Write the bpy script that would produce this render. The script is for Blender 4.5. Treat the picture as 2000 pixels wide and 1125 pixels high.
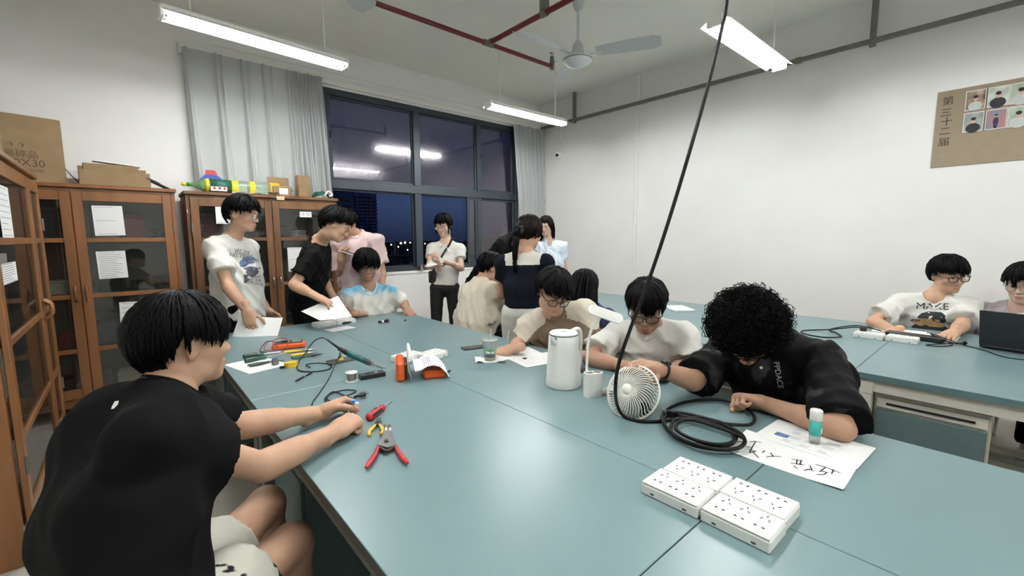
import bpy, math, random
import numpy as np
from mathutils import Vector, Matrix
from mathutils.bvhtree import BVHTree
random.seed(7)
for o in list(bpy.data.objects): bpy.data.objects.remove(o)
SC = bpy.context.scene
COL = SC.collection
# ------------------------------------------------------------------ camera
FPX = 860.0
CAMZ = 1.45
RC = np.array([[0.75258077, 0.07943153, -0.65369168], [-0.65848006, 0.0830625, -0.74800042], [-0.00511755, 0.99337367, 0.11481532]])
CP = np.array([0, 0, CAMZ])
cam_d = bpy.data.cameras.new('camera'); cam = bpy.data.objects.new('camera', cam_d); COL.objects.link(cam)
cam_d.sensor_fit = 'HORIZONTAL'; cam_d.sensor_width = 36.0; cam_d.lens = FPX / 2000 * 36.0
cam_d.clip_start = 0.03; cam_d.clip_end = 1000
cam.matrix_world = Matrix([list(RC[0]) + [0], list(RC[1]) + [0], list(RC[2]) + [CAMZ], [0, 0, 0, 1]])
SC.camera = cam
SC.view_settings.view_transform = 'Standard'
SC.view_settings.look = 'None'
SC.view_settings.gamma = 1
SC.view_settings.use_curve_mapping = False
SC.view_settings.exposure = 0.9
TUBE = 66.0       # emission of the fluorescent tubes
# ------------------------------------------------------------------ dusk sky
w = bpy.data.worlds.new('dusk_sky'); SC.world = w; w.use_nodes = True
nt = w.node_tree; nt.nodes.clear()
wo = nt.nodes.new('ShaderNodeOutputWorld'); bg = nt.nodes.new('ShaderNodeBackground')
tc = nt.nodes.new('ShaderNodeTexCoord'); sx = nt.nodes.new('ShaderNodeSeparateXYZ'); rp = nt.nodes.new('ShaderNodeValToRGB')
nt.links.new(tc.outputs['Generated'], sx.inputs[0]); nt.links.new(sx.outputs['Z'], rp.inputs[0])
nt.links.new(rp.outputs[0], bg.inputs[0]); nt.links.new(bg.outputs[0], wo.inputs[0])
rp.color_ramp.elements[0].position = 0.0; rp.color_ramp.elements[0].color = (0.008, 0.0125, 0.030, 1)
e = rp.color_ramp.elements.new(0.07); e.color = (0.0185, 0.0315, 0.073, 1)
rp.color_ramp.elements[-1].position = 0.4; rp.color_ramp.elements[-1].color = (0.020, 0.030, 0.068, 1)
bg.inputs[1].default_value = 1.0

# ------------------------------------------------------------------ pixel helpers (photo is 2000x1125)
def ray(px, py): return RC @ np.array([px - 1000.0, -(py - 562.5), -FPX])
def at(px, py, x=None, y=None, z=None, d=None):
    r = ray(px, py)
    if x is not None: t = x / r[0]
    elif y is not None: t = y / r[1]
    elif z is not None: t = (z - CAMZ) / r[2]
    else: t = d / FPX
    return r * t + CP
def depth(p): return float(-(RC.T @ (np.asarray(p, float) - CP))[2])
def pix(p):
    q = RC.T @ (np.asarray(p, float) - CP); return np.array([1000 - FPX * q[0] / q[2], 562.5 + FPX * q[1] / q[2]])
def child(par, px, py, L, s=1):
    """point on the ray of a pixel at distance L from par (s=+1 farther root, -1 nearer)"""
    r = ray(px, py); r = r / np.linalg.norm(r); v = np.asarray(par, float) - CP
    b = r @ v; q = b * b - (v @ v - L * L)
    t = b + s * math.sqrt(q) if q > 0 else b
    return CP + r * t
V = lambda *a: np.array(a, float)
def unit(v): v = np.asarray(v, float); return v / (np.linalg.norm(v) + 1e-12)

# ------------------------------------------------------------------ materials
def lin(c):
    return tuple((x / 255 / 12.92 if x / 255 <= 0.04045 else ((x / 255 + 0.055) / 1.055) ** 2.4) for x in c) + (1,)
MATS = {}
def mat(name, col, rough=0.6, metal=0.0, var=0.06, scale=30.0, bump=0.0, spec=0.5, trans=0.0, emit=None, es=0.0, coat=0.0, col2=None, stretch=None, sss=0.0, sheen=0.0, alpha=1.0):
    """procedural Principled material: colour with a little noise variation, optional bump"""
    if name in MATS: return MATS[name]
    m = bpy.data.materials.new(name); m.use_nodes = True; MATS[name] = m
    n = m.node_tree.nodes; l = m.node_tree.links; b = n['Principled BSDF']
    c = lin(col); c2 = lin(col2) if col2 else tuple(max(0, x * (1 - var * 2.2)) for x in c[:3]) + (1,)
    t = n.new('ShaderNodeTexCoord'); mp = n.new('ShaderNodeMapping'); l.new(t.outputs['Object'], mp.inputs[0])
    if stretch: mp.inputs['Scale'].default_value = stretch
    nz = n.new('ShaderNodeTexNoise'); nz.inputs['Scale'].default_value = scale; nz.inputs['Detail'].default_value = 4
    l.new(mp.outputs[0], nz.inputs[0])
    mx = n.new('ShaderNodeMix'); mx.data_type = 'RGBA'; mx.inputs[6].default_value = c2; mx.inputs[7].default_value = c
    mr = n.new('ShaderNodeMapRange'); mr.inputs[1].default_value = 0.35; mr.inputs[2].default_value = 0.65
    l.new(nz.outputs['Fac'], mr.inputs[0]); l.new(mr.outputs[0], mx.inputs[0]); l.new(mx.outputs[2], b.inputs['Base Color'])
    b.inputs['Roughness'].default_value = rough; b.inputs['Metallic'].default_value = metal
    b.inputs['Specular IOR Level'].default_value = spec; b.inputs['Transmission Weight'].default_value = trans
    b.inputs['Coat Weight'].default_value = coat
    b.inputs['Alpha'].default_value = alpha
    if sss: b.inputs['Subsurface Weight'].default_value = sss; b.inputs['Subsurface Radius'].default_value = (0.012, 0.005, 0.003); b.inputs['Subsurface Scale'].default_value = 0.6
    if sheen: b.inputs['Sheen Weight'].default_value = sheen
    if emit: b.inputs['Emission Color'].default_value = lin(emit); b.inputs['Emission Strength'].default_value = es
    if bump:
        bp = n.new('ShaderNodeBump'); bp.inputs['Strength'].default_value = bump; bp.inputs['Distance'].default_value = 0.004
        l.new(nz.outputs['Fac'], bp.inputs['Height']); l.new(bp.outputs[0], b.inputs['Normal'])
    return m
def glass(name, tint=(0.9, 0.92, 0.92), refl=0.08, rough=0.02, haze=0.0, hazec=(0.5, 0.5, 0.5), rough2=0.35, refl2=0.0, fres=0.6):
    if name in MATS: return MATS[name]
    m = bpy.data.materials.new(name); m.use_nodes = True; MATS[name] = m
    n = m.node_tree.nodes; l = m.node_tree.links; n.remove(n['Principled BSDF']); out = n['Material Output']
    tr = n.new('ShaderNodeBsdfTransparent'); tr.inputs[0].default_value = tuple(tint) + (1,)
    gl = n.new('ShaderNodeBsdfGlossy'); gl.inputs['Roughness'].default_value = rough
    fr = n.new('ShaderNodeLayerWeight'); fr.inputs[0].default_value = 0.35
    mm = n.new('ShaderNodeMath'); mm.operation = 'MULTIPLY_ADD'; mm.inputs[1].default_value = fres; mm.inputs[2].default_value = refl
    l.new(fr.outputs['Fresnel'], mm.inputs[0]); 
    mx = n.new('ShaderNodeMixShader'); l.new(mm.outputs[0], mx.inputs[0]); l.new(tr.outputs[0], mx.inputs[1]); l.new(gl.outputs[0], mx.inputs[2])
    last = mx
    if refl2:
        g2 = n.new('ShaderNodeBsdfGlossy'); g2.inputs['Roughness'].default_value = rough2
        m2 = n.new('ShaderNodeMixShader'); m2.inputs[0].default_value = refl2; l.new(last.outputs[0], m2.inputs[1]); l.new(g2.outputs[0], m2.inputs[2]); last = m2
    if haze:
        df = n.new('ShaderNodeBsdfDiffuse'); df.inputs[0].default_value = tuple(hazec) + (1,)
        m3 = n.new('ShaderNodeMixShader'); m3.inputs[0].default_value = haze; l.new(last.outputs[0], m3.inputs[1]); l.new(df.outputs[0], m3.inputs[2]); last = m3
    l.new(last.outputs[0], out.inputs[0])
    return m

# ------------------------------------------------------------------ objects
def put(name, me, parent=None, loc=None, rotz=0.0):
    o = bpy.data.objects.new(name, me); COL.objects.link(o)
    if parent is not None: o.parent = parent
    if loc is not None: o.location = loc
    if rotz: o.rotation_euler = (0, 0, rotz)
    return o
def tag(o, label=None, cat=None, group=None, kind=None):
    if label: o['label'] = label
    if cat: o['category'] = cat
    if group: o['group'] = group
    if kind: o['kind'] = kind
    return o
def thing(name, label, cat, loc=(0, 0, 0), rotz=0.0, group=None):
    return tag(put(name, None, None, tuple(float(v) for v in loc), rotz), label, cat, group)
def copy_tree(o, parent=None, loc=None, rotz=None, label=None, group=None):
    c = o.copy(); COL.objects.link(c); c.parent = parent
    if loc is not None: c.location = loc
    if rotz is not None: c.rotation_euler = (0, 0, rotz)
    if label: c['label'] = label
    if group: c['group'] = group
    for ch in o.children: copy_tree(ch, c)
    return c
def frame_z(d, up=(0, 0, 1)):
    """3x3 with columns (x,y,z), z along d"""
    z = unit(d); u = np.asarray(up, float)
    if abs(z @ u) > 0.98: u = V(1, 0, 0) if abs(z[0]) < 0.9 else V(0, 1, 0)
    x = unit(np.cross(u, z)); y = np.cross(z, x); return np.stack([x, y, z], 1)
def rotm(ax, a):
    return np.array(Matrix.Rotation(a, 3, ax))
def Rz(a): return rotm('Z', a)
class MB:
    """collects shapes into one mesh; M/o = current transform"""
    def __init__(s): s.v = []; s.f = []; s.mi = []; s.sm = []; s.R = np.eye(3); s.o = np.zeros(3); s.m = 0
    def tf(s, o=(0, 0, 0), R=None): s.o = np.asarray(o, float); s.R = np.eye(3) if R is None else np.asarray(R, float); return s
    def add(s, vs, fs, smooth=False):
        b = len(s.v); A = np.asarray(vs, float) @ s.R.T + s.o
        s.v.extend(map(tuple, A)); 
        for f in fs: s.f.append(tuple(b + i for i in f)); s.mi.append(s.m); s.sm.append(smooth)
        return s
    def box(s, c, size, R=None, bev=0.0):
        h = np.asarray(size, float) / 2; c = np.asarray(c, float); R = np.eye(3) if R is None else np.asarray(R)
        if bev <= 0:
            vs = [V(x, y, z) * h for x in (-1, 1) for y in (-1, 1) for z in (-1, 1)]
            fs = [(0, 1, 3, 2), (4, 6, 7, 5), (0, 4, 5, 1), (2, 3, 7, 6), (0, 2, 6, 4), (1, 5, 7, 3)]
        else:
            b = min(bev, *(h * 0.95)); vs = []; idx = {}
            for x in (-1, 1):
                for y in (-1, 1):
                    for z in (-1, 1):
                        sg = (x, y, z)
                        for a in range(3):
                            q = V(*sg) * (h - b); q[a] = sg[a] * h[a]; idx[(sg, a)] = len(vs); vs.append(q)
            fs = []
            def quad(k):
                p = np.mean([vs[i] for i in k], 0); nn = np.cross(vs[k[1]] - vs[k[0]], vs[k[2]] - vs[k[0]])
                fs.append(tuple(k) if nn @ p > 0 else tuple(reversed(k)))
            for a in range(3):
                o1, o2 = [i for i in range(3) if i != a]
                for sg in (-1, 1):
                    k = []
                    for (p, q) in ((-1, -1), (1, -1), (1, 1), (-1, 1)):
                        t = [0, 0, 0]; t[a] = sg; t[o1] = p; t[o2] = q; k.append(idx[(tuple(t), a)])
                    quad(k)
                for p in (-1, 1):
                    for q in (-1, 1):
                        t0 = [0, 0, 0]; t1 = [0, 0, 0]; t0[a] = -1; t1[a] = 1
                        for t in (t0, t1): t[o1] = p; t[o2] = q
                        quad([idx[(tuple(t0), o1)], idx[(tuple(t1), o1)], idx[(tuple(t1), o2)], idx[(tuple(t0), o2)]])
            for x in (-1, 1):
                for y in (-1, 1):
                    for z in (-1, 1): quad([idx[((x, y, z), a)] for a in range(3)])
        vs = [R @ q + c for q in vs]
        return s.add(vs, fs)
    def bx(s, x0, x1, y0, y1, z0, z1, bev=0.0): return s.box(((x0 + x1) / 2, (y0 + y1) / 2, (z0 + z1) / 2), (abs(x1 - x0), abs(y1 - y0), abs(z1 - z0)), None, bev)
    def cyl(s, a, b, r0, r1=None, n=16, caps=True, smooth=True, sy=1.0, up=(0, 0, 1)):
        r1 = r0 if r1 is None else r1; a = np.asarray(a, float); b = np.asarray(b, float); F = frame_z(b - a, up)
        t = np.arange(n) * 2 * math.pi / n; ring = np.stack([np.cos(t), np.sin(t) * sy, 0 * t], 1) @ F.T
        vs = list(a + ring * r0) + list(b + ring * r1)
        s.add(vs, [(i, (i + 1) % n, n + (i + 1) % n, n + i) for i in range(n)], smooth)
        if caps: s.add(vs[:n], [tuple(reversed(range(n)))]); s.add(vs[n:], [tuple(range(n))])
        return s
    def tube(s, pts, r, n=8, caps=True, closed=False, flat=1.0, up=(0, 0, 1)):
        P = [np.asarray(p, float) for p in pts]; m = len(P); rr = r if hasattr(r, '__len__') else [r] * m
        t = np.arange(n) * 2 * math.pi / n; vs = []; prev = None
        for i in range(m):
            d = (P[(i + 1) % m] - P[i - 1]) if closed else (P[min(i + 1, m - 1)] - P[max(i - 1, 0)])
            d = unit(d)
            if prev is None: F = frame_z(d, up); x = F[:, 0]
            else: x = prev - d * (prev @ d); x = unit(x) if np.linalg.norm(x) > 1e-6 else frame_z(d, up)[:, 0]
            prev = x; y = np.cross(d, x)
            vs += [P[i] + (x * math.cos(a) + y * math.sin(a) * flat) * rr[i] for a in t]
        fs = []
        for i in range(m if closed else m - 1):
            j = (i + 1) % m
            fs += [(i * n + k, i * n + (k + 1) % n, j * n + (k + 1) % n, j * n + k) for k in range(n)]
        if caps and not closed: fs += [tuple(reversed(range(n))), tuple((m - 1) * n + k for k in range(n))]
        return s.add(vs, fs, True)
    def lathe(s, prof, n=24, c=(0, 0, 0), R=None, sy=1.0):
        R = np.eye(3) if R is None else R; c = np.asarray(c, float); t = np.arange(n) * 2 * math.pi / n; vs = []; fs = []
        m = len(prof)
        for r, z in prof: vs += [R @ V(r * math.cos(a), r * sy * math.sin(a), z) + c for a in t]
        for i in range(m - 1): fs += [(i * n + k, i * n + (k + 1) % n, (i + 1) * n + (k + 1) % n, (i + 1) * n + k) for k in range(n)]
        if prof[0][0] > 1e-6: fs.append(tuple(reversed(range(n))))
        if prof[-1][0] > 1e-6: fs.append(tuple((m - 1) * n + k for k in range(n)))
        return s.add(vs, fs, True)
    def ball(s, c, r, R=None, n=14, m=9):
        r = np.ones(3) * r if not hasattr(r, '__len__') else np.asarray(r, float); R = np.eye(3) if R is None else R; c = np.asarray(c, float)
        vs = [R @ (r * V(0, 0, -1)) + c]; fs = []
        for i in range(1, m):
            p = math.pi * i / m - math.pi / 2
            vs += [R @ (r * V(math.cos(p) * math.cos(a), math.cos(p) * math.sin(a), math.sin(p))) + c for a in np.arange(n) * 2 * math.pi / n]
        vs.append(R @ (r * V(0, 0, 1)) + c); N = len(vs) - 1
        for k in range(n): fs += [(0, 1 + (k + 1) % n, 1 + k), (N, N - n + k, N - n + (k + 1) % n)]
        for i in range(m - 2): fs += [(1 + i * n + k, 1 + i * n + (k + 1) % n, 1 + (i + 1) * n + (k + 1) % n, 1 + (i + 1) * n + k) for k in range(n)]
        return s.add(vs, fs, True)
    def prism(s, poly, z0, z1, R=None, c=(0, 0, 0), smooth=False):
        """extrude a counter-clockwise xy outline from z0 to z1"""
        R = np.eye(3) if R is None else R; c = np.asarray(c, float); n = len(poly)
        vs = [R @ V(x, y, z0) + c for x, y in poly] + [R @ V(x, y, z1) + c for x, y in poly]
        s.add(vs, [tuple(reversed(range(n))), tuple(range(n, 2 * n))] )
        return s.add(vs, [(i, (i + 1) % n, n + (i + 1) % n, n + i) for i in range(n)], smooth)
    def grid(s, P, smooth=True, thick=0.0):
        """P[i][j] points; optional thickness along the normal (two skins and a rim)"""
        P = np.asarray(P, float); a, b = P.shape[:2]; I = lambda i, j: i * b + j
        fs = [(I(i, j), I(i + 1, j), I(i + 1, j + 1), I(i, j + 1)) for i in range(a - 1) for j in range(b - 1)]
        if not thick: return s.add(P.reshape(-1, 3), fs, smooth)
        gi = np.gradient(P, axis=0); gj = np.gradient(P, axis=1); N = np.cross(gi, gj); N /= np.linalg.norm(N, axis=2, keepdims=True) + 1e-12
        A = (P + N * thick / 2).reshape(-1, 3); B = (P - N * thick / 2).reshape(-1, 3); k = a * b
        s.add(np.vstack([A, B]), fs + [tuple(k + i for i in reversed(f)) for f in fs], smooth)
        rim = [I(0, j) for j in range(b)] + [I(i, b - 1) for i in range(1, a)] + [I(a - 1, j) for j in range(b - 2, -1, -1)] + [I(i, 0) for i in range(a - 2, 0, -1)]
        m = len(rim); return s.add([A[i] for i in rim] + [B[i] for i in rim], [(i, m + i, m + (i + 1) % m, (i + 1) % m) for i in range(m)])
    def build(s, name, mats, parent=None, off=None, loc=None, rotz=0.0):
        me = bpy.data.meshes.new(name); v = np.asarray(s.v, float).reshape(-1, 3)
        if off is not None: v = v - np.asarray(off, float)
        me.from_pydata([tuple(p) for p in v], [], s.f)
        for m in (mats if isinstance(mats, (list, tuple)) else [mats]): me.materials.append(m)
        me.polygons.foreach_set('material_index', s.mi); me.polygons.foreach_set('use_smooth', s.sm); me.update()
        return put(name, me, parent, loc, rotz)
def struct(o): o['kind'] = 'structure'; return o
def catmull(P, k=8, closed=False):
    P = [np.asarray(p, float) for p in P]; n = len(P); out = []
    for i in range(n if closed else n - 1):
        a = P[i - 1] if (closed or i > 0) else 2 * P[0] - P[1]; b = P[i]; c = P[(i + 1) % n]
        d = P[(i + 2) % n] if (closed or i + 2 < n) else 2 * P[-1] - P[-2]
        for j in range(k):
            t = j / k; out.append(0.5 * ((2 * b) + (c - a) * t + (2 * a - 5 * b + 4 * c - d) * t * t + (3 * b - a - 3 * c + d) * t ** 3))
    if not closed: out.append(P[-1])
    return out
def text_polys(txt, size=1.0, font_res=3):
    """flat triangles of a line of text, centred, in xy"""
    cu = bpy.data.curves.new('lettering', 'FONT'); cu.body = txt; cu.size = size; cu.align_x = 'CENTER'; cu.align_y = 'CENTER'; cu.resolution_u = font_res
    o = bpy.data.objects.new('lettering', cu); COL.objects.link(o)
    dg = bpy.context.evaluated_depsgraph_get(); me = bpy.data.meshes.new_from_object(o.evaluated_get(dg))
    vs = np.array([v.co[:] for v in me.vertices]).reshape(-1, 3); fs = [tuple(p.vertices) for p in me.polygons]
    bpy.data.objects.remove(o); bpy.data.curves.remove(cu); bpy.data.meshes.remove(me)
    return vs, fs
def add_text(mb, txt, size, c, R):
    vs, fs = text_polys(txt, size)
    if len(vs): mb.add(vs @ np.asarray(R).T + np.asarray(c), fs)
    return mb
def strokes(mb, lines, r, c, R, h=0.0004):
    """pen strokes: each line a list of xy, drawn as thin flat ribbons in the frame R at c"""
    R = np.asarray(R); c = np.asarray(c, float)
    for ln in lines:
        L = [V(x, y, 0) for x, y in ln]
        for a, b in zip(L[:-1], L[1:]):
            d = unit(b - a); nn = V(-d[1], d[0], 0) * r; e = d * r * 0.6
            q = [a - e - nn, b + e - nn, b + e + nn, a - e + nn]
            mb.add([R @ (p + V(0, 0, h)) + c for p in q], [(0, 1, 2, 3)])
    return mb
TOW = unit(V(-.6537, -.7480, 0)); RGT = unit(V(.7526, -.6585, 0))

# ================================================================== THE SETTING
YW, XR, XL, YF, CEIL = 5.36, 5.35, -0.93, -3.2, 3.6
m_wall = mat('wall_paint', (236, 235, 231), 0.85, var=0.015, scale=2.5, bump=0.02)
m_ceil = mat('ceiling_paint', (240, 238, 230), 0.9, var=0.02, scale=1.5)
m_floor = mat('floor_terrazzo', (200, 196, 184), 0.45, var=0.05, scale=60)
m_white = mat('white_paint', (235, 234, 228), 0.5, var=0.01)
m_alu = mat('dark_window_frame', (58, 66, 74), 0.45, 0.3, var=0.03)
m_steel = mat('grey_steel', (128, 126, 118), 0.45, 0.6, var=0.08)
m_chrome = mat('chrome', (215, 215, 212), 0.2, 1.0, var=0.01)
m_black = mat('black_plastic', (22, 23, 24), 0.45, var=0.05)
m_rubber = mat('black_rubber', (9, 9.5, 10), 0.5, var=0.05, spec=0.25)

struct(MB().bx(XL - .1, XR + .1, YF - .1, YW + .1, -0.1, 0).build('floor', m_floor))
struct(MB().bx(XL - .1, XR + .1, YF - .1, YW + .1, CEIL, CEIL + .1).build('ceiling', m_ceil))
WX0, WX1, WZ0, WZ1 = 0.66, 4.84, 1.0, 3.17
wb = MB()
wb.bx(XL, WX0, YW, YW + .22, 0, CEIL).bx(WX1, XR, YW, YW + .22, 0, CEIL).bx(WX0, WX1, YW, YW + .22, 0, WZ0).bx(WX0, WX1, YW, YW + .22, WZ1, CEIL)
struct(wb.build('wall_back', m_wall))
struct(MB().bx(XR, XR + .1, YF, YW + .22, 0, CEIL).build('wall_right', m_wall))
struct(MB().bx(XL - .1, XL, YF, YW + .22, 0, CEIL).build('wall_left', m_wall))
struct(MB().bx(XL, XR, YF - .1, YF, 0, CEIL).build('wall_front', m_wall))
# ledge above the window, thin cable strip above it, wall trunking
t1 = MB().bx(0.52, XR, YW - .05, YW, 3.19, 3.25, .006).bx(0.52, XR, YW - .028, YW, 3.25, 3.285)
struct(t1.build('trim_1', m_white))
struct(MB().bx(0.8, XR, YW - .012, YW, 3.335, 3.35).build('trim_2', m_white))
struct(MB().bx(XR - .02, XR, 3.49, 3.535, 0.1, CEIL, .004).build('trim_3', m_white))
struct(MB().bx(XR - .018, XR, 4.9, 4.935, 3.0, 3.5, .004).build('trim_4', m_white))
struct(MB().bx(WX0 - .02, WX1 + .02, YW - .012, YW + .1, WZ0 - .03, WZ0 + .004, .004).build('trim_5', m_white))
# window: outer frame, mullions, transom, sashes and panes
win = struct(put('window_1', None, None, (0, 0, 0)))
FY = YW + .015
def bar(name, x0, x1, z0, z1, y0=FY, y1=FY + .09, par=win): return MB().bx(x0, x1, y0, y1, z0, z1, .004).build(name, m_alu, par)
bar('frame_rail', WX0, WX1, WZ1 - .07, WZ1); bar('frame_rail', WX0, WX1, WZ0, WZ0 + .06)
bar('transom', WX0 + .05, WX1 - .05, 2.035, 2.14)
bar('frame_stile', WX0, WX0 + .05, WZ0 + .06, WZ1 - .07); bar('frame_stile', WX1 - .05, WX1, WZ0 + .06, WZ1 - .07)
cols = [0.71, 1.86, 3.03, 4.06, 4.79]
for mxx, hw in ((1.86, .035), (3.03, .05), (4.06, .035)):
    bar('mullion', mxx - hw, mxx + hw, 2.14, WZ1 - .07); bar('mullion', mxx - hw, mxx + hw, WZ0 + .06, 2.035)
g_up = glass('upper_pane_glass', (0.70, 0.62, 0.66), 0.026, 0.003, haze=0.008, hazec=(0.6, 0.5, 0.62), rough2=0.14, refl2=0.05)
g_low = glass('lower_pane_glass', (0.93, 0.94, 0.95), 0.0, 0.01, fres=0.08)
def sash(x0, x1, z0, z1, y, fw=.045, g=g_up):
    s_ = MB().bx(x0, x0 + fw, y, y + .035, z0, z1, .003).bx(x1 - fw, x1, y, y + .035, z0, z1, .003).bx(x0 + fw, x1 - fw, y, y + .035, z0, z0 + fw, .003).bx(x0 + fw, x1 - fw, y, y + .035, z1 - fw, z1, .003).build('sash', m_alu, win)
    MB().bx(x0 + fw, x1 - fw, y + .015, y + .02, z0 + fw, z1 - fw).build('pane', g, s_)
    return s_
for i in range(4):
    s_ = sash(cols[i] + (.035 if i else 0), cols[i + 1] - .035, 2.14, WZ1 - .07, FY + .03, .03 if i != 2 else .022)
    MB().bx(cols[i] + .045, cols[i] + .06, FY + .012, FY + .03, 2.62, 2.7, .003).build('latch', m_black, s_)
# lower row: left half slid open behind, the rest glazed
sash(0.75, 1.83, WZ0 + .06, 2.035, FY + .05, .045, g_low)
sash(1.90, 2.98, WZ0 + .06, 2.035, FY + .05, .02, g_low)
sash(3.08, 3.90, WZ0 + .06, 2.035, FY + .05, .02, g_low)
sash(3.84, 4.03, WZ0 + .06, 2.035, FY + .012, .04, g_up)
sash(4.09, 4.79, WZ0 + .06, 2.035, FY + .04, .035, g_up)
# ------------------------------------------------------------------ curtains
def cloth_mat(name, col):
    return mat(name, col, 0.9, var=0.02, scale=400, bump=0.08, sheen=0.2)
m_curt = cloth_mat('grey_curtain_cloth', (186, 188, 187))
def curtain(name, label, x0, x1, xb0, xb1, z0, z1, folds, y, amp):
    """folds: list of (position 0..1, depth) of pleats; top follows x0..x1, bottom xb0..xb1"""
    nu, nv = 220, 36; P = np.zeros((nu, nv, 3))
    for i in range(nu):
        u = i / (nu - 1)
        for j in range(nv):
            v = j / (nv - 1); x = (x0 + (x1 - x0) * u) * v + (xb0 + (xb1 - xb0) * u) * (1 - v); d = 0.0
            for c, wd, dp in folds:
                k = (u - c - (1 - v) * 0.012 * math.sin(c * 40)) / (wd * (0.3 + 0.65 * (1 - v)))
                d += dp * 1.5 * (0.55 + 0.6 * (1 - v)) * math.exp(-k * k)
            d += amp * math.sin(u * 40 + 3 * v) * (1 - v) * 0.3
            P[i, j] = (x, y - d, z0 + (z1 - z0) * v - 0.018 * math.sin(min(1, max(0, u)) * math.pi * 9) ** 2 * max(0, v - .9) * 3)
    root = thing(name, label, 'curtain', ((x0 + x1) / 2, y, z0))
    MB().grid(P, True, .004).build('drape', m_curt, root, off=root.location)
    MB().bx(x0 - .03, x1 + .03, YW - .075, YW - .05, z1 - .004, z1 + .022, .004).build('curtain_track', m_white, root, off=root.location)
    return root
wide = [(0.02, .02, .05), (0.205, .022, .05), (0.245, .012, .035), (0.385, .02, .055), (0.43, .02, .02), (0.535, .02, .05), (0.6, .03, .02), (0.715, .013, .06)]
wide += [(0.745 + .028 * k, .009, .035 + .02 * ((k * 7) % 3)) for k in range(10)]
curtain('curtain', 'wide pale grey curtain hanging above the worn brown cabinet', 0.545, 1.80, 0.56, 1.84, 1.895, 3.235, wide, YW - .075, .01)
narrow = [(0.05 + .1 * k, .035, .04 + .02 * ((k * 5) % 3)) for k in range(10)]
curtain('curtain', 'narrow pale grey curtain gathered at the corner beside the dark window', 4.66, 5.30, 4.86, 5.36 - .02, 0.9, 3.185, narrow, YW - .08, .01)

# ------------------------------------------------------------------ fluorescent lamps
m_tube = mat('lit_tube', (255, 253, 246), 0.4, emit=(250, 252, 253), es=TUBE, var=0)
m_lampbody = mat('lamp_enamel', (238, 238, 232), 0.4, var=0.01)
def lamp():
    t = thing('tube_lamp', 'lamp', 'lamp')
    MB().bx(-.61, .61, -.035, .035, .0, .045, .006).build('housing', m_lampbody, t)
    r = MB()
    for s in (-1, 1): r.box((0, s * .066, .0), (1.22, .084, .003), rotm('X', -s * .5))
    r.build('reflector', m_lampbody, t)
    for s in (-1, 1):
        tb = MB().cyl((-.585, s * .03, -.022), (.585, s * .03, -.022), .013, n=12).build('tube', m_tube, t)
        for e_ in (-1, 1): MB().cyl((e_ * .585, s * .03, -.022), (e_ * .603, s * .03, -.022), .0135, n=12).build('tube_cap', m_chrome, tb)
    for e_ in (-1, 1): MB().bx(e_ * .612 - .012, e_ * .612 + .012, -.055, .055, -.042, .03, .004).build('end_holder', m_lampbody, t)
    for e_ in (-1, 1):
        p = MB().cyl((e_ * .45, 0, .045), (e_ * .45, 0, CEIL - 2.9), .007, n=8).build('hanger', m_white, t)
        MB().lathe([(.0, CEIL - 2.9), (.03, CEIL - 2.9), (.03, CEIL - 2.915), (.008, CEIL - 2.93)][::-1], 12, (e_ * .45, 0, 0)).build('rose', m_white, p)
    return t
L0 = lamp(); LZ = 2.9
L0.location = (0.90, 3.80, LZ); L0['label'] = 'lit twin tube ceiling lamp hanging above the wide grey curtain'; L0['group'] = 'tube lamps'; L0.rotation_euler = (0, 0, .09)
copy_tree(L0, None, (3.73, 3.95, LZ), 0, 'lit twin tube ceiling lamp hanging in front of the window corner')
copy_tree(L0, None, (3.73, 1.47, LZ), 0, 'lit twin tube ceiling lamp behind the hanging black cable')
for x, y, lb in ((0.9, 1.47, 'lit twin tube ceiling lamp overhead, above the front left table'), (0.9, -1.0, 'lit twin tube ceiling lamp behind the viewer on the left side'), (3.73, -1.0, 'lit twin tube ceiling lamp behind the viewer on the right side')):
    copy_tree(L0, None, (x, y, LZ), 0, lb)
# ------------------------------------------------------------------ ceiling fans (at rest)
m_fan = mat('fan_enamel', (205, 207, 208), 0.4, var=0.01)
m_fanb = mat('fan_blade_enamel', (190, 192, 192), 0.45, var=0.02)
def fan(loc, a0, label):
    t = thing('ceiling_fan', label, 'fan', loc, 0, 'ceiling fans')
    MB().lathe([(.0, CEIL - loc[2]), (.06, CEIL - loc[2]), (.06, .52), (.045, .45), (.03, .42), (.012, .42)][::-1], 20).build('canopy', m_fan, t)
    MB().cyl((0, 0, .1), (0, 0, .45), .013, n=10).build('downrod', m_fan, t)
    MB().lathe([(.0, -.055), (.05, -.05), (.095, -.03), (.125, 0), (.125, .022), (.075, .045), (.055, .06), (.045, .13), (.022, .17), (.0, .17)], 28).build('motor', m_fan, t)
    MB().lathe([(.127, .004), (.13, .008), (.127, .012)], 28).build('trim_ring', m_steel, t)
    for k in range(3):
        R = Rz(a0 + k * 2 * math.pi / 3)
        pts = []
        for i in range(9):
            u = i / 8; r = .16 + .53 * u; wd = .05 + .035 * math.sin(math.pi * min(1, u * 1.05) * .62)
            if i == 8: wd *= .55
            pts.append([R @ V(r, wd, .06 - .018), R @ V(r, 0, .058), R @ V(r, -wd, .06 + .018)])
        b = MB().grid(pts, True, .004).build('blade', m_fanb, t)
        MB().tf((0, 0, 0), R).bx(.09, .2, -.018, .018, .043, .05).build('blade_arm', m_fan, b)
    return t
fan((3.10, 2.66, 2.97), math.radians(-63), 'white three-blade ceiling fan hanging above the table near the window')
fan((0.90, 2.66, 2.97), math.radians(42), 'ceiling fan with one blade in view at the top edge')
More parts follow.
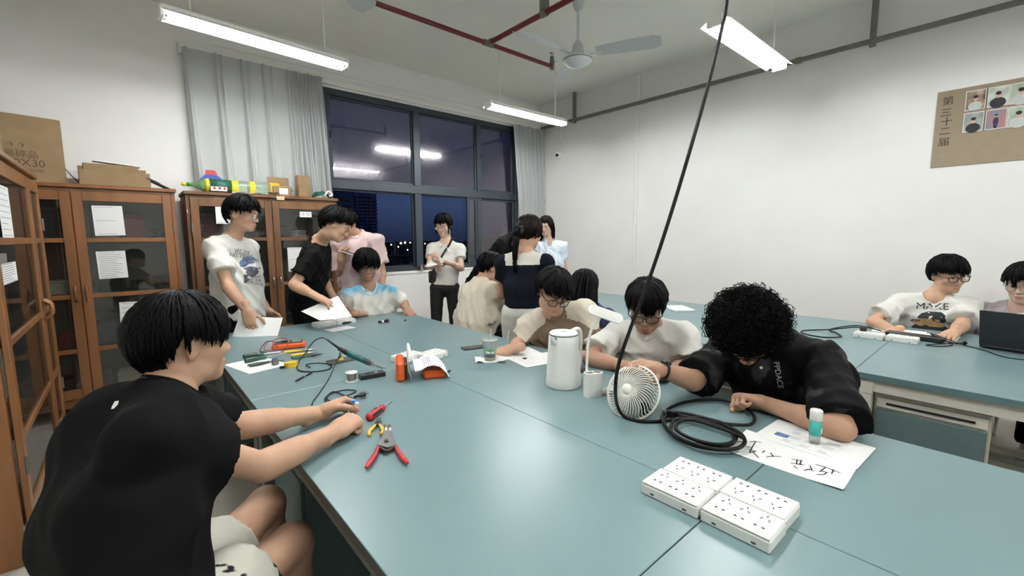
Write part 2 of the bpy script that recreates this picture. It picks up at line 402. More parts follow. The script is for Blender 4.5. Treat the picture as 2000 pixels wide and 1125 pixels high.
# ------------------------------------------------------------------ sprinkler pipes
m_red = mat('red_pipe_paint', (112, 30, 34), 0.5, var=0.12, scale=14)
PZ = 3.22; PY = 3.42
pA = at(953, 85, y=PY); PZ = pA[2]; xe = at(1073, 132, z=PZ)[0]; pt = thing('sprinkler_pipe', 'dark red sprinkler pipe with a branch under the ceiling', 'pipe', (pA[0], PY, PZ))
o_ = (pA[0], PY, PZ)
MB().cyl((-0.6, PY, PZ), (pA[0] - .04, PY, PZ), .02, n=14).build('pipe', m_red, pt, off=o_)
MB().cyl((pA[0] + .04, PY, PZ), (xe, PY, PZ), .02, n=14).build('pipe', m_red, pt, off=o_)
MB().cyl((pA[0], PY - .04, PZ), (pA[0], -2.0, PZ), .022, n=14).build('branch_pipe', m_red, pt, off=o_)
MB().cyl((pA[0] - .05, PY, PZ), (pA[0] + .05, PY, PZ), .028, n=14).cyl((pA[0], PY, PZ), (pA[0], PY - .06, PZ), .03, n=14).build('tee_joint', m_steel, pt, off=o_)
MB().cyl((xe, PY, PZ - .03), (xe, PY, PZ + .1), .022, n=14).cyl((xe, PY, PZ + .02), (xe, PY, PZ + .05), .027, n=8).build('elbow', m_steel, pt, off=o_)
MB().cyl((xe, PY, PZ + .1), (xe, PY, PZ + .13), .013, n=10).lathe([(.0, .13), (.03, .135), (.03, .14), (.0, .145)], 12, (xe, PY, PZ)).build('sprinkler_head', m_chrome, pt, off=o_)
bq = at(1063, 40, x=pA[0])
MB().bx(pA[0] - .03, pA[0] + .03, bq[1] - .03, bq[1] + .03, PZ + .02, CEIL, .004).build('hanger_bracket', m_steel, pt, off=o_)
MB().cyl((pA[0], bq[1] - .03, PZ), (pA[0], bq[1] + .03, PZ), .03, n=14).build('pipe_clamp', m_steel, pt, off=o_)
# ------------------------------------------------------------------ wall conduit
cx = XR - .10; ca = at(1300, 187, x=cx); cz = ca[2]
ct = thing('cable_tray', 'thin grey steel cable tray running along the right wall under the ceiling', 'cable tray', (cx, 2.0, cz)); o_ = (cx, 2.0, cz)
MB().bx(cx - .02, cx + .02, YF + .01, YW - .09, cz - .02, cz + .02, .003).build('rail', m_steel, ct, off=o_)
for px_, py_ in ((1122, 215), (1708, 40)):
    yy = at(px_, py_, x=cx)[1]
    MB().bx(cx - .022, cx + .022, yy - .022, yy + .022, cz - .05, CEIL, .003).build('hanger_bracket', m_steel, ct, off=o_)
yy = at(1560, 117, x=cx)[1]; MB().bx(cx - .025, cx + .025, yy - .03, yy + .03, cz - .025, cz + .025, .003).build('joint_clip', m_steel, ct, off=o_)
# ------------------------------------------------------------------ wall camera
wc = at(1090, 303, x=XR - .04)
c_ = thing('security_camera', 'small round white security camera with black lens on the right wall', 'camera', (XR - .0, wc[1], wc[2]))
MB().lathe([(.0, 0), (.05, 0), (.052, .012), (.03, .03), (.0, .03)], 24, R=frame_z((-1, 0, 0))).build('mount', m_white, c_)
MB().ball((-.055, 0, 0), .05, n=20, m=14).build('shell', m_white, c_)
ld = unit(CP - V(XR - .05, wc[1], wc[2]) + V(0, 1.2, -.2)); MB().lathe([(.0, .053), (.024, .046), (.027, .036), (.02, .03)], 18, (-.055, 0, 0), frame_z(ld)).build('lens', m_black, c_)
MB().tube(catmull([V(-.02, .0, .045), V(-.02, .035, .08), V(-.012, .02, .13), V(-.01, -.03, .17), V(-.01, -.06, .24)], 6), .004, 6).build('cable', m_white, c_)

hk = at(1061, 394, x=XR - .03); t = thing('curtain_hook', 'small dark hook on the right wall beside the narrow curtain', 'hook', (XR, hk[1], hk[2])); MB().bx(-.008, 0, -.012, .012, -.02, .02, .002).build('plate', m_black, t); MB().tube(catmull([V(-.008, 0, 0), V(-.05, 0, -.005), V(-.055, 0, .025), V(-.035, 0, .035)], 5), .006, 8).build('hook_arm', m_black, t)

# ================================================================== OUTSIDE: dusk town
m_twr = mat('tower_concrete', (84, 100, 146), 0.9, var=0.05, scale=.2)
m_twrw = mat('tower_dark_glass', (20, 25, 40), 0.5, var=0.1, scale=.5)
TY = 140.0
def tower():
    xl, xm, xr = 52.5, 56.5, 63.3; zt = 16.0; zb = -24.0
    t = thing('office_tower', 'tall dark office tower with many floors outside the left window pane', 'building', (58, TY, zb)); o_ = (58, TY, zb)
    MB().bx(xm, xr - .4, TY, TY + 14, zb, zt - 1.2).build('body', m_twrw, t, off=o_)
    MB().bx(xl - 3, xm, TY + 1, TY + 14, zb, zt + .6).build('stair_core', m_twr, t, off=o_)
    MB().bx(xm - .3, xr, TY - .3, TY + 14, zt - 1.4, zt - .2).build('parapet', m_twr, t, off=o_)
    z = zt - 2.4; slab = None
    while z > zb + 2:
        if slab is None: slab = MB().bx(xm - 58, xr - 58, -.6, .2, -.28, .28).build('floor_slab', m_twr, t); slab.location = (0, 0, z - zb)
        else: c = slab.copy(); COL.objects.link(c); c.location = (0, 0, z - zb)
        z -= 1.05
    for k in range(5):
        x = xm + .1 + k * (xr - xm - .5) / 4; MB().bx(x - .18, x + .18, TY - .5, TY + .2, zb, zt - 1.4).build('pier', m_twr, t, off=o_)
    for k in range(8):
        MB().bx(xl - 1.6, xl + 2.4, TY + .8, TY + 1.02, zt - 3 - k * 2.4, zt - 2.0 - k * 2.4).build('stair_window', m_twrw, t, off=o_)
tower()
m_city = [mat('town_roof_a', (24, 29, 42), 0.9, scale=.2), mat('town_wall_b', (36, 42, 56), 0.9, scale=.2), mat('town_wall_c', (18, 22, 32), 0.9, scale=.2)]
struct(MB().bx(-60, 420, 20, 520, -24.5, -24).build('ground_outside', mat('ground_dark', (20, 25, 36), 0.95, scale=.05)))
rng = random.Random(3); m_lit = mat('lit_street_lamp', (255, 244, 220), emit=(255, 240, 210), es=6.0, var=0)
k = 0
lab = ['flat roofed', 'low', 'long', 'pale', 'dark', 'squat', 'narrow', 'wide']
for row, (yy, zt, n) in enumerate(((60, -7.5, 6), (95, -7, 7), (150, -6.0, 8), (230, -4.0, 8), (330, -1.5, 8))):
    for i in range(n):
        fx = 0.40 + 0.52 * (i + rng.random() * .5) / n; x = (0.40 + 0.52 * (i + .15 * rng.random()) / n) * yy; wd = min(.44 * yy / n * .85, yy * (.035 + .05 * rng.random())); h = zt + rng.uniform(-2, 2) * (yy / 150)
        if 52 < x < 68 and 120 < yy < 170: continue
        t = thing('town_building', '%s building in row %d beyond the window' % (lab[i], row), 'building', (x, yy, -24))
        t['label'] = 'distant dark %s town building seen low through the window' % lab[i]; t['group'] = 'distant town buildings'; t['label'] = 'dark low town building, %s from the left in the %s row outside the window' % (('first', 'second', 'third', 'fourth', 'fifth', 'sixth', 'seventh', 'eighth')[i], ('nearest', 'second', 'third', 'fourth', 'farthest')[row])
        MB().bx(-wd / 2, wd / 2, 0, 9, 0, h + 24).build('block', m_city[k % 3], t)
        MB().bx(-wd / 2 - .3, wd / 2 + .3, -.3, 9.3, h + 24, h + 24.5).build('roof_edge', m_city[(k + 1) % 3], t)
        for q in range(3 if row < 3 else 0): MB().bx(-wd / 2 + .4, wd / 2 - .4, -.06, 0, h + 22.4 - q * 2.2, h + 23.3 - q * 2.2).build('window_band', m_city[(k + 2) % 3], t)
        k += 1
for i, (px_, py_) in enumerate(((783, 475), (791, 474), (764, 478), (801, 474), (744, 479), (830, 476), (809, 472), (815, 490), (840, 488), (778, 482), (796, 488), (755, 494))):
    p = at(px_, py_, y=90.0); r = .22 if i < 2 else .13
    t = thing('street_light', 'small lit street light among the dark town roofs', 'street light', (p[0], 90, -24), 0, 'street lights of the town')
    MB().cyl((0, 0, 0), (0, 0, p[2] + 24), .06, n=6).build('mast', m_city[2], t); MB().ball((0, 0, p[2] + 24), r, n=8, m=6).build('lantern', m_lit, t)

# ================================================================== FURNITURE
m_top = mat('teal_laminate', (113, 138, 141), 0.32, var=0.035, scale=2.2, spec=0.5)
m_edge = mat('laminate_edge', (88, 114, 118), 0.5, var=0.03)
m_shadededge = mat('shaded_laminate_edge', (66, 64, 56), 0.6, var=0.1)  # laminate edge of the front tables, their shadow put into the colour
m_cream = mat('cream_steel', (206, 204, 192), 0.5, var=0.03)
m_tealp = mat('teal_panel', (84, 104, 104), 0.6, var=0.03)
m_greyp = mat('grey_steel_frame', (96, 98, 92), 0.5, 0.2, var=0.05)
TZ = 0.75
def table(x0, x1, y0, y1, face, label, group, cream=True):
    """lab table; face=-1: knee side looks to -x, +1: to +x"""
    t = thing('lab_table', label, 'table', ((x0 + x1) / 2, (y0 + y1) / 2, 0), 0, group)
    g = .0012; W_ = x1 - x0; L_ = y1 - y0; hx = W_ / 2 - g; hy = L_ / 2 - g
    fr = m_cream if cream else m_greyp
    MB().bx(-hx, hx, -hy, hy, TZ - .004, TZ, .0015).build('table_top', m_top, t)
    MB().bx(-hx, hx, -hy, hy, TZ - .032, TZ - .0042).build('edge_band', m_edge if cream else m_shadededge, t)
    fx = face * (hx - .04); bxx = -face * (hx - .04)
    for nm, xx in (('front_rail', fx), ('rear_rail', bxx)): MB().bx(xx - .018, xx + .018, -hy + .08, hy - .08, TZ - .095, TZ - .033).build(nm, fr, t)
    for sy in (-1, 1):
        MB().bx(-hx + .06, hx - .06, sy * (hy - .05) - .018, sy * (hy - .05) + .018, TZ - .095, TZ - .033).build('end_rail', fr, t)
        for xx in (fx, bxx):
            lg = MB().bx(xx - .025, xx + .025, sy * (hy - .05) - .03, sy * (hy - .05) + .03, .02, TZ - .033, .004).build('leg', fr, t)
            MB().bx(xx - .028, xx + .028, sy * (hy - .05) - .033, sy * (hy - .05) + .033, TZ - .11, TZ - .034, .003).build('corner_block', fr, lg)
            MB().cyl((xx, sy * (hy - .05), 0), (xx, sy * (hy - .05), .02), .02, n=10).build('foot', m_black, lg)
    MB().bx(bxx - .012, bxx + .012, -hy + .08, hy - .08, .14, .19).build('stretcher', fr, t)
    MB().bx(-.02, .02, -hy + .09, hy - .09, .09, .13).build('foot_rail', fr, t)
    # pedestal cupboard at the far end of the knee side
    p0, p1 = hy - .5, hy - .085; pa = fx - face * .03; pb = fx - face * .5
    MB().bx(min(pa, pb), max(pa, pb), p0, p1, .07, TZ - .11, .003).build('pedestal', m_cream if cream else m_tealp, t)
    d = MB().bx(min(pa, pa + face * .016), max(pa, pa + face * .016), p0 + .01, p1 - .01, .08, TZ - .19, .003).build('pedestal_door', m_tealp, t)
    MB().bx(min(pa, pa + face * .014), max(pa, pa + face * .014), p0 + .01, p1 - .01, TZ - .178, TZ - .125, .003).build('drawer_front', fr, t)
    MB().bx(min(pa + face * .014, pa + face * .02), max(pa + face * .014, pa + face * .02), p0 + .05, p1 - .05, TZ - .158, TZ - .148).build('drawer_pull', m_black, t)
    return t
ys = [-1.22, 0.46, 2.14, 3.82]; wh = ['nearest end', 'middle', 'far end']
names = {(0, 0): 'teal lab table at the lower left edge of the long table block', (0, 1): 'teal lab table the man in the black t-shirt leans on', (0, 2): 'teal lab table with the multimeter, pliers and soldering iron',
         (1, 0): 'teal lab table at the lower right edge under the handwritten papers', (1, 1): 'teal lab table carrying the white kettle and the clip fan', (1, 2): 'teal lab table at the far end beside the seated man in tie-dye'}
for i in range(3):
    table(0.355, 1.15, ys[i], ys[i + 1], -1, names[(0, i)], 'front block of teal tables', False)
    table(1.15, 1.945, ys[i], ys[i + 1], 1, names[(1, i)], 'front block of teal tables', False)
yb = [-1.17, 0.51, 2.19, 3.87]
nb = {(0, 0): 'teal lab table with cream frame nearest the right picture edge', (0, 1): 'teal lab table right behind the curly-haired man', (0, 2): 'teal lab table behind the two men in glasses',
      (1, 0): 'teal lab table by the right wall holding the laptop', (1, 1): 'teal lab table by the right wall with the white notebook', (1, 2): 'teal lab table by the right wall holding the red spray bottle'}
for i in range(3):
    table(2.80, 3.625, yb[i], yb[i + 1], -1, nb[(0, i)], 'back block of teal tables')
    table(3.625, 4.45, yb[i], yb[i + 1], 1, nb[(1, i)], 'back block of teal tables')
# ------------------------------------------------------------------ glazed wooden cabinets
m_wood_o = mat('orange_varnished_wood', (132, 84, 44), 0.38, var=0.12, scale=9, stretch=(1, 1, .12), coat=0.3)
m_wood_b = mat('worn_brown_wood', (116, 78, 46), 0.5, var=0.22, scale=11, stretch=(1, 1, .15))
m_wood_t = mat('tan_varnished_wood', (140, 92, 50), 0.42, var=0.15, scale=10, stretch=(1, 1, .12), coat=0.2)
m_cabin = mat('cabinet_inside_grey', (122, 118, 106), 0.8, var=0.05)
g_cab = glass('cabinet_glass', (0.80, 0.81, 0.80), 0.03, 0.02, haze=0.012, hazec=(.6, .6, .55))
def cabinet(name, label, loc, rotz, W_, D, H, split, m, ajar=0.0):
    t = thing(name, label, 'cabinet', loc, rotz, 'glazed wooden cabinets')
    T = .028
    MB().bx(0, T, .0, D, .0, H - .03, .003).build('side_panel', m, t); MB().bx(W_ - T, W_, .0, D, .0, H - .03, .003).build('side_panel', m, t)
    MB().bx(T, W_ - T, D - .012, D, .1, H - .03).build('back_panel', m_cabin, t)
    MB().bx(-.012, W_ + .012, -.03, D, H - .03, H, .004).build('top_board', m, t)
    MB().bx(T, W_ - T, .03, D, .1, .13).build('bottom_board', m, t)
    MB().bx(T, W_ - T, .0, .025, .1, .17, .003).build('plinth_rail', m, t)
    MB().bx(T, W_ - T, -.002, .02, H - .1, H - .03, .003).build('head_rail', m, t)
    for z in (.56, 1.0, 1.44): MB().bx(T, W_ - T, .04, D - .012, z - .011, z + .011).build('shelf', m_wood_b, t)
    # doors: (x0,x1)
    for k, (a, b) in enumerate(((T + .002, split - .002), (split + .002, W_ - T - .002))):
        sw = .062; z0, z1 = .175, H - .055; fw = MB()
        fw.bx(a, a + sw, -.03, -.006, z0, z1, .003).bx(b - sw, b, -.03, -.006, z0, z1, .003)
        zs = [(.175, .255), (.545, .58), (.98, 1.015), (1.425, 1.46), (H - .13, z1)]
        for p, q in zs: fw.bx(a + sw, b - sw, -.029, -.007, p, q, .003)
        d = fw.build('door', m, t)
        for (p, q), (p2, q2) in zip(zs[:-1], zs[1:]): MB().bx(a + sw, b - sw, -.02, -.017, q, p2).build('pane', g_cab, d)
        hx = b - .03 if k == 0 else a + .03
        MB().tube(catmull([V(hx, -.03, .96), V(hx, -.062, .985), V(hx, -.066, 1.02), V(hx, -.062, 1.055), V(hx, -.03, 1.08)], 4), .009, 8).build('handle', m_chrome if m is m_wood_b else m, d)
        for zz in (.45, 1.55): MB().cyl((a if k == 0 else b, -.033, zz - .04), (a if k == 0 else b, -.033, zz + .04), .006, n=8).build('hinge', m_steel, d)
    return t
CH = 1.88
cab_c = cabinet('glazed_cabinet', 'orange-brown glazed cabinet with papers on its doors in the left corner', (-.92, 4.89, 0), 0, 1.28, .46, CH, .63, m_wood_o)
cab_w = cabinet('glazed_cabinet', 'worn brown glazed cabinet behind the man in the printed white t-shirt', (.43, 4.86, 0), 0, 1.32, .42, 1.87, .68, m_wood_b)
cab_l = cabinet('glazed_cabinet', 'tan glazed cabinet along the left wall cut by the picture edge', (-.44, 2.80, 0), math.pi / 2, 1.58, .45, CH, 1.14, m_wood_t)
MB().bx(-.6, -.45, 2.2, 2.74, 0, .4, .01)
# papers stuck on the doors
m_paper = mat('white_paper', (238, 238, 236), 0.8, var=0.01)
m_ink = mat('black_ink', (25, 25, 28), 0.7, var=0)
m_greyink = mat('grey_print', (120, 122, 126), 0.8, var=0)
def sheet(name, label, c, R, w_, h_, group=None, lines=None, bend=0.0, th=.0008, ink=None, cat='paper'):
    """sheet of paper: R columns = (right, up, normal); lines: rows of print"""
    t = thing(name, label, cat, c, 0, group); nu = 7; P = np.zeros((nu, nu, 3))
    for i in range(nu):
        for j in range(nu):
            x = (i / (nu - 1) - .5) * w_; y = (j / (nu - 1) - .5) * h_; P[i, j] = R @ V(x, y, bend * (x / w_ * 2) ** 2 * (0.5 + y / h_))
    MB().grid(P, True, th).build('page', m_paper, t)
    if lines:
        mb = MB()
        for (x0, x1, y, r) in lines: strokes(mb, [[(x0 * w_ / 2, y * h_ / 2), (x1 * w_ / 2, y * h_ / 2)]], r, (0, 0, 0), R, th / 2 + .0005)
        mb.build('print', ink or m_greyink, t)
    return t
Rf = np.stack([V(1, 0, 0), V(0, 0, 1), V(0, -1, 0)], 1)
def prows(n, a=.85, top=.9, bot=-.9, r=.0012, seed=1):
    q = random.Random(seed); return [(-a, a * q.uniform(.2, 1), top + (bot - top) * i / (n - 1), r) for i in range(n)]
yfp = 4.89 - .024
for (x0_, y0_, x1_, y1_, lb, n, tl) in ((182, 403, 242, 460, 'blank white paper on the top pane of the corner cabinet', 3, .02), (190, 490, 248, 545, 'lined white paper on the second pane of the corner cabinet', 14, .02), (234, 587, 288, 641, 'creased white paper on the third pane of the corner cabinet', 6, -.03)):
    a = at(x0_, y1_, y=yfp); b = at(x1_, y0_, y=yfp); c = (a + b) / 2
    sheet('notice_paper', lb, (c[0], yfp, c[2]), Rf @ rotm('Z', tl), abs(b[0] - a[0]) - .02, b[2] - a[2], 'papers on cabinet doors', prows(n, seed=n))
ypw = 4.86 - .024
for (x0_, y0_, x1_, y1_, lb, n) in ((429, 388, 448, 437, 'white paper on the worn cabinet beside the standing man', 2), (569, 483, 600, 530, 'white paper on the right door of the worn cabinet', 3)):
    a = at(x0_, y1_, y=ypw); b = at(x1_, y0_, y=ypw); c = (a + b) / 2
    sheet('notice_paper', lb, (c[0], ypw, c[2]), Rf, abs(b[0] - a[0]) + .05, b[2] - a[2], 'papers on cabinet doors', prows(n, seed=n + 40))
c = at(597, 419, y=ypw); t = thing('name_sticker', 'small white sticker with a handwritten number on the worn cabinet', 'sticker', (c[0], ypw, c[2]))
MB().box((0, 0, 0), (.115, .001, .055)).build('card', m_paper, t); add_text(MB(), 'GE-707', .036, (0, -.0012, 0), Rf).build('handwriting', m_greyink, t)
c = at(375, 413, y=4.858); add_mb = add_text(MB(), '1703', .045, (0, 0, 0), Rf); o = add_mb.build('chalk_number', m_paper, cab_w, off=None); o.location = (c[0] - .43, -.004, c[2])
c = at(548, 387, y=4.83); MB().bx(c[0] - .43 - .035, c[0] - .43 + .035, -.031, -.03, c[2] - .018, c[2] + .018).build('label_strip', mat('cream_tape', (222, 205, 165), 0.7), cab_w)
Rl = np.stack([V(0, 1, 0), V(0, 0, 1), V(1, 0, 0)], 1)
for (x0_, y0_, x1_, y1_, lb) in ((0, 360, 22, 470, 'white paper high on the tan cabinet at the left edge'), (0, 500, 33, 553, 'grey printed paper on the tan cabinet at the left edge')):
    a = at(x0_, (y0_ + y1_) / 2, x=-.414); b = at(x1_, (y0_ + y1_) / 2, x=-.414); z1_ = at(x1_, y0_ + 10, x=-.414)[2]; z0_ = at(x1_, y1_ - 5, x=-.414)[2]
    sheet('notice_paper', lb, (-.4155, (a[1] + b[1]) / 2, (z0_ + z1_) / 2), Rl, abs(b[1] - a[1]), z1_ - z0_, 'papers on cabinet doors', prows(9, seed=5))
# ------------------------------------------------------------------ contents of the cabinets
cr = random.Random(11)
pal = [mat('clutter_black', (26, 26, 28), .6), mat('clutter_grey', (110, 108, 102), .7), mat('clutter_cream', (196, 190, 172), .7), mat('clutter_red', (130, 44, 40), .6), mat('clutter_maroon', (84, 40, 44), .6), mat('clutter_blue', (48, 64, 90), .6), mat('clutter_white', (214, 214, 208), .6), mat('clutter_kraft', (150, 118, 80), .8)]
def clutter_box(p, s, m, label):
    t = thing('storage_box', label, 'box', p, cr.uniform(-.15, .15), 'boxes inside the cabinets')
    MB().bx(-s[0] / 2, s[0] / 2, -s[1] / 2, s[1] / 2, 0, s[2] * .85, .004).build('body', m, t); MB().bx(-s[0] / 2 - .004, s[0] / 2 + .004, -s[1] / 2 - .004, s[1] / 2 + .004, s[2] * .85, s[2], .003).build('lid', m, t)
def coil(p, r, m, label, turns=4, thick=.005):
    t = thing('cable_coil', label, 'cable', p, 0, 'cable coils inside the cabinets')
    pts = [V((r + .008 * math.sin(a * 2.3)) * math.cos(a), (r + .008 * math.cos(a * 1.7)) * .8 * math.sin(a), thick + .006 * a / 2 + .004 * math.sin(3 * a)) for a in np.linspace(0, 2 * math.pi * turns, 14 * turns)]
    MB().tube(pts, thick, 6).build('loops', m, t); MB().box((r + .02, 0, .015), (.04, .018, .014), None, .003).build('plug', m_black, t)
adj = {0: 'black', 1: 'grey', 2: 'cream', 3: 'red', 4: 'maroon', 5: 'dark blue', 6: 'white', 7: 'kraft'}
nth = ['first', 'second', 'third', 'fourth', 'fifth', 'sixth', 'seventh']; lev = {1.451: 'top', 1.011: 'second', .571: 'third', .131: 'bottom'}
def shelfitems(x0, x1, y0, y1, z, spec, where):
    n = len(spec)
    for i, k in enumerate(spec):
        x = x0 + (x1 - x0) * (i + .5) / n; y = (y0 + y1) / 2; side = ('left', 'middle', 'right')[min(2, int(3 * i / n))]
        if k >= 10: coil((x, y, z), min(.07, (x1 - x0) / n * .36), pal[0] if k == 10 else pal[6], 'coil of %s cable, %s from the left on the %s shelf of %s' % ('black' if k == 10 else 'white', nth[i], lev[z], where))
        else:
            s_ = (min((x1 - x0) / n * .8, .24), min(.2, y1 - y0), cr.uniform(.1, .26))
            clutter_box((x, y, z), s_, pal[k], '%s box, %s from the left on the %s shelf of %s' % (adj[k], nth[i], lev[z], where))
shelfitems(-.86, .32, 4.98, 5.2, 1.451, [1, 10, 0, 1, 2, 3, 10], 'the corner cabinet')
shelfitems(-.86, .32, 4.98, 5.2, 1.011, [7, 10, 2, 10, 0, 10, 10], 'the corner cabinet')
shelfitems(-.86, .32, 4.98, 5.2, .571, [4, 4, 3, 5, 0, 1], 'the corner cabinet')
shelfitems(-.86, .32, 4.98, 5.2, .131, [0, 0, 1, 2, 0], 'the corner cabinet')
shelfitems(.5, 1.7, 4.94, 5.14, 1.451, [4, 6, 10, 0, 11, 1], 'the worn cabinet')
shelfitems(.5, 1.7, 4.94, 5.14, 1.011, [0, 1, 4, 7, 3], 'the worn cabinet')
shelfitems(.5, 1.7, 4.94, 5.14, .571, [0, 2, 1, 0], 'the worn cabinet')
def lshelf(y0, y1, z, spec):
    for i, k in enumerate(spec):
        y = y0 + (y1 - y0) * (i + .5) / len(spec)
        clutter_box((-.66, y, z), (.24, min(.3, (y1 - y0) / len(spec) * .8), cr.uniform(.14, .3)), pal[k], '%s box on the %s shelf of the tan cabinet, %s' % (adj[k], lev[z], ('near end', 'second from the near end', 'middle', 'far end')[min(i, 3)]))
lshelf(2.9, 4.3, 1.451, [1, 6, 0]); lshelf(2.9, 4.3, 1.011, [0, 7, 1, 4]); lshelf(2.9, 4.3, .571, [6, 2, 6, 0]); lshelf(2.9, 4.3, .131, [2, 6, 7])
# ------------------------------------------------------------------ things on top of the cabinets
m_kraft = mat('kraft_cardboard', (142, 118, 86), 0.85, var=0.06, scale=12)
m_kraftd = mat('kraft_print', (92, 70, 50), 0.85, var=0.05)
m_tape = mat('brown_tape', (150, 116, 72), 0.3, var=0.05)
def carton(name, label, c, rotz, w_, d_, h_, prints=(), flap=False, group='cardboard boxes on the cabinets'):
    t = thing(name, label, 'box', c, rotz, group)
    MB().bx(-w_ / 2, w_ / 2, -d_ / 2, d_ / 2, 0, h_, .006).build('carton', m_kraft, t)
    MB().bx(-w_ / 2 - .001, w_ / 2 + .001, -.025, .025, h_ * .1, h_ + .0015).build('tape', m_tape, t)
    for txt, sz, x, z in prints: add_text(MB(), txt, sz, (x, -d_ / 2 - .0015, z), Rf).build('print', m_kraftd, t)
    if flap:
        MB().box((w_ / 2 + .02, 0, h_ + .045), (.004, d_ * .9, .12), rotm('Y', .3)).build('flap', m_kraft, t)
        MB().box((0, -d_ / 2 - .03, h_ + .02), (w_ * .9, .004, .09), rotm('X', 1.0)).build('flap', m_kraft, t)
    return t
b = at(72, 352, y=5.08)
carton('cardboard_box', 'tall brown cardboard box with dark print on the corner cabinet', (-.57, 5.12, CH), .22, .46, .38, .49, (('40X30', .075, .02, .14), ('↑ ↑', .05, -.02, .265), ('易碎品', .06, .0, .20), ('www.carton', .032, .03, .09)))
t = thing('lever_arch_board', 'black bent board leaning against the tall cardboard box', 'board', (-.24, 5.1, CH))
P = [[V(-.13 + .17 * u, .12 * v - .06, .25 * (1 - u) ** 1.6 + .004) for v in (0, 1)] for u in np.linspace(0, 1, 8)]
MB().grid(P, True, .006).build('board', pal[0], t); MB().bx(-.13, .1, -.062, -.056, .0, .01).build('rim', pal[0], t)
t = thing('open_tray_box', 'shallow open kraft box on the middle of the corner cabinet', 'box', (-.02, 5.06, CH), .05, 'cardboard boxes on the cabinets')
tray = MB(); w_, d_, h_ = .44, .3, .12
tray.bx(-w_ / 2, w_ / 2, -d_ / 2, -d_ / 2 + .005, 0, h_).bx(-w_ / 2, w_ / 2, d_ / 2 - .005, d_ / 2, 0, h_ + .06).bx(-w_ / 2, -w_ / 2 + .005, -d_ / 2, d_ / 2, 0, h_).bx(w_ / 2 - .005, w_ / 2, -d_ / 2, d_ / 2, 0, h_ - .03).bx(-w_ / 2, w_ / 2, -d_ / 2, d_ / 2, 0, .006)
tray.build('tray', m_kraft, t); MB().box((-.02, -.02, h_ + .035), (.34, .2, .06), rotm('X', .1), .004).build('inner_box', m_kraft, t); MB().box((.02, -.03, h_ + .075), (.3, .1, .01), rotm('Y', .08)).build('paper_wad', m_paper, t)
t = thing('picture_board', 'black flat board sticking out beside the shallow kraft box', 'board', (.27, 5.05, CH), -.1)
MB().box((0, 0, .045), (.17, .28, .008), rotm('Y', .5)).build('panel', pal[0], t); MB().box((-.03, 0, .075), (.09, .25, .004), rotm('Y', .5)).build('white_backing', m_paper, t)
carton('cardboard_box', 'taped grey-brown carton at the left picture edge on the tan cabinet', (-.66, 3.62, CH), .05, .36, .7, .42)
t = thing('black_bag', 'black bag on the carton at the top left edge', 'bag', (-.66, 3.62, CH + .42))
MB().ball((0, 0, .07), (.15, .3, .075), n=16, m=10).build('bag_body', pal[0], t); MB().tube(catmull([V(.1, -.1, .12), V(.13, 0, .18), V(.1, .1, .12)], 5), .012, 8).build('handle', pal[0], t)
# bottle rocket
m_green_pet = glass('green_pet', (0.62, 0.86, 0.60), 0.06, 0.05, haze=0.25, hazec=(.38, .62, .36))
m_clear_pet = glass('clear_pet', (0.82, 0.92, 0.84), 0.06, 0.05, haze=0.25, hazec=(.6, .75, .62))
m_yel = mat('yellow_tape', (226, 204, 40), 0.4, var=0.05); m_yelo = mat('amber_tape', (240, 178, 40), 0.4, var=0.05)
m_blue = mat('blue_card', (42, 72, 150), 0.5); m_redc = mat('red_card', (186, 40, 48), 0.5); m_dkgreen = mat('dark_green_label', (28, 84, 66), 0.5); m_capg = mat('green_cap', (42, 140, 62), 0.4)
a0 = at(362, 372, y=5.0); a1 = at(540, 372, y=5.0); zr = 1.87 + .075
Lr = a1[0] - a0[0]; t = thing('bottle_rocket', 'green plastic bottle rocket with yellow bands on the worn cabinet', 'model rocket', (a0[0], 5.0, 1.87)); RX = frame_z((1, 0, 0)); cz_ = .072
MB().lathe([(.013, 0), (.013, .05), (.02, .06), (.045, .11), (.062, .15), (.062, .19)], 24, (0, 0, cz_), RX).build('nozzle_bottle', m_green_pet, t)
MB().lathe([(.016, -.025), (.016, .012)], 14, (.0, 0, cz_), RX).build('nozzle_ring', m_yel, t); MB().lathe([(.017, .01), (.017, .05)], 14, (.0, 0, cz_), RX).build('cap', m_capg, t)
MB().lathe([(.0635, .15), (.0635, .18)], 24, (0, 0, cz_), RX).build('band', m_yel, t)
MB().lathe([(.0615, .18), (.0615, .36)], 24, (0, 0, cz_), RX).build('label_wrap', m_dkgreen, t)
MB().lathe([(.058, .0), (.06, .01), (.06, Lr - .28), (.05, Lr - .2), (.03, Lr - .13), (.014, Lr - .09), (.014, Lr - .04)], 24, (.19, 0, cz_), RX).build('body_bottle', m_clear_pet, t)
for x, w_, m in ((.355, .055, m_yel), (.505, .05, m_yel), (.685, .085, m_yelo)): MB().lathe([(.063, x), (.065, x + .006), (.065, x + w_ - .006), (.063, x + w_)], 24, (0, 0, cz_), RX).build('band', m, t)
MB().lathe([(.018, Lr - .07 + .1), (.018, Lr + .13 - .07)], 14, (0, 0, cz_), RX).build('cap', m_capg, t)
fin = [(.11, .05), (.30, .05), (.27, .085), (.24, .10), (.16, .10)]
MB().prism([(x, z) for x, z in fin], -.003, .003, np.stack([V(1, 0, 0), V(0, 0, 1), V(0, -1, 0)], 1), (0, 0, cz_)).build('fin', m_blue, t)
MB().prism([(.16, .10), (.26, .10), (.235, .14), (.165, .14)], -.003, .003, np.stack([V(1, 0, 0), V(0, 0, 1), V(0, -1, 0)], 1), (0, 0, cz_)).build('fin_tip', m_redc, t)
MB().box((.25, -.064, .04), (.13, .003, .04)).build('patch', m_paper, t)
for k in range(3): MB().box((.215 + k * .04, -.067, .045), (.018, .003, .022)).build('check_mark', m_redc, t)
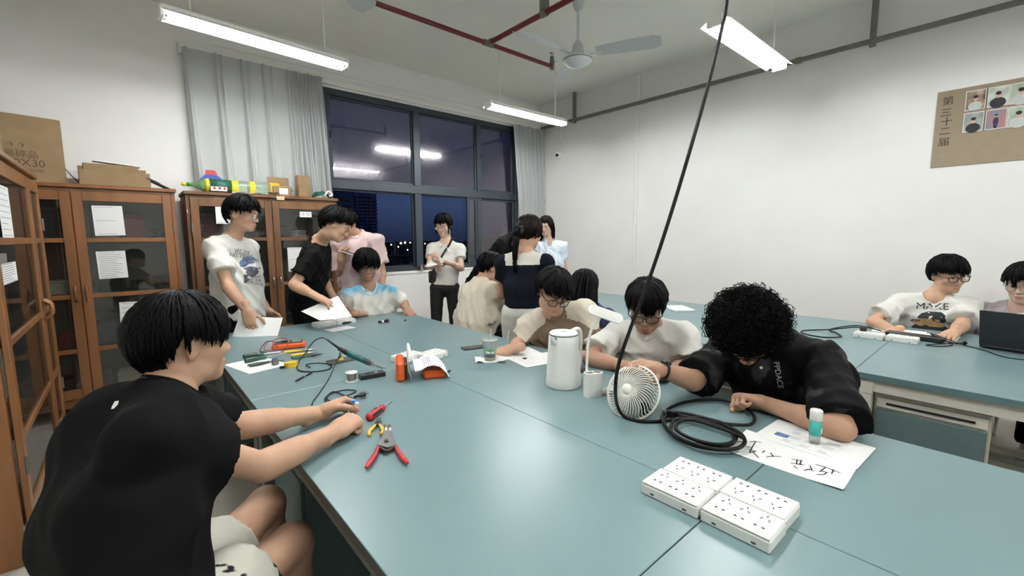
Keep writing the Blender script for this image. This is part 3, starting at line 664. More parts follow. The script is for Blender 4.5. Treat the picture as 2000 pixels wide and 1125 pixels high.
t = thing('plastic_bag', 'thin white plastic sheet under the bottle rocket', 'bag', (1.0, 4.94, 1.87))
P = [[V(-.2 + .42 * u, -.05 + .1 * v, .006 + .012 * abs(math.sin(u * 9 + v * 3))) for v in np.linspace(0, 1, 4)] for u in np.linspace(0, 1, 16)]
MB().grid(P, True, .002).build('sheet', m_paper, t)
t = carton('cardboard_box', 'open brown box with a white label beside the bottle rocket', (1.235, 4.98, 1.87), 0, .17, .14, .1, flap=False)
MB().bx(-.1, .1, .074, .078, 0, .2).build('raised_flap', m_kraft, t); MB().bx(-.03, .05, -.072, -.071, .02, .08).build('label', m_paper, t); MB().box((-.09, -.09, .02), (.09, .004, .06), rotm('X', 1.2)).build('flap', m_kraft, t)
carton('cardboard_box', 'small open kraft carton in front of the taller one on the worn cabinet', (1.415, 4.9, 1.87), .05, .085, .075, .11)
carton('cardboard_box', 'narrow taped kraft carton at the right end of the worn cabinet', (1.475, 5.06, 1.87), .0, .13, .1, .235)
t = thing('foil_bag', 'crumpled green and white packet at the right end of the worn cabinet', 'packet', (1.62, 4.95, 1.87))
P = [[V(-.09 + .2 * u, -.05 + .1 * v, .012 + .07 * math.sin(math.pi * u) * (0.4 + .6 * v) + .012 * math.sin(u * 14 + 5 * v)) for v in np.linspace(0, 1, 5)] for u in np.linspace(0, 1, 14)]
MB().grid(P, True, .003).build('packet', m_dkgreen, t); MB().tube(catmull([V(.02, -.052, .03), V(.06, -.055, .075), V(.1, -.05, .045), V(.07, -.052, .02)], 5), .009, 8).build('white_edge', m_paper, t)

# ================================================================== THINGS ON THE TABLES
T = 0.75
def tp(px, py, z=T): return at(px, py, z=z)
m_wplas = mat('white_plastic', (236, 236, 230), 0.35, var=0.01); m_slot = mat('dark_slot', (40, 40, 40), .6, var=0)
m_orange = mat('orange_rubber', (226, 92, 34), .5, var=.03); m_dgrey = mat('dark_grey_plastic', (52, 52, 54), .5); m_dgreen = mat('dark_green_grip', (22, 84, 66), .45); m_ygrip = mat('yellow_grip', (226, 186, 44), .45); m_rgrip = mat('red_grip', (190, 32, 44), .4)
m_steelb = mat('bright_steel', (188, 188, 184), .28, .9, var=.05)
RD = np.eye(3)
def rz_of(a, b): return math.atan2(b[1] - a[1], b[0] - a[0])
# ---- four white socket blocks
def socket_block(L=.158, W_=.103, Hh=.036):
    t = thing('power_socket', 'socket', 'socket'); MB().bx(-L / 2, L / 2, -W_ / 2, W_ / 2, 0, Hh * .8, .003).build('base', m_wplas, t)
    MB().bx(-L / 2 + .001, L / 2 - .001, -W_ / 2 + .001, W_ / 2 - .001, Hh * .83, Hh, .004).build('cover', m_wplas, t); MB().bx(-L / 2 + .012, L / 2 - .012, -W_ / 2 + .012, W_ / 2 - .012, Hh, Hh + .001, .0008).build('face_plate', m_wplas, t)
    for k in (-1, 0, 1):
        x = k * .045; s = MB()
        for sx in (-1, 1): s.box((x + sx * .0085, -.024, Hh + .0014), (.0075, .0022, .0012)); s.box((x + sx * .0085, -.0225, Hh + .0014), (.0035, .004, .0012))
        s.build('two_pin_slot', m_slot, t); s = MB()
        s.box((x, .030, Hh + .0014), (.002, .008, .0012)); s.box((x - .0085, .014, Hh + .0014), (.008, .002, .0012), Rz(.9)); s.box((x + .0085, .014, Hh + .0014), (.008, .002, .0012), Rz(-.9)); s.build('three_pin_slot', m_slot, t)
    for k in (-1, 1):
        for q in (-1, 1): MB().bx(k * .045 - .005, k * .045 + .005, q * (W_ / 2 + .0003) - .0006, q * (W_ / 2 + .0003) + .0006, .008, .012).build('knockout', m_slot, t)
    return t
S0 = socket_block(); S0['group'] = 'white socket blocks'; xa, xb = 1.066, 1.171
S0.location = (xb, .545, T); S0.rotation_euler = (0, 0, math.pi / 2 + .01); S0['label'] = 'white socket block at the back left of the four on the front table'
copy_tree(S0, None, (xa, .548, T), -math.pi / 2 + .015, 'white socket block at the front left of the four on the front table')
copy_tree(S0, None, (xb + .003, .384, T), math.pi / 2 - .02, 'white socket block at the back right of the four on the front table')
copy_tree(S0, None, (xa + .002, .382, T), -math.pi / 2 - .012, 'white socket block at the front right of the four on the front table')
a = tp(815, 705); copy_tree(S0, None, (1.17, 2.26, T), .25, 'white socket block behind the orange tester'); copy_tree(S0, None, (1.30, 2.20, T), .25, 'white socket block lying under the printed sheet')
a = tp(622, 632); copy_tree(S0, None, (a[0], 3.60, T), .1, 'white socket block in front of the black polo, left one'); copy_tree(S0, None, (a[0] + .165, 3.62, T), .1, 'white socket block in front of the black polo, right one')
a = tp(1690, 660); b = tp(1750, 668)
copy_tree(S0, None, (3.80, .62, T), -math.pi / 2 - .05, 'white socket block with a black plug on the right table'); copy_tree(S0, None, (3.82, .45, T), -math.pi / 2 - .05, 'empty white socket block next to the black adapter')
# ---- papers near the curly-haired man
def flat_sheet(name, label, c, rz, w_, h_, z, group=None, curl=0.0):
    t = thing(name, label, 'paper', (c[0], c[1], z), rz, group); P = [[V((i / 8 - .5) * w_, (j / 8 - .5) * h_, curl * max(0, abs(i / 8 - .5) - .3) * max(0, abs(j / 8 - .5) - .2) * 20) for j in range(9)] for i in range(9)]
    MB().grid(P, True, .0006).build('page', m_paper, t); return t
def pxstrokes(parent, name, lines, r, z, m):
    mb = MB(); c = parent.location
    for ln in lines:
        L = [tp(x, y, z) for x, y in ln]; strokes(mb, [[(p[0], p[1]) for p in L]], r, (-c[0], -c[1], z - c[2]), RD, .0)
    return mb.build(name, m, parent, off=None, rotz=-parent.rotation_euler[2])
zz = T + .0008
hw = flat_sheet('handwritten_sheet', 'white sheet with large black handwriting beside the cable coil', (1.535, .425), .02, .21, .325, zz, 'papers by the curly-haired man', .004)
Z5 = lambda x, y: (1280 + x / 2.557, 540 + y / 2.557)
hand_lines = [[(472, 826), (500, 822), (528, 830)], [(500, 826), (484, 852), (455, 850)], [(484, 852), (470, 880), (505, 872)], [(470, 866), (500, 872)], [(556, 902), (588, 896), (626, 900)], [(575, 880), (590, 900)], [(546, 870), (535, 880)],
              [(682, 912), (735, 920)], [(678, 932), (742, 940)], [(708, 914), (705, 936)], [(728, 918), (722, 940)], [(690, 946), (708, 958)], [(742, 968), (770, 962), (790, 970)], [(772, 945), (782, 966)], [(808, 990), (842, 988), (858, 978), (838, 972)], [(800, 938), (850, 952), (925, 982)], [(850, 952), (822, 975)], [(515, 905), (490, 878)], [(890, 965), (880, 985)]]
pxstrokes(hw, 'handwriting', [[Z5(x, y) for x, y in l] for l in hand_lines], .0018, zz + .0012, m_ink)
pr = flat_sheet('printed_form', 'white printed form with a small photo beneath the glue stick', (1.715, .405), -.05, .21, .297, zz + .0012, 'papers by the curly-haired man')
rows = MB(); q = random.Random(4)
for i in range(5):
    y = -.06 + i * .045; strokes(rows, [[(-.075, y - .02), (.085, y - .02)]], .0005, (0, 0, 0), Rz(-math.pi / 2), .001)
    for k in range(3):
        for j in range(2): x0 = -.07 + k * .052; strokes(rows, [[(x0, y - j * .011), (x0 + q.uniform(.02, .04), y - j * .011)]], .0011, (0, 0, 0), Rz(-math.pi / 2), .001)
rows.build('print', m_greyink, pr)
MB().box((-.03, .085, .001), (.03, .04, .0006)).build('photo', mat('dark_photo', (24, 30, 52), .4, col2=(90, 130, 190), scale=60), pr)
# ---- glue stick
a = tp(1590, 866); t = thing('glue_stick', 'glue stick with white cap and teal label standing on the printed form', 'glue stick', (a[0], a[1], zz + .002))
m_teal = mat('teal_label', (52, 172, 160), .4, var=.03); m_clrp = glass('clear_plastic', (.9, .92, .9), .05, .05, haze=.3, hazec=(.75, .78, .74))
MB().lathe([(.0, 0), (.015, 0), (.015, .008), (.0165, .01), (.0165, .03)], 20).build('foot', m_clrp, t); MB().lathe([(.0175, .03), (.0175, .08)], 20).build('label', m_teal, t); MB().lathe([(.0155, .012), (.0155, .04), (.0, .04)], 20).build('glue', m_wplas, t)
MB().lathe([(.0185, .08), (.0188, .112), (.017, .116), (.0, .1165)], 20).build('cap', m_wplas, t); MB().box((.004, -.0176, .045), (.012, .001, .018)).build('text_patch', m_paper, t)
# ---- black cable: hanging from the ceiling, then coiled on the table
RB = .0062
hang = [(1421, -10, 1.40), (1411, 50, 1.40), (1385, 160, 1.41), (1350, 285, 1.42), (1308, 425, 1.44), (1268, 545, 1.46), (1232, 640, 1.48), (1210, 705, 1.495), (1202, 755, 1.51)]
pts = [at(x, y, d=d) for x, y, d in hang]; top = pts[0] + (pts[0] - pts[2]) * .3; ceil_p = V(top[0] + .25, top[1] + .05, CEIL)
tab = [(1206, 793, T + .055), (1222, 815, T + .008), (1255, 823, T + .007), (1292, 822, T + .007), (1340, 816, T + .012)]
pts = [ceil_p, (ceil_p * .45 + pts[0] * .55) + V(.03, 0, 0)] + pts + [at(x, y, z=z) for x, y, z in tab]
# coil
coilpx = [(1380, 818), (1420, 830), (1438, 848), (1428, 868), (1390, 872), (1340, 862), (1305, 840), (1298, 818), (1318, 806), (1360, 812), (1410, 828), (1450, 850), (1448, 872), (1405, 878), (1350, 868), (1312, 846), (1316, 822), (1342, 818), (1385, 826), (1425, 842), (1432, 862), (1400, 868), (1355, 858), (1322, 840), (1326, 824), (1350, 820), (1395, 832), (1452, 856), (1440, 876), (1385, 875), (1330, 856), (1300, 832), (1294, 812), (1310, 796), (1345, 784), (1395, 780), (1445, 790), (1472, 812), (1468, 828), (1440, 830), (1390, 824), (1350, 816), (1322, 810)]
lift = lambda i: T + .007 + .0006 * i * (1 if i < 32 else .4)
pts += [at(x, y, z=lift(i)) for i, (x, y) in enumerate(coilpx)]
t = thing('power_cable', 'thick black cable hanging from the ceiling and coiled on the table', 'cable', (float(pts[20][0]), float(pts[20][1]), T)); O_ = t.location
MB().tube(catmull(pts, 6), RB, 8).build('cord', m_rubber, t, off=O_)
e0 = at(1322, 810, z=T + .02); e1 = at(1303, 806, z=T + .02)
F_ = frame_z(e1 - e0); MB().box((e0 + e1) / 2, (.018, .026, .036), F_, .003).build('connector', m_rubber, t, off=O_); MB().box(e1 + (e1 - e0) * .3, (.008, .018, .016), F_).build('connector_tip', m_steelb, t, off=O_)
# ---- clip fan
fc = at(1236, 766, d=1.74); fd = unit(TOW * .64 - RGT * .60 + V(0, 0, .48)); FF = frame_z(fd)
t = thing('clip_fan', 'small white clip fan with round wire cage lying tilted on the table', 'fan', (fc[0], fc[1], T)); O_ = (fc[0], fc[1], T)
m_cage = mat('white_cage', (232, 230, 220), .4, var=.01); RF = .107
L_ = lambda r, a, z: fc + FF @ V(r * math.cos(a), r * math.sin(a), z)
MB().tube([L_(RF, a, 0) for a in np.linspace(0, 2 * math.pi, 40, endpoint=False)], .0045, 8, closed=True).build('rim', m_cage, t, off=O_)
for k in range(44):
    a0 = 2 * math.pi * k / 44; MB().tube([L_(RF * math.sin(u * math.pi / 2) * .88 + .012 * (1 - u), a0 + .55 * (1 - u), .012 + .045 * math.cos(u * math.pi / 2 * .96)) for u in np.linspace(.06, 1, 7)] + [L_(RF, a0 - .03, .002)], .0019, 5).build('cage_wire', m_cage, t, off=O_)
for k in range(30):
    a0 = 2 * math.pi * k / 30; MB().tube([L_(RF * u, a0, -.06 * math.sqrt(max(0, 1 - u ** 2.5)) - .0) for u in (.3, .6, .8, .93, 1)], .0013, 4).build('rear_wire', m_cage, t, off=O_)
MB().lathe([(.0, .064), (.018, .063), (.021, .058), (.021, .052)], 24, fc, FF).build('badge', m_cage, t, off=O_); MB().lathe([(.0, -.1), (.028, -.098), (.034, -.06), (.03, -.03), (.022, -.01), (.0, -.01)], 20, fc, FF).build('motor', m_cage, t, off=O_)
for k in range(5):
    R_ = FF @ Rz(k * 2 * math.pi / 5); P = [[fc + R_ @ V(r, (v - .5) * .055 * (.6 + r * 5), (v - .5) * .028) for v in (0, .5, 1)] for r in (.018, .04, .065, .085)]; MB().grid(P, True, .002).build('blade', mat('fan_blade_grey', (150, 150, 146), .5), t, off=O_)
ck = fc + FF @ V(.045, .075, -.06); ck = at(1262, 795, d=1.76); MB().box(ck, (.03, .05, .035), frame_z(V(.6, -.5, .3)), .006).build('clip', m_black, t, off=O_)
MB().cyl(ck, fc + FF @ V(0, 0, -.08), .009, n=10).build('clip_neck', m_black, t, off=O_); MB().box((ck[0], ck[1], T + .008), (.06, .04, .014), Rz(.5), .004).build('clip_foot', m_black, t, off=O_)
# ---- kettle
kb = tp(1100, 752); t = thing('electric_kettle', 'tall white electric kettle with lid on the table', 'kettle', (kb[0], kb[1], T), rz_of((0, 0), RGT) + .75); t.scale = (1.22, 1.22, 1.22)
MB().lathe([(.0, .0), (.066, 0), (.069, .006), (.067, .03), (.0585, .17), (.0565, .2), (.054, .203), (.0, .2035)], 36).build('body', m_wplas, t)
MB().lathe([(.0, .203), (.0545, .203), (.0555, .2065), (.05, .2125), (.02, .2145), (.0, .2145)], 36).build('lid', m_wplas, t); MB().lathe([(.0, .215), (.012, .2155), (.01, .2185), (.0, .219)], 16).build('lid_knob', m_wplas, t)
MB().lathe([(.0563, .2015), (.0568, .2028)], 36).build('lid_gap', m_slot, t)
MB().add([(-.055, -.018, .2), (-.055, .018, .2), (-.075, 0, .202), (-.057, -.014, .165), (-.057, .014, .165), (-.06, 0, .15)], [(0, 2, 3), (1, 4, 2), (2, 4, 3), (3, 4, 5), (0, 1, 2)]).build('spout', m_wplas, t); MB().box((-.056, 0, .1965), (.012, .03, .008), None, .002).build('spout_opening', m_slot, t)
MB().tube(catmull([V(.05, 0, .205), V(.085, 0, .208), V(.1, 0, .185), V(.1, 0, .12), V(.094, 0, .06), V(.066, 0, .045)], 6), .0105, 10, flat=1.0).build('handle', m_wplas, t)
MB().box((.05, -.0465, .03), (.012, .002, .02), Rz(.75), .0008).build('button', m_wplas, t); MB().box((.049, -.048, .055), (.012, .001, .01), Rz(.75)).build('logo', m_dgrey, t); MB().box((.028, -.054, .16), (.002, .001, .035), Rz(.45)).build('level_mark', m_slot, t)
# ---- white desk lamp with pen holder
lb_ = tp(1158, 772); t = thing('desk_lamp', 'white gooseneck desk lamp with pen holder base next to the kettle', 'lamp', (lb_[0], lb_[1], T)); O_ = (lb_[0], lb_[1], T); lb = V(lb_[0], lb_[1], T)
base = MB(); axd = RGT * .9 - TOW * .25; ang = math.atan2(axd[1], axd[0]); base.tf((0, 0, 0), Rz(ang))
cap = [(.028 * math.cos(a) + (.016 if math.cos(a) > 0 else -.016), .026 * math.sin(a)) for a in np.linspace(-math.pi, math.pi, 24, endpoint=False)]
base.prism(cap, 0, .105, smooth=True); base.build('holder', m_wplas, t)
for q in (-1, 1):
    hmb = MB().tf((0, 0, 0), Rz(ang)); hmb.lathe([(.0, .08), (.016, .08), (.018, .1065), (.02, .1065), (.0205, .1045)], 20, (q * .018, 0, 0)); hmb.build('pen_cup', m_wplas, t); hm2 = MB().tf((0, 0, 0), Rz(ang)); hm2.lathe([(.0, .1058), (.0165, .1058), (.0165, .1062), (.0, .1062)], 18, (q * .018, 0, 0)); hm2.build('cup_shade_disc', mat('cup_shade_grey', (120, 118, 110), .6), t)  # grey disc closes each cup, its tone paints the shade inside
st = MB().tf((0, 0, 0), Rz(ang)); st.box((.075, 0, .02), (.05, .04, .006), rotm('Y', -.35), .002).box((.055, 0, .012), (.05, .03, .024), None, .006); st.build('phone_rest', m_wplas, t)
neck = [lb + V(0, 0, .105) - RGT * .024, at(1146, 720, d=depth(lb)), at(1149, 672, d=depth(lb)), at(1157, 640, d=depth(lb) - .01), at(1174, 618, d=depth(lb) - .02)]
MB().tube(catmull(neck, 8), .0062, 10).build('gooseneck', m_wplas, t, off=O_)
h0 = at(1153, 603, d=depth(lb) - .02); h1 = at(1212, 624, d=depth(lb) - .05); Fh = frame_z(h1 - h0, TOW); L_h = np.linalg.norm(h1 - h0)
hp = [(x, y) for x, y in [(.014 * math.cos(a), .010 * math.sin(a)) for a in np.linspace(0, 2 * math.pi, 14, endpoint=False)]]
hx_ = unit(h1 - h0); hn_ = unit(TOW * .8 + V(0, 0, .35)); hn_ = unit(hn_ - hx_ * (hn_ @ hx_)); Rh = np.stack([hx_, np.cross(hn_, hx_), hn_], 1); hl_, hr_ = L_h * .5 - .012, .022
capo = [(hr_ * math.cos(a) + (hl_ if math.cos(a) > 0 else -hl_), hr_ * math.sin(a)) for a in np.linspace(-math.pi, math.pi, 28, endpoint=False)]
MB().prism(capo, -.008, .006, Rh, (h0 + h1) / 2, True).build('lamp_head', m_wplas, t, off=O_)
MB().prism([(x * .86, y * .5) for x, y in capo], .006, .0072, Rh, (h0 + h1) / 2, True).build('diffuser', m_white, t, off=O_)
# ---- cup with straw, napkin, phone, papers of the writing man
cb = tp(957, 704); t = thing('drink_cup', 'clear plastic cup with lid and straw on a napkin', 'cup', (cb[0], cb[1], T + .004)); m_cup = glass('cup_plastic', (.90, .93, .92), .06, .05, haze=.14, hazec=(.8, .84, .82))
MB().lathe([(.0, .0), (.03, 0), (.0315, .004), (.044, .115), (.0445, .118)], 28).build('cup_wall', m_cup, t); MB().lathe([(.0, .122), (.03, .123), (.044, .121), (.047, .117), (.045, .114)], 28).build('lid', m_clrp, t)
MB().cyl((.006, 0, .02), (.012, .004, .175), .0045, n=10).build('straw', m_clrp, t); MB().lathe([(.0, .004), (.029, .004), (.0315, .022), (.0, .0225)], 24).build('drink', mat('pale_drink', (208, 196, 160), .3), t); MB().lathe([(.0325, .021), (.033, .0265)], 24).build('ring_print', m_slot, t)
gp = MB()
for k, (a0, z0) in enumerate(((-2.3, .06), (-2.05, .065), (-1.75, .058), (-2.6, .07), (-1.0, .085), (-.8, .07))): gp.box((.041 * math.cos(a0) * .93, .041 * math.sin(a0) * .93, z0), (.012, .001, .009 + .004 * (k % 2)), Rz(a0 + math.pi / 2))
gp.build('leaf_print', mat('green_print', (70, 140, 72), .5), t)
t = thing('napkin', 'crumpled white napkin under the plastic cup', 'napkin', (cb[0], cb[1], T)); P = [[V((i / 10 - .5) * .17, (j / 8 - .5) * .10, .002 + (.012 * abs(math.sin(i * 1.1 + j)) if abs(i / 10 - .5) > .28 else 0)) for j in range(9)] for i in range(11)]
MB().tf((0, 0, 0), Rz(rz_of((0, 0), RGT) + .1)).grid(P, True, .001).build('tissue', m_paper, t)
pb_ = tp(925, 680); t = thing('smartphone', 'black smartphone lying by the plastic cup', 'phone', (pb_[0], pb_[1], T), rz_of((0, 0), RGT) + .42); MB().bx(-.075, .075, -.036, .036, 0, .009, .0035).build('case', m_dgrey, t); MB().bx(-.071, .071, -.033, .033, .009, .0094).build('screen', mat('phone_glass', (10, 11, 14), .08, spec=.6), t)
s1 = flat_sheet('worksheet', 'white worksheet under the writing hand', tp(1005, 690), -.25 + math.pi / 2, .21, .297, zz, 'worksheets of the writing man'); s2 = flat_sheet('worksheet', 'white worksheet with a small dark photo beside the kettle', tp(1052, 702), -.25 + math.pi / 2 + .06, .21, .297, zz + .001, 'worksheets of the writing man')
mb = MB()
for i in range(7): strokes(mb, [[(-.08, .1 - i * .03), (.08 - .02 * (i % 3), .1 - i * .03)]], .0007, (0, 0, 0), RD, .001)
mb.build('print', m_greyink, s2); p_ = tp(1025, 701); MB().box((p_[0] - s2.location[0], p_[1] - s2.location[1], .0012), (.03, .024, .0005), Rz(.3)).build('photo', m_ink, s2, rotz=-s2.rotation_euler[2])
pn0 = at(990, 674, z=.80); pn1 = at(994, 646, z=.88); t = thing('pen', 'clear ballpoint pen in the writing hand', 'pen', tuple(pn0)); MB().tube([pn0, pn1], .0045, 8).build('barrel', m_clrp, t, off=pn0); MB().tube([pn0, pn0 + (pn0 - pn1) * .22], [.004, .0008], 8).build('tip', m_steelb, t, off=pn0)
a = tp(1138, 724); t = thing('small_remote', 'small black remote lying behind the kettle', 'remote', (a[0], a[1], T), .4); MB().bx(-.03, .03, -.011, .011, 0, .009, .003).build('case', m_black, t); MB().bx(-.02, .0, -.006, .006, .009, .0098).build('buttons', m_dgrey, t)
# ---- tools on the left side
pl = flat_sheet('tool_sheet', 'white sheet under the green pliers', (.50, 2.74), .25, .21, .297, zz)
def loc2(px, py): p = tp(px, py); return p
def screwdriver(label, a, b, mg, mk, hl=.5, r=.014, name='screwdriver'):
    a = V(a[0], a[1], T + r); b = V(b[0], b[1], T + r * .6); d = b - a; L = np.linalg.norm(d); t = thing(name, label, 'screwdriver', tuple(a), 0, 'hand tools'); Fz = frame_z(d)
    MB().lathe([(.0, .0), (r * .85, .003), (r, .012), (r * .95, L * hl * .35), (r * .7, L * hl * .75), (r * .95, L * hl * .9), (r * .6, L * hl), (.0, L * hl)], 14, (0, 0, 0), Fz).build('handle', mg, t)
    for k in range(3): MB().tf((0, 0, 0), Fz @ Rz(k * 2.1 + .6)).bx(r * .8, r * 1.03, -r * .35, r * .35, L * hl * .08, L * hl * .7, .001).build('grip_strip', mk, t)
    MB().cyl(Fz @ V(0, 0, L * hl), Fz @ V(0, 0, L), .0032, n=8).build('shaft', m_steelb, t); return t
screwdriver('green and black screwdriver behind the other on the tool sheet', tp(474, 701), tp(548, 690), m_dgreen, m_black, .55)
screwdriver('green and black screwdriver lying on the tool sheet', tp(478, 710), tp(560, 692), m_dgreen, m_black, .5)
def pliers(label, a, b, m1, m2, spread=.022, name='pliers', L=.15, mh=None):
    """a handle end, b jaw tip"""
    a = V(a[0], a[1], T + .008); b = V(b[0], b[1], T + .008); d = unit(b - a); L = np.linalg.norm(b - a); n = V(-d[1], d[0], 0); t = thing(name, label, 'pliers', tuple(a), 0, 'hand tools')
    pv = d * L * .66
    for s, m in ((1, m1), (-1, m2)):
        h = MB().tube(catmull([n * spread * s * .8, d * L * .2 + n * spread * s, d * L * .42 + n * spread * s * .6, d * L * .58 + n * .006 * s], 5), [.0065] * 6 + [.007] * 5 + [.005] * 5, 8, flat=.8).build('grip', m, t)
        MB().tube([pv - d * .02 + n * .006 * s, pv + n * -.004 * s, pv + d * L * .18 + n * -.004 * s, d * L + n * -.0012 * s], [.005, .009, .0055, .0018], 8, flat=.7).build('jaw', mh or m_steelb, t)
    MB().cyl(pv - V(0, 0, .007), pv + V(0, 0, .008), .006, n=12).build('pivot', mh or m_steelb, t); return t
pliers('green and black cutting pliers in front on the tool sheet', tp(486, 717), tp(556, 703), m_dgreen, m_black, .016)
pliers('yellow handled pliers behind the others', tp(555, 690), tp(618, 684), m_ygrip, m_ygrip, .012)
pliers('yellow handled long-nose pliers', tp(568, 697), tp(620, 689), m_ygrip, m_ygrip, .012)
pliers('green handled long-nose pliers beside the tape measure', tp(570, 702), tp(630, 693), m_dgreen, m_dgreen, .012, mh=m_dgrey)
# tape measure
a = tp(568, 716); t = thing('tape_measure', 'yellow tape measure beside the white tool sheet', 'tape measure', (a[0], a[1], T), -.2); ca_ = [(.036 * math.cos(x) * (1 if math.cos(x) > 0 else .9), .03 * math.sin(x) + (.004 if math.sin(x) < 0 else 0)) for x in np.linspace(0, 2 * math.pi, 20, endpoint=False)]
MB().prism(ca_, 0, .026, smooth=True).build('case', m_ygrip, t); MB().lathe([(.0, .026), (.017, .026), (.017, .027), (.0, .0275)], 20).build('disc', m_yel, t); MB().bx(-.055, -.03, -.03, -.022, .004, .016).build('hook', m_black, t)
a = tp(538, 713); t = thing('usb_block', 'small grey and blue block at the edge of the tool sheet', 'block', (a[0], a[1], zz + .001), .3); MB().bx(-.016, .016, -.011, .011, 0, .03, .002).build('block', pal[1], t); MB().bx(-.012, .012, -.009, .009, .03, .036, .001).build('blue_top', m_blue, t)
# multimeter
def multimeter(label, c, rz, tilt=None):
    t = thing('multimeter', label, 'multimeter', tuple(c), rz, 'orange testers'); MB().bx(-.095, .095, -.045, .045, 0, .035, .009).build('holster', m_orange, t); f = MB().bx(-.08, .08, -.036, .036, .03, .041, .003).build('face', m_dgrey, t)
    MB().bx(.02, .07, -.028, .028, .041, .042).build('display', mat('lcd_grey', (132, 140, 128), .3), f); MB().lathe([(.0, .041), (.018, .041), (.016, .049), (.0, .049)], 18, (-.025, 0, 0)).build('dial', m_black, f)
    return t
a = tp(565, 679); mm1 = multimeter('orange multimeter with black leads lying behind the pliers', (a[0], a[1], T), rz_of(tp(530, 684), tp(602, 677)))
c_ = mm1.location
MB().tube(catmull([V(-.085, .0, .05), V(-.12, .05, .04), V(-.14, -.02, .012), V(-.1, -.08, .01), V(-.02, -.07, .02), V(.0, -.02, .055), V(-.05, .03, .06), V(-.09, -.02, .055), V(-.06, -.06, .03)], 8), .0028, 6).build('test_lead', m_redc, mm1)
MB().tube(catmull([V(-.09, .01, .05), V(-.13, .02, .045), V(-.16, -.05, .01), V(-.12, -.1, .006)], 8), .0028, 6).build('test_lead', m_black, mm1)
# pen, solder spool, black box
def pen(label, a, b, m, r=.005):
    a = V(a[0], a[1], T + r); b = V(b[0], b[1], T + r); t = thing('marker_pen', label, 'pen', tuple(a)); MB().tube([V(0, 0, 0), (b - a) * .06, (b - a) * .2, (b - a) * .95, (b - a)], [.001, r * .7, r, r, r * .6], 10).build('barrel', m, t); MB().tube([(b - a) * .5, (b - a) * .58], r * 1.05, 10).build('ring', m_steelb, t); MB().tube([(b - a) * .62 + V(0, 0, r), (b - a) * .92 + V(0, 0, r * 1.2)], r * .35, 6).build('clip', m_steelb, t)
pen('black and silver pen lying left of the soldering iron', tp(576, 747), tp(610, 729), m_black)
a = tp(687, 744); t = thing('solder_spool', 'small solder wire spool beside the black box', 'spool', (a[0], a[1], T)); m_sold = mat('solder_wire', (150, 146, 140), .35, .8, scale=300, stretch=(1, 1, 8), bump=.2)
MB().lathe([(.0, 0), (.029, 0), (.029, .004), (.0, .004)], 26).build('flange', m_wplas, t); MB().lathe([(.021, .004), (.0225, .012), (.0225, .034), (.021, .042)], 26).build('winding', m_sold, t); MB().lathe([(.0, .042), (.029, .042), (.029, .046), (.008, .046), (.008, .044), (.0, .044)], 26).build('flange', m_wplas, t)
for k in range(5): MB().bx(.014, .02, -.003, .003, .0461, .0464).build('label_mark', m_dgrey, t).rotation_euler = (0, 0, k * 1.25)
a = tp(727, 737); t = thing('battery_box', 'flat black box beside the solder spool', 'box', (a[0], a[1], T), rz_of(tp(702, 742), tp(752, 733))); MB().bx(-.062, .062, -.022, .022, 0, .024, .002).build('case', m_black, t); MB().bx(.015, .027, -.004, .006, .024, .0245).build('sticker', m_paper, t); MB().bx(-.03, -.015, -.002, .002, .024, .026).build('switch', m_dgrey, t)
# soldering iron on its stand
s0 = tp(640, 712); s1_ = tp(702, 700); t = thing('iron_stand', 'metal stand holding the soldering iron', 'stand', ((s0[0] + s1_[0]) / 2, (s0[1] + s1_[1]) / 2, T), rz_of(s0, s1_)); Ls = np.linalg.norm(s1_ - s0)
MB().bx(-Ls / 2, Ls / 2, -.028, .028, 0, .004).bx(-Ls / 2, Ls / 2, -.028, -.026, 0, .016).bx(-Ls / 2, Ls / 2, .026, .028, 0, .016).build('tray', m_steel, t); MB().box((-.02, 0, .03), (.008, .02, .055), None, .002).build('post', m_steel, t); MB().box((-.02, .0, .014), (.03, .03, .02), None, .004).build('sponge', m_ygrip, t)
ip = [at(640, 664, z=T + .125), at(663, 681, z=T + .11), at(680, 690, z=T + .10), at(716, 706, z=T + .06), at(738, 715, z=T + .035), at(755, 720, z=T + .02)]
t = thing('soldering_iron', 'teal and black soldering iron resting in its stand', 'soldering iron', tuple(ip[2])); O_ = ip[2]
MB().tube(ip[0:2], .0065, 10).build('strain_relief', m_black, t, off=O_); MB().tube([ip[1], ip[2]], [.012, .0145], 12).build('rear_cap', m_black, t, off=O_); MB().tube([ip[2], ip[2] * .5 + ip[3] * .5, ip[3]], [.016, .0165, .015], 12).build('handle', mat('teal_handle', (26, 88, 90), .4), t, off=O_)
MB().tube([ip[3], ip[3] * .6 + ip[4] * .4], [.0165, .014], 12).build('collar', m_dgrey, t, off=O_); MB().tube([ip[3] * .6 + ip[4] * .4, ip[4], ip[5]], [.005, .0045, .0012], 10).build('tip', m_steelb, t, off=O_)
sp_ = []; dd = ip[5] - ip[3]; Fs = frame_z(dd)
for i in range(90): u = i / 89; sp_.append(ip[3] + dd * (.15 + .68 * u) + Fs @ V(math.cos(i * .75), math.sin(i * .75), 0) * (.0165 - .005 * u))
MB().tube(sp_, .0011, 4).build('spring_guard', m_steelb, t, off=O_)
cord = [ip[0], at(628, 660, z=T + .12), at(612, 668, z=T + .09), at(596, 690, z=T + .04), at(583, 708, z=T + .006), at(582, 722, z=T + .005), at(605, 726, z=T + .005), at(640, 722, z=T + .005), at(647, 713, z=T + .006), at(622, 709, z=T + .009), at(598, 712, z=T + .012), at(606, 718, z=T + .008)]
MB().tube(catmull(cord, 8), .0032, 7).build('cord', m_rubber, t, off=O_)
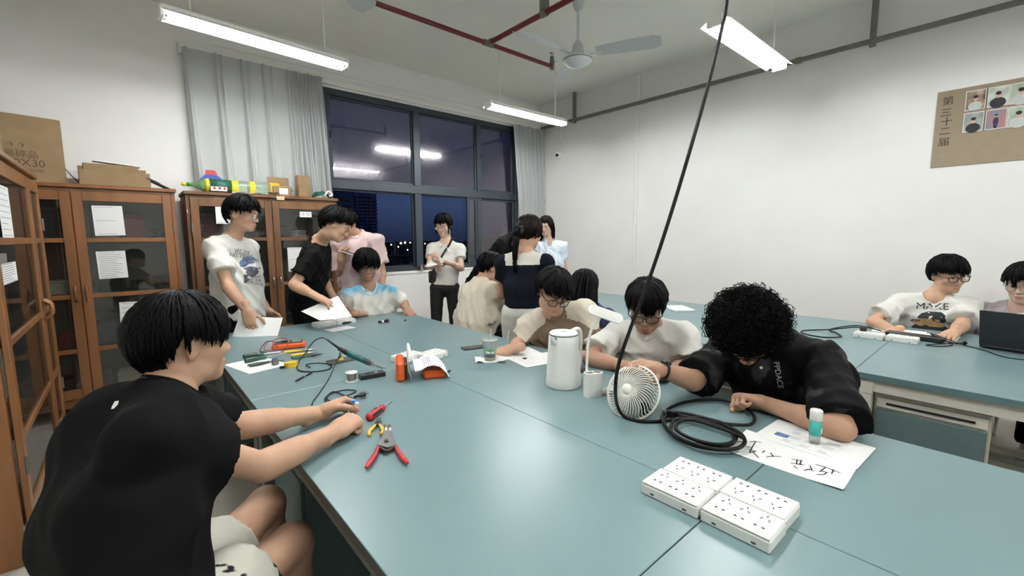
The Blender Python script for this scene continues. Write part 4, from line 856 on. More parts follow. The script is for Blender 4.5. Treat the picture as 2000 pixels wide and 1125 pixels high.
cord2 = [at(661, 700, z=T + .05), at(652, 718, z=T + .02), at(642, 740, z=T + .006), at(622, 770, z=T + .005), at(611, 785, z=T + .005), at(612, 797, z=T + .006), at(640, 800, z=T + .005)]
t = thing('black_lead', 'thin black lead running over the table seam towards the hands', 'cable', tuple(cord2[3])); MB().tube(catmull(cord2, 8), .0025, 6).build('wire', m_rubber, t, off=cord2[3]); MB().cyl(cord2[0], cord2[0] + (cord2[0] - cord2[1]) * .3, .005, n=8).build('probe', m_black, t, off=cord2[3])
# plug with looped cord near the hands
pc = [at(700, 773, z=T + .015), at(690, 778, z=T + .01), at(672, 772, z=T + .006), at(652, 765, z=T + .006), at(638, 775, z=T + .006), at(645, 783, z=T + .006), at(668, 776, z=T + .01), at(690, 768, z=T + .012), at(694, 763, z=T + .008), at(672, 762, z=T + .006), at(645, 770, z=T + .01), at(635, 782, z=T + .006), at(660, 800, z=T + .006)]
t = thing('plug_cord', 'black two-pin plug with looped cord beside the hands', 'plug', tuple(pc[0])); MB().tube(catmull(pc, 8), .003, 7).build('cord', m_rubber, t, off=pc[0]); pd = unit(tp(720, 768) - tp(700, 773)); Fp = frame_z(pd); MB().lathe([(.004, -.02), (.007, .0), (.011, .012), (.011, .03), (.0, .03)], 10, (0, 0, 0), Fp).build('plug_body', m_black, t)
for q in (-1, 1): MB().tf((0, 0, 0), Fp).bx(q * .006 - .001, q * .006 + .001, -.003, .003, .03, .047).build('prong', m_steelb, t)
# red screwdriver, small yellow pliers, wire strippers
screwdriver('red and black screwdriver beside the hands', tp(720, 824), tp(765, 787), m_rgrip, m_black, .62, .0155)
pliers('small yellow and black cutting pliers', tp(733, 853), tp(741, 820), m_ygrip, m_ygrip, .024, mh=m_dgrey)
t = thing('wire_stripper', 'silver wire stripper with red handles', 'wire stripper', tuple(V(*tp(755, 880)[:2], T)), 0, 'hand tools'); wc_ = tp(755, 880)
wl = lambda px, py, h=.012: tp(px, py) - wc_ + V(0, 0, h)
head = [wl(752, 848), wl(764, 850), wl(770, 868), wl(776, 878), wl(757, 884), wl(737, 878), wl(745, 866)]
MB().add([p - V(0, 0, .008) for p in head] + [p + V(0, 0, .006) for p in head], [tuple(range(7, 14)), tuple(reversed(range(7)))] + [(i, (i + 1) % 7, 7 + (i + 1) % 7, 7 + i) for i in range(7)]).build('head_plate', m_steelb, t)
MB().tube([wl(754, 850), wl(753, 838)], [.008, .006], 8).build('jaw', m_steelb, t); MB().tube([wl(762, 850), wl(761, 838)], [.008, .006], 8).build('jaw', m_steelb, t); MB().lathe([(.0, .018), (.007, .018), (.006, .023), (.0, .023)], 14, wl(755, 872, 0)).build('bolt', m_dgrey, t)
MB().tube(catmull([wl(740, 879), wl(755, 888), wl(772, 879)], 5), .006, 8).build('spring', m_black, t)
MB().tube(catmull([wl(740, 877), wl(734, 893), wl(724, 908), wl(716, 920)], 5), [.0065] * 6 + [.0085] * 8 + [.0055] * 2, 8, flat=.8).build('handle', m_rgrip, t); MB().tube(catmull([wl(772, 876), wl(779, 890), wl(788, 902), wl(796, 911)], 5), [.0065] * 6 + [.0085] * 8 + [.0055] * 2, 8, flat=.8).build('handle', m_rgrip, t)
# orange tester standing on its side, folded sheet over it
a = tp(792, 775); dv = unit(tp(792, 740) - tp(789, 776)); t = thing('insulation_tester', 'orange tester case standing upright with folded sheets over it', 'tester', (.995, 2.0, T), -.45, 'orange testers'); 
MB().bx(-.02, .02, -.09, .09, 0, .1, .012).build('case', m_orange, t); MB().bx(.02, .035, -.07, .07, .015, .085, .004).build('face', m_dgrey, t)
t = thing('orange_case', 'orange case lying under the bent printed sheet', 'case', (1.14, 1.93, T), -.45, 'orange testers'); MB().bx(-.05, .06, -.08, .08, 0, .034, .01).build('case', m_orange, t); MB().bx(-.045, .055, -.07, .07, .0341, .038, .003).build('lid', m_orange, t)
t = thing('folded_sheet', 'white printed sheets folded and bent over the orange cases', 'paper', (1.055, 1.965, T), -.45)
prof = [(-.018, .012), (-.032, .08), (-.03, .145), (-.024, .15), (-.016, .14), (.0, .055), (.03, .06), (.06, .075), (.09, .078), (.12, .068), (.15, .035), (.165, .012)]
MB().grid([[V(x, y, z) for y in (-.1, -.03, .04, .11)] for x, z in prof], True, .0012).build('sheet', m_paper, t)
mb = MB()
for i in range(10):
    x0, z0 = .03 + i * .009, .079; y_ = -.085; mb.add([(x0, -.07, z0 - .02 + .02 * math.sin(i * .33)), (x0 + .003, -.07, z0 - .02 + .02 * math.sin(i * .33)), (x0 + .003, .07, z0 - .02 + .02 * math.sin(i * .33)), (x0, .07, z0 - .02 + .02 * math.sin(i * .33))], [(0, 1, 2, 3)])
mb.build('print', m_greyink, t)
a = tp(875, 728); t = thing('test_probe', 'black test probe behind the folded sheets', 'probe', (a[0], a[1], T), .5); MB().cyl((-.03, 0, .006), (.02, 0, .006), .005, n=8).build('grip', m_black, t); MB().cyl((.02, 0, .006), (.04, 0, .006), .0015, n=6).build('needle', m_steelb, t)
# ---- far end of the table
a = tp(666, 643); flat_sheet('name_card', 'white printed sheet at the far end of the table seam', (a[0], a[1] + .02), .2, .20, .13, zz); mb = MB()
strokes(mb, [[(a[0] - .04, a[1] + .03), (a[0] + .03, a[1] + .035)], [(a[0] - .03, a[1] + .01), (a[0] + .02, a[1] + .013)]], .003, (0, 0, 0), RD, .0)
a = tp(672, 632); t = thing('card_reader', 'small black gadget beside the white socket blocks', 'gadget', (a[0] + .02, a[1], T), .2); MB().bx(-.05, .05, -.03, .03, 0, .02, .005).build('case', m_black, t); MB().tube([V(-.05, 0, .015), V(-.02, .02, .03), (.03, .015, .028), (.05, -.01, .015)], .005, 8).build('cord', m_black, t)
a = tp(749, 631); t = thing('torch', 'small black torch at the far end of the table', 'torch', (a[0], a[1], T), .1); MB().lathe([(.0, -.045), (.01, -.045), (.01, .01), (.015, .025), (.015, .045), (.0, .045)], 14, (0, 0, .015), frame_z((1, 0, 0))).build('barrel', m_black, t); MB().lathe([(.0105, -.02), (.0108, .0)], 14, (0, 0, .015), frame_z((1, 0, 0))).build('ring', m_wplas, t)
a = tp(791, 627); t = thing('black_bead', 'tiny black bead near the spread hand', 'bead', (a[0], a[1], T)); MB().lathe([(.0, 0), (.008, 0), (.006, .012), (.0, .014)], 10).build('shell', m_black, t); MB().bx(.006, .009, -.002, .002, .002, .012).build('clip', m_black, t)
# ---- right table
a = tp(1775, 645); pA_ = flat_sheet('document', 'white printed sheets in front of the man in the animal print t-shirt', (4.21, .52), .12, .21, .30, zz, 'documents on the right table'); mb = MB()
for i in range(8): strokes(mb, [[(-.08, .11 - i * .025), (.07, .11 - i * .025)]], .0015, (0, 0, 0), RD, .001)
mb.build('print', m_greyink, pA_)
flat_sheet('document', 'white sheet partly under the black power adapter', (4.16, .36), -.02, .21, .30, zz + .001, 'documents on the right table')
t = thing('power_adapter', 'long black power adapter behind the white socket blocks', 'adapter', (3.97, .41, T), math.pi / 2 - .1); MB().bx(-.15, .15, -.04, .04, 0, .035, .006).build('brick', m_black, t); MB().bx(-.05, .05, -.025, .025, .035, .0355).build('label', m_dgrey, t)
pa_ = [V(3.83, .66, T + .055), V(3.86, .72, T + .05), V(3.83, .84, T + .02), V(3.72, .98, T + .006), V(3.60, .96, T + .006), V(3.56, .83, T + .006), V(3.66, .75, T + .006), V(3.78, .80, T + .006), V(3.86, .86, T + .012), V(3.92, .74, T + .05), V(3.93, .66, T + .05), V(3.96, .58, T + .03)]
t = thing('adapter_lead', 'black mains lead looping from the socket block to the adapter', 'cable', (3.8, .8, T)); MB().tube(catmull(pa_, 8), .0045, 8).build('cord', m_rubber, t, off=(3.8, .8, T)); MB().lathe([(.0, 0), (.02, 0), (.02, .025), (.012, .035), (.0, .035)], 14, V(3.83, .66, T + .037) - V(3.8, .8, T)).build('plug', m_black, t)
la = [V(3.96, .26, T + .02), V(3.90, .22, T + .006), V(3.80, .27, T + .005), V(3.78, .33, T + .005), V(3.84, .30, T + .006), V(3.98, .20, T + .008), V(4.0, .17, T + .012), V(3.95, .22, T + .01), V(3.98, .33, T + .045), V(4.02, .30, T + .035), V(3.98, .19, T + .006), V(3.86, .08, T + .006), V(3.73, .0, T + .006), V(3.74, -.1, T + .006), V(3.86, -.16, T + .006)]
t = thing('laptop_lead', 'thin black lead curling from the adapter to the laptop', 'cable', (3.9, .1, T)); MB().tube(catmull(la, 8), .003, 7).build('cord', m_rubber, t, off=(3.9, .1, T)); MB().ball(V(4.0, .17, T + .012) - V(3.9, .1, T), .012, n=10, m=7).build('ferrite', m_rubber, t)
a = tp(1862, 657); t = thing('computer_mouse', 'white computer mouse with dark wheel on the right table', 'mouse', (a[0], a[1], T), 2.9); MB().ball((0, 0, .004), (.055, .033, .032), n=20, m=12).build('shell', m_wplas, t); MB().ball((.02, 0, .025), (.02, .008, .011), n=10, m=8).build('wheel_strip', m_dgrey, t); MB().bx(-.05, .05, -.028, .028, 0, .006, .002).build('base', m_dgrey, t)
t = thing('laptop', 'open black laptop seen from behind at the right edge', 'laptop', (3.98, -.06, T), math.pi - .15)
# ---- laptop: screen back towards the camera
a = tp(1912, 690); lq = V(3.86, .10, T); 
m_lap = mat('laptop_black', (26, 28, 34), .4, var=.03); t.location = (3.93, -.07, T); t.rotation_euler = (0, 0, -.2)
MB().bx(-.0, .25, -.18, .18, .004, .022, .004).build('base', m_lap, t); sc_ = MB().box((-.035, 0, .13), (.008, .36, .235), rotm('Y', -.28), .003).build('screen_lid', m_lap, t); MB().box((-.0375, -.02, .135), (.002, .03, .022), rotm('Y', -.28)).build('lid_logo', mat('lit_logo', (190, 195, 230), .3, emit=(150, 160, 240), es=1.0), sc_); MB().box((-.029, 0, .13), (.002, .34, .21), rotm('Y', -.28)).build('display', mat('lit_display', (40, 60, 110), .3, emit=(90, 120, 190), es=.6, col2=(20, 30, 60), scale=12), sc_)
MB().bx(.03, .14, -.15, .15, .022, .0235).build('keyboard', m_black, t); MB().cyl((-.003, -.15, .018), (-.003, .15, .018), .008, n=10).build('hinge', m_black, t)
a = tp(1325, 604); t = thing('white_notebook', 'white closed notebook on the table behind the man in glasses', 'notebook', (a[0], a[1], T), .9); MB().bx(-.14, .14, -.1, .1, 0, .018, .003).build('cover', m_wplas, t); MB().bx(-.137, .137, -.098, .101, .003, .015).build('pages', m_paper, t)
a = at(1155, 556, z=T + .12); t = thing('spray_bottle', 'red trigger of a spray bottle behind the long-haired person', 'bottle', (a[0], a[1], T)); MB().lathe([(.0, 0), (.04, 0), (.042, .02), (.04, .07), (.015, .1), (.013, .11)], 18).build('bottle', m_clrp, t); MB().box((0, 0, .125), (.06, .03, .03), Rz(.5), .006).box((-.03, -.02, .105), (.012, .012, .035), Rz(.5), .003).build('trigger_head', m_redc, t)
# small screwdriver bit in the man's hands
a = at(692, 785, z=.82); t = thing('blue_connector', 'small blue and white connector held in the hands', 'connector', tuple(a)); MB().box((0, 0, 0), (.016, .02, .014), Rz(.5), .002).build('housing', mat('bright_blue', (60, 130, 210), .4), t); MB().box((.004, -.014, -.004), (.012, .014, .012), Rz(.5), .002).build('white_end', m_wplas, t)
# ---- poster on the right wall
pTL = at(1832, 181, x=XR - .006); pBL = at(1818, 328, x=XR - .006); zt_, zb_ = pTL[2], pBL[2]; y0_ = pTL[1]; PW = 1.5
t = thing('photo_board', 'brown photo board with calligraphy and portrait photos on the right wall', 'poster', (XR - .006, y0_, zb_)); m_board = mat('brown_board', (150, 134, 112), .75, var=.03, scale=20)
MB().bx(-.003, .005, -PW, 0, 0, zt_ - zb_, .001).build('board', m_board, t); Rw = np.stack([V(0, -1, 0), V(0, 0, 1), V(-1, 0, 0)], 1)
def pw(px, py): p = at(px, py, x=XR - .01); return V(-.006, p[1] - y0_, p[2] - zb_)
ZP = lambda x, y: (1780 + x / 5.114, 130 + y / 5.114)
for ch, (x, y) in zip('第三十二届', ((368, 350), (348, 465), (352, 555), (335, 650), (325, 758))): add_text(MB(), ch, .075, pw(*ZP(x, y)), Rw).build('calligraphy', mat('brush_ink', (58, 48, 38), .7), t)
mph = [mat('photo_card_white', (226, 224, 218), .5), mat('photo_wall_warm', (176, 160, 140), .5, col2=(90, 50, 46), scale=14), mat('photo_wall_pale', (206, 210, 200), .5, col2=(150, 156, 150), scale=16), mat('photo_wall_grey', (170, 176, 172), .5, col2=(120, 126, 122), scale=16), mat('photo_court', (178, 116, 104), .5, col2=(120, 132, 150), scale=8), mat('photo_green', (150, 166, 140), .5, col2=(190, 196, 190), scale=14)]
m_pf = mat('photo_face', (206, 170, 146), .5); m_pd = mat('photo_dark_cloth', (28, 30, 38), .5); m_pl = mat('photo_light_cloth', (196, 200, 196), .5); m_ph = mat('photo_hair', (26, 22, 22), .5); m_pv = mat('photo_violet_cloth', (58, 40, 78), .5)
def photo(cx_, cy_, bgm, cloth, size=1.0, full=False, white=False):
    c = pw(cx_, cy_); w_ = abs(pw(*ZP(540, 340))[1] - pw(*ZP(742, 340))[1]); h_ = abs(pw(*ZP(640, 245))[2] - pw(*ZP(640, 440))[2]); card = MB().box(c + V(-.002, 0, 0), (.003, w_, h_)).build('photo_card', mph[0], t); MB().box(c + V(-.004, 0, 0), (.001, w_ * .92, h_ * .92)).build('photo_background', bgm, card); k = .012
    def disc(z, y, rz_, ry, m, off, nm): z, rz_, ry = z * h_ / .125, rz_ * h_ / .125, ry * w_ / .105; MB().prism([(ry * math.cos(a), rz_ * math.sin(a)) for a in np.linspace(0, 2 * math.pi, 16, endpoint=False)], 0, .0006, Rw, c + V(-.0045 - off, y, z)).build(nm, m, card)
    if full: disc(-.015, 0, .028, .014, cloth, .0004, 'figure'); disc(-.04, 0, .018, .01, m_pd, .0003, 'legs'); disc(.02, 0, .009, .007, m_pf, .0006, 'face'); disc(.025, 0, .006, .008, m_ph, .0008, 'hair')
    else: disc(-.038, 0, .032 * size, .04 * size, cloth, .0004, 'figure'); disc(.008, 0, .018 * size, .013 * size, m_pf, .0006, 'face'); disc(.02, 0, .011 * size, .0145 * size, m_ph, .0008, 'hair')
pc_ = {(0, 0): (642, 335), (1, 0): (870, 298), (2, 0): (1098, 262), (0, 1): (618, 555), (1, 1): (845, 525), (2, 1): (1072, 495)}
photo(*ZP(*pc_[(0, 0)]), mph[1], m_pl, .9); photo(*ZP(*pc_[(1, 0)]), mph[2], m_pd, 1.0); photo(*ZP(*pc_[(2, 0)]), mph[5], m_pl, 1.1); photo(*ZP(*pc_[(0, 1)]), mph[3], m_pd, .95); photo(*ZP(*pc_[(1, 1)]), mph[4], m_pv, 1, True); photo(*ZP(*pc_[(2, 1)]), mph[5], m_pl, 1.05)
a = at(822, 519, y=YW - .01); t = thing('sill_plug', 'small tan plug with black cord on the window sill beside the girl', 'plug', (a[0], YW - .03, WZ0 + .004)); MB().lathe([(.0, 0), (.022, 0), (.02, .03), (.01, .04), (.008, .075), (.0, .08)], 12).build('plug_body', mat('tan_plug', (170, 150, 112), .5), t); MB().tube(catmull([V(-.02, 0, .03), V(-.08, 0, .045), V(-.13, .01, .09), V(-.16, .03, .12)], 6), .008, 7).build('cord', m_rubber, t)

# ================================================================== PEOPLE: distance-field sculpting
class SDF:
    def __init__(s, lo, hi, h):
        s.lo = np.asarray(lo, float); s.h = h; n = np.ceil((np.asarray(hi) - s.lo) / h).astype(int) + 1; s.n = n
        s.ax = [np.asarray(s.lo[i] + h * np.arange(n[i]), np.float32) for i in range(3)]
        s.D = np.full(tuple(n), 1.0, np.float32)
    def sub(s, lo, hi):
        sl = []
        for i in range(3):
            a = int(max(0, math.floor((lo[i] - s.lo[i]) / s.h))); b = int(min(s.n[i], math.ceil((hi[i] - s.lo[i]) / s.h) + 1))
            if b <= a: return None
            sl.append(slice(a, b))
        return tuple(sl), s.ax[0][sl[0]][:, None, None], s.ax[1][sl[1]][None, :, None], s.ax[2][sl[2]][None, None, :]
    def put(s, sl, d, k, op):
        A = s.D[sl]
        if op == 'u':
            if k > 0: h = np.maximum(k - np.abs(A - d), 0) / k; s.D[sl] = np.minimum(A, d) - h * h * (k / 4)
            else: s.D[sl] = np.minimum(A, d)
        else:
            h = np.maximum(k - np.abs(A + d), 0) / k if k > 0 else 0; s.D[sl] = np.maximum(A, -d) + h * h * (k / 4)
    def cone(s, a, b, ra, rb, k=.02, cut=None, side=None, ratio=1.0, op='u', cap=False):
        """tapered capsule; side/ratio widen the section along one direction; cut=(t0,t1) flat ends"""
        a = np.asarray(a, float); b = np.asarray(b, float); m = max(ra, rb) * max(1, ratio) + k + 3 * s.h
        q = s.sub(np.minimum(a, b) - m, np.maximum(a, b) + m)
        if q is None: return s
        sl, x, y, z = q; ba = b - a; L2 = float(ba @ ba) + 1e-12; L = math.sqrt(L2); u = ba / L
        px, py, pz = x - a[0], y - a[1], z - a[2]; al = px * u[0] + py * u[1] + pz * u[2]
        t = np.clip(al / L, 0, 1); cx, cy, cz = px - t * ba[0], py - t * ba[1], pz - t * ba[2]; r2 = cx * cx + cy * cy + cz * cz
        if side is not None and ratio != 1.0:
            sd = np.asarray(side, float); sd = unit(sd - u * (sd @ u)); e = cx * sd[0] + cy * sd[1] + cz * sd[2]; r2 = r2 - e * e * (1 - 1 / ratio ** 2)
        d = np.sqrt(np.maximum(r2, 0)) - (ra + (rb - ra) * t)
        if cut is not None:
            if cut[0] is not None: d = np.maximum(d, cut[0] * L - al)
            if cut[1] is not None: d = np.maximum(d, al - cut[1] * L)
        s.put(sl, d, k, op); return s
    def ell(s, c, r, R=None, k=.02, op='u'):
        c = np.asarray(c, float); r = np.asarray(r, float); R = np.eye(3) if R is None else R; m = max(r) + k + 3 * s.h
        q = s.sub(c - m, c + m)
        if q is None: return s
        sl, x, y, z = q; x, y, z = x - c[0], y - c[1], z - c[2]
        L = [(x * R[0, i] + y * R[1, i] + z * R[2, i]) for i in range(3)]
        k0 = np.sqrt(sum((L[i] / r[i]) ** 2 for i in range(3))) + 1e-6; k1 = np.sqrt(sum((L[i] / r[i] ** 2) ** 2 for i in range(3))) + 1e-6
        s.put(sl, k0 * (k0 - 1) / k1, k, op); return s
    def plane(s, p, n, k=0.0):
        """cut away everything on the +n side"""
        n = unit(n); d = (s.ax[0][:, None, None] - p[0]) * n[0] + (s.ax[1][None, :, None] - p[1]) * n[1] + (s.ax[2][None, None, :] - p[2]) * n[2]
        s.D = np.maximum(s.D, d); return s
    def wrinkle(s, amp, freq, seed, aniso=(1, 1, 1)):
        q = np.random.RandomState(seed); x, y, z = s.ax[0][:, None, None] * aniso[0], s.ax[1][None, :, None] * aniso[1], s.ax[2][None, None, :] * aniso[2]
        N = np.zeros_like(s.D); band = np.abs(s.D) < .03
        X, Y, Z = np.broadcast_arrays(x, y, z); X, Y, Z = X[band], Y[band], Z[band]; acc = np.zeros_like(X)
        for i in range(5):
            d = q.normal(size=3); d /= np.linalg.norm(d); f = freq * q.uniform(.6, 1.8); d2 = q.normal(size=3) * freq * .35
            w_ = np.sin((X * d2[0] + Y * d2[1] + Z * d2[2]) + q.uniform(0, 6)) * 1.6
            v = np.sin(f * (X * d[0] + Y * d[1] + Z * d[2]) + w_ + q.uniform(0, 6)); acc += (1 - np.abs(v)) * 1.4 - .5
        N[band] = acc * (amp / 5); s.D = s.D - N; return s
    def mesh(s):
        D = s.D; S = D < 0; n = D.shape
        c = [(i, j, k) for i in (0, 1) for j in (0, 1) for k in (0, 1)]
        V8 = lambda A: [A[i:n[0] - 1 + i, j:n[1] - 1 + j, k:n[2] - 1 + k] for i, j, k in c]
        s8 = V8(S); cnt = sum(a.astype(np.int8) for a in s8); act = (cnt > 0) & (cnt < 8); I = np.argwhere(act)
        if len(I) == 0: return np.zeros((0, 3)), np.zeros((0, 4), int)
        idx = np.full(act.shape, -1, np.int32); idx[act] = np.arange(len(I))
        vals = [a[act] for a in V8(D)]; P = np.zeros((len(I), 3)); W = np.zeros(len(I))
        for a in range(8):
            for b in range(a + 1, 8):
                df = [c[b][t] - c[a][t] for t in range(3)]
                if sum(abs(v) for v in df) != 1: continue
                m = (vals[a] < 0) != (vals[b] < 0); t = np.where(m, vals[a] / np.where(m, vals[a] - vals[b], 1), 0)
                for q in range(3): P[:, q] += np.where(m, c[a][q] + t * df[q], 0)
                W += m
        P = (P / W[:, None] + I) * s.h + s.lo; F = []
        for ax in range(3):
            o1, o2 = (ax + 1) % 3, (ax + 2) % 3
            A = np.take(S, range(n[ax] - 1), ax); B = np.take(S, range(1, n[ax]), ax); E = np.argwhere(A != B)
            E = E[(E[:, o1] > 0) & (E[:, o2] > 0) & (E[:, o1] < n[o1] - 1) & (E[:, o2] < n[o2] - 1)]
            if len(E) == 0: continue
            q = []
            for d1, d2 in ((-1, -1), (0, -1), (0, 0), (-1, 0)):
                C = E.copy(); C[:, o1] += d1; C[:, o2] += d2; q.append(idx[C[:, 0], C[:, 1], C[:, 2]])
            q = np.stack(q, 1); fl = S[E[:, 0], E[:, 1], E[:, 2]]; q[~fl] = q[~fl][:, ::-1]; F.append(q[(q >= 0).all(1)])
        return P, np.vstack(F)
def make_mesh(name, V_, F_, mats, parent=None, off=None, matidx=None, attr=None):
    me = bpy.data.meshes.new(name); V_ = np.asarray(V_, np.float32)
    if off is not None: V_ = V_ - np.asarray(off, np.float32)
    F_ = np.asarray(F_, np.int32); me.vertices.add(len(V_)); me.vertices.foreach_set('co', V_.ravel())
    me.loops.add(F_.size); me.loops.foreach_set('vertex_index', F_.ravel()); me.polygons.add(len(F_))
    me.polygons.foreach_set('loop_start', np.arange(0, F_.size, F_.shape[1], dtype=np.int32)); me.polygons.foreach_set('use_smooth', np.ones(len(F_), bool))
    for m in (mats if isinstance(mats, (list, tuple)) else [mats]): me.materials.append(m)
    if matidx is not None: me.polygons.foreach_set('material_index', np.asarray(matidx, np.int32))
    if attr is not None:
        for nm, dat in attr.items(): a = me.attributes.new(nm, 'FLOAT', 'POINT'); a.data.foreach_set('value', np.asarray(dat, np.float32))
    me.update(calc_edges=True); me.validate(); return put(name, me, parent)
def cat_mesh(parts):
    Vs, Fs, b = [], [], 0
    for v, f in parts:
        if len(f): Vs.append(v); Fs.append(f + b); b += len(v)
    return np.vstack(Vs), np.vstack(Fs)
# ------------------------------------------------------------------ directions as seen from the camera

def bdir(b): b = math.radians(b); return TOW * math.cos(b) + RGT * math.sin(b)
def head_frame(beta, pitch=0, roll=0):
    """columns right, forward, up; pitch>0 looks down; roll>0 tilts to the person's right"""
    f = bdir(beta); up = V(0, 0, 1); r = np.cross(f, up); p = math.radians(pitch)
    f2 = f * math.cos(p) - up * math.sin(p); u2 = up * math.cos(p) + f * math.sin(p); q = math.radians(roll)
    r2 = r * math.cos(q) - u2 * math.sin(q); u3 = u2 * math.cos(q) + r * math.sin(q)
    return np.stack([r2, f2, u3], 1)
# ------------------------------------------------------------------ shared materials
m_skin = {k: mat('skin_' + k, c, 0.55, var=0.05, scale=18, spec=0.35) for k, c in dict(a=(196, 156, 130), b=(182, 142, 118), c=(210, 176, 156), d=(166, 128, 106)).items()}
m_hair = mat('black_hair', (5, 4.5, 4.5), 0.5, var=0.2, scale=60, spec=0.09); m_hairb = mat('brown_black_hair', (16, 10, 8), 0.48, var=0.2, scale=60, spec=0.12)
m_eyew = mat('eye_white', (214, 208, 200), 0.3, var=0); m_iris = mat('dark_iris', (30, 20, 16), 0.2, var=0); m_lip = mat('lip', (176, 104, 96), 0.5, var=0.02)
m_gfr = {'black': mat('black_glasses_frame', (26, 24, 24), 0.35), 'wire': mat('thin_metal_glasses_frame', (110, 104, 98), 0.3, .8), 'clear': mat('clear_glasses_frame', (150, 146, 140), 0.3)}
g_lens = glass('spectacle_lens', (.96, .97, .97), 0.02, 0.01)
def head_skin(g, H, F, s, ears=True):
    L = lambda x, y, z: H + F @ (V(x, y, z) * s)
    e = lambda c, r, k=.02, op='u', R=None: g.ell(L(*c), np.asarray(r) * s, F if R is None else F @ R, k * s, op)
    e((0, -.012, .03), (.073, .094, .088)); e((0, .026, -.03), (.059, .062, .083), .03); e((0, .07, -.094), (.022, .018, .017), .035)
    for q in (-1, 1):
        e((q * .044, .012, -.068), (.02, .026, .022), .035); e((q * .043, .056, -.022), (.02, .022, .018), .03)
        e((q * .031, .103, .003), (.021, .016, .0125), .014, 's')
    e((0, .077, .028), (.05, .016, .013), .025)
    g.cone(L(0, .084, .01), L(0, .105, -.030), .0075 * s, .0115 * s, .016 * s)
    for q in (-1, 1): e((q * .0125, .094, -.033), (.0085, .010, .0075), .01)
    e((0, .086, -.06), (.022, .012, .008), .012); e((0, .084, -.074), (.018, .012, .008), .012)
    if ears:
        for q in (-1, 1):
            R = rotm('X', -.2) @ rotm('Z', q * .35); e((q * .077, -.012, -.002), (.007, .018, .031), .008, 'u', R); e((q * .085, -.007, .004), (.006, .0095, .018), .006, 's', R)
    return L
def arms_tail(v): return v
def hand(W, d, n, side, sc, pose='rest', h=.0036):
    """fine hand mesh: W wrist, d finger direction, n palm normal, side 'R'/'L'"""
    d = unit(d); n = np.asarray(n, float); n = unit(n - d * (n @ d)); t = np.cross(d, n) if side == 'R' else np.cross(n, d)
    P = lambda a, b, c: W + (d * a + t * b + n * c) * sc
    cur = {'rest': (.35, .35, .3), 'flat': (.12, .12, .1), 'fist': (1.35, 1.5, 1.0), 'grip': (.8, .95, .6), 'pen': (.95, 1.0, .6), 'spread': (.3, .4, .35), 'hold': (.6, .3, .2)}[pose]
    g = SDF(W - .2 * sc, W + .2 * sc, h)
    K = [(.087, .030, 0), (.091, .010, -.003), (.087, -.011, -.002), (.079, -.030, .002)]; LN = [.074, .082, .076, .06]
    g.cone(P(-.06, 0, 0), P(.012, 0, 0), .0245 * sc, .0245 * sc, .01, side=t, ratio=1.18)
    for (a, b, c), off in zip(K, (.02, .006, -.008, -.02)): g.cone(P(.008, off, 0), P(a, b, c), .0175 * sc, .0125 * sc, .018)
    g.ell(P(.035, .024, .008), V(.024, .017, .032) * sc, np.stack([t, n, d], 1), .02)
    for i, ((a, b, c), ln) in enumerate(zip(K, LN)):
        p = P(a, b, c); ang = 0; sp = (b / .03) * (.16 if pose == 'spread' else .05); rr = (.0095, .0098, .0093, .0082)[i] * sc
        for j, fr in enumerate((.45, .3, .25)):
            ang += cur[j] * (1 + .08 * i if pose in ('rest', 'hold', 'spread') else 1)
            v = unit(d * math.cos(ang) + n * math.sin(ang) + t * sp); q = p + v * ln * fr * sc; g.cone(p, q, rr, rr * .93, .005); p = q; rr *= .93
    p = P(.028, .03, .010); tv = {'fist': ((.75, .35, .55), (.8, -.45, .45), (.7, -.7, .2)), 'grip': ((.7, .5, .6), (.85, -.1, .6), (.8, -.4, .45)), 'pen': ((.7, .4, .6), (.85, -.15, .55), (.75, -.3, .6)), 'hold': ((.6, .6, .6), (.8, .1, .5), (.85, -.1, .3))}.get(pose, ((.65, .75, .25), (.85, .5, .15), (.95, .2, .1)))
    rr = .0125 * sc
    for v, ln in zip(tv, (.042, .032, .026)):
        v = unit(d * v[0] + t * v[1] + n * v[2]); q = p + v * ln * sc; g.cone(p, q, rr, rr * .88, .008); p = q; rr *= .88
    return g.mesh()
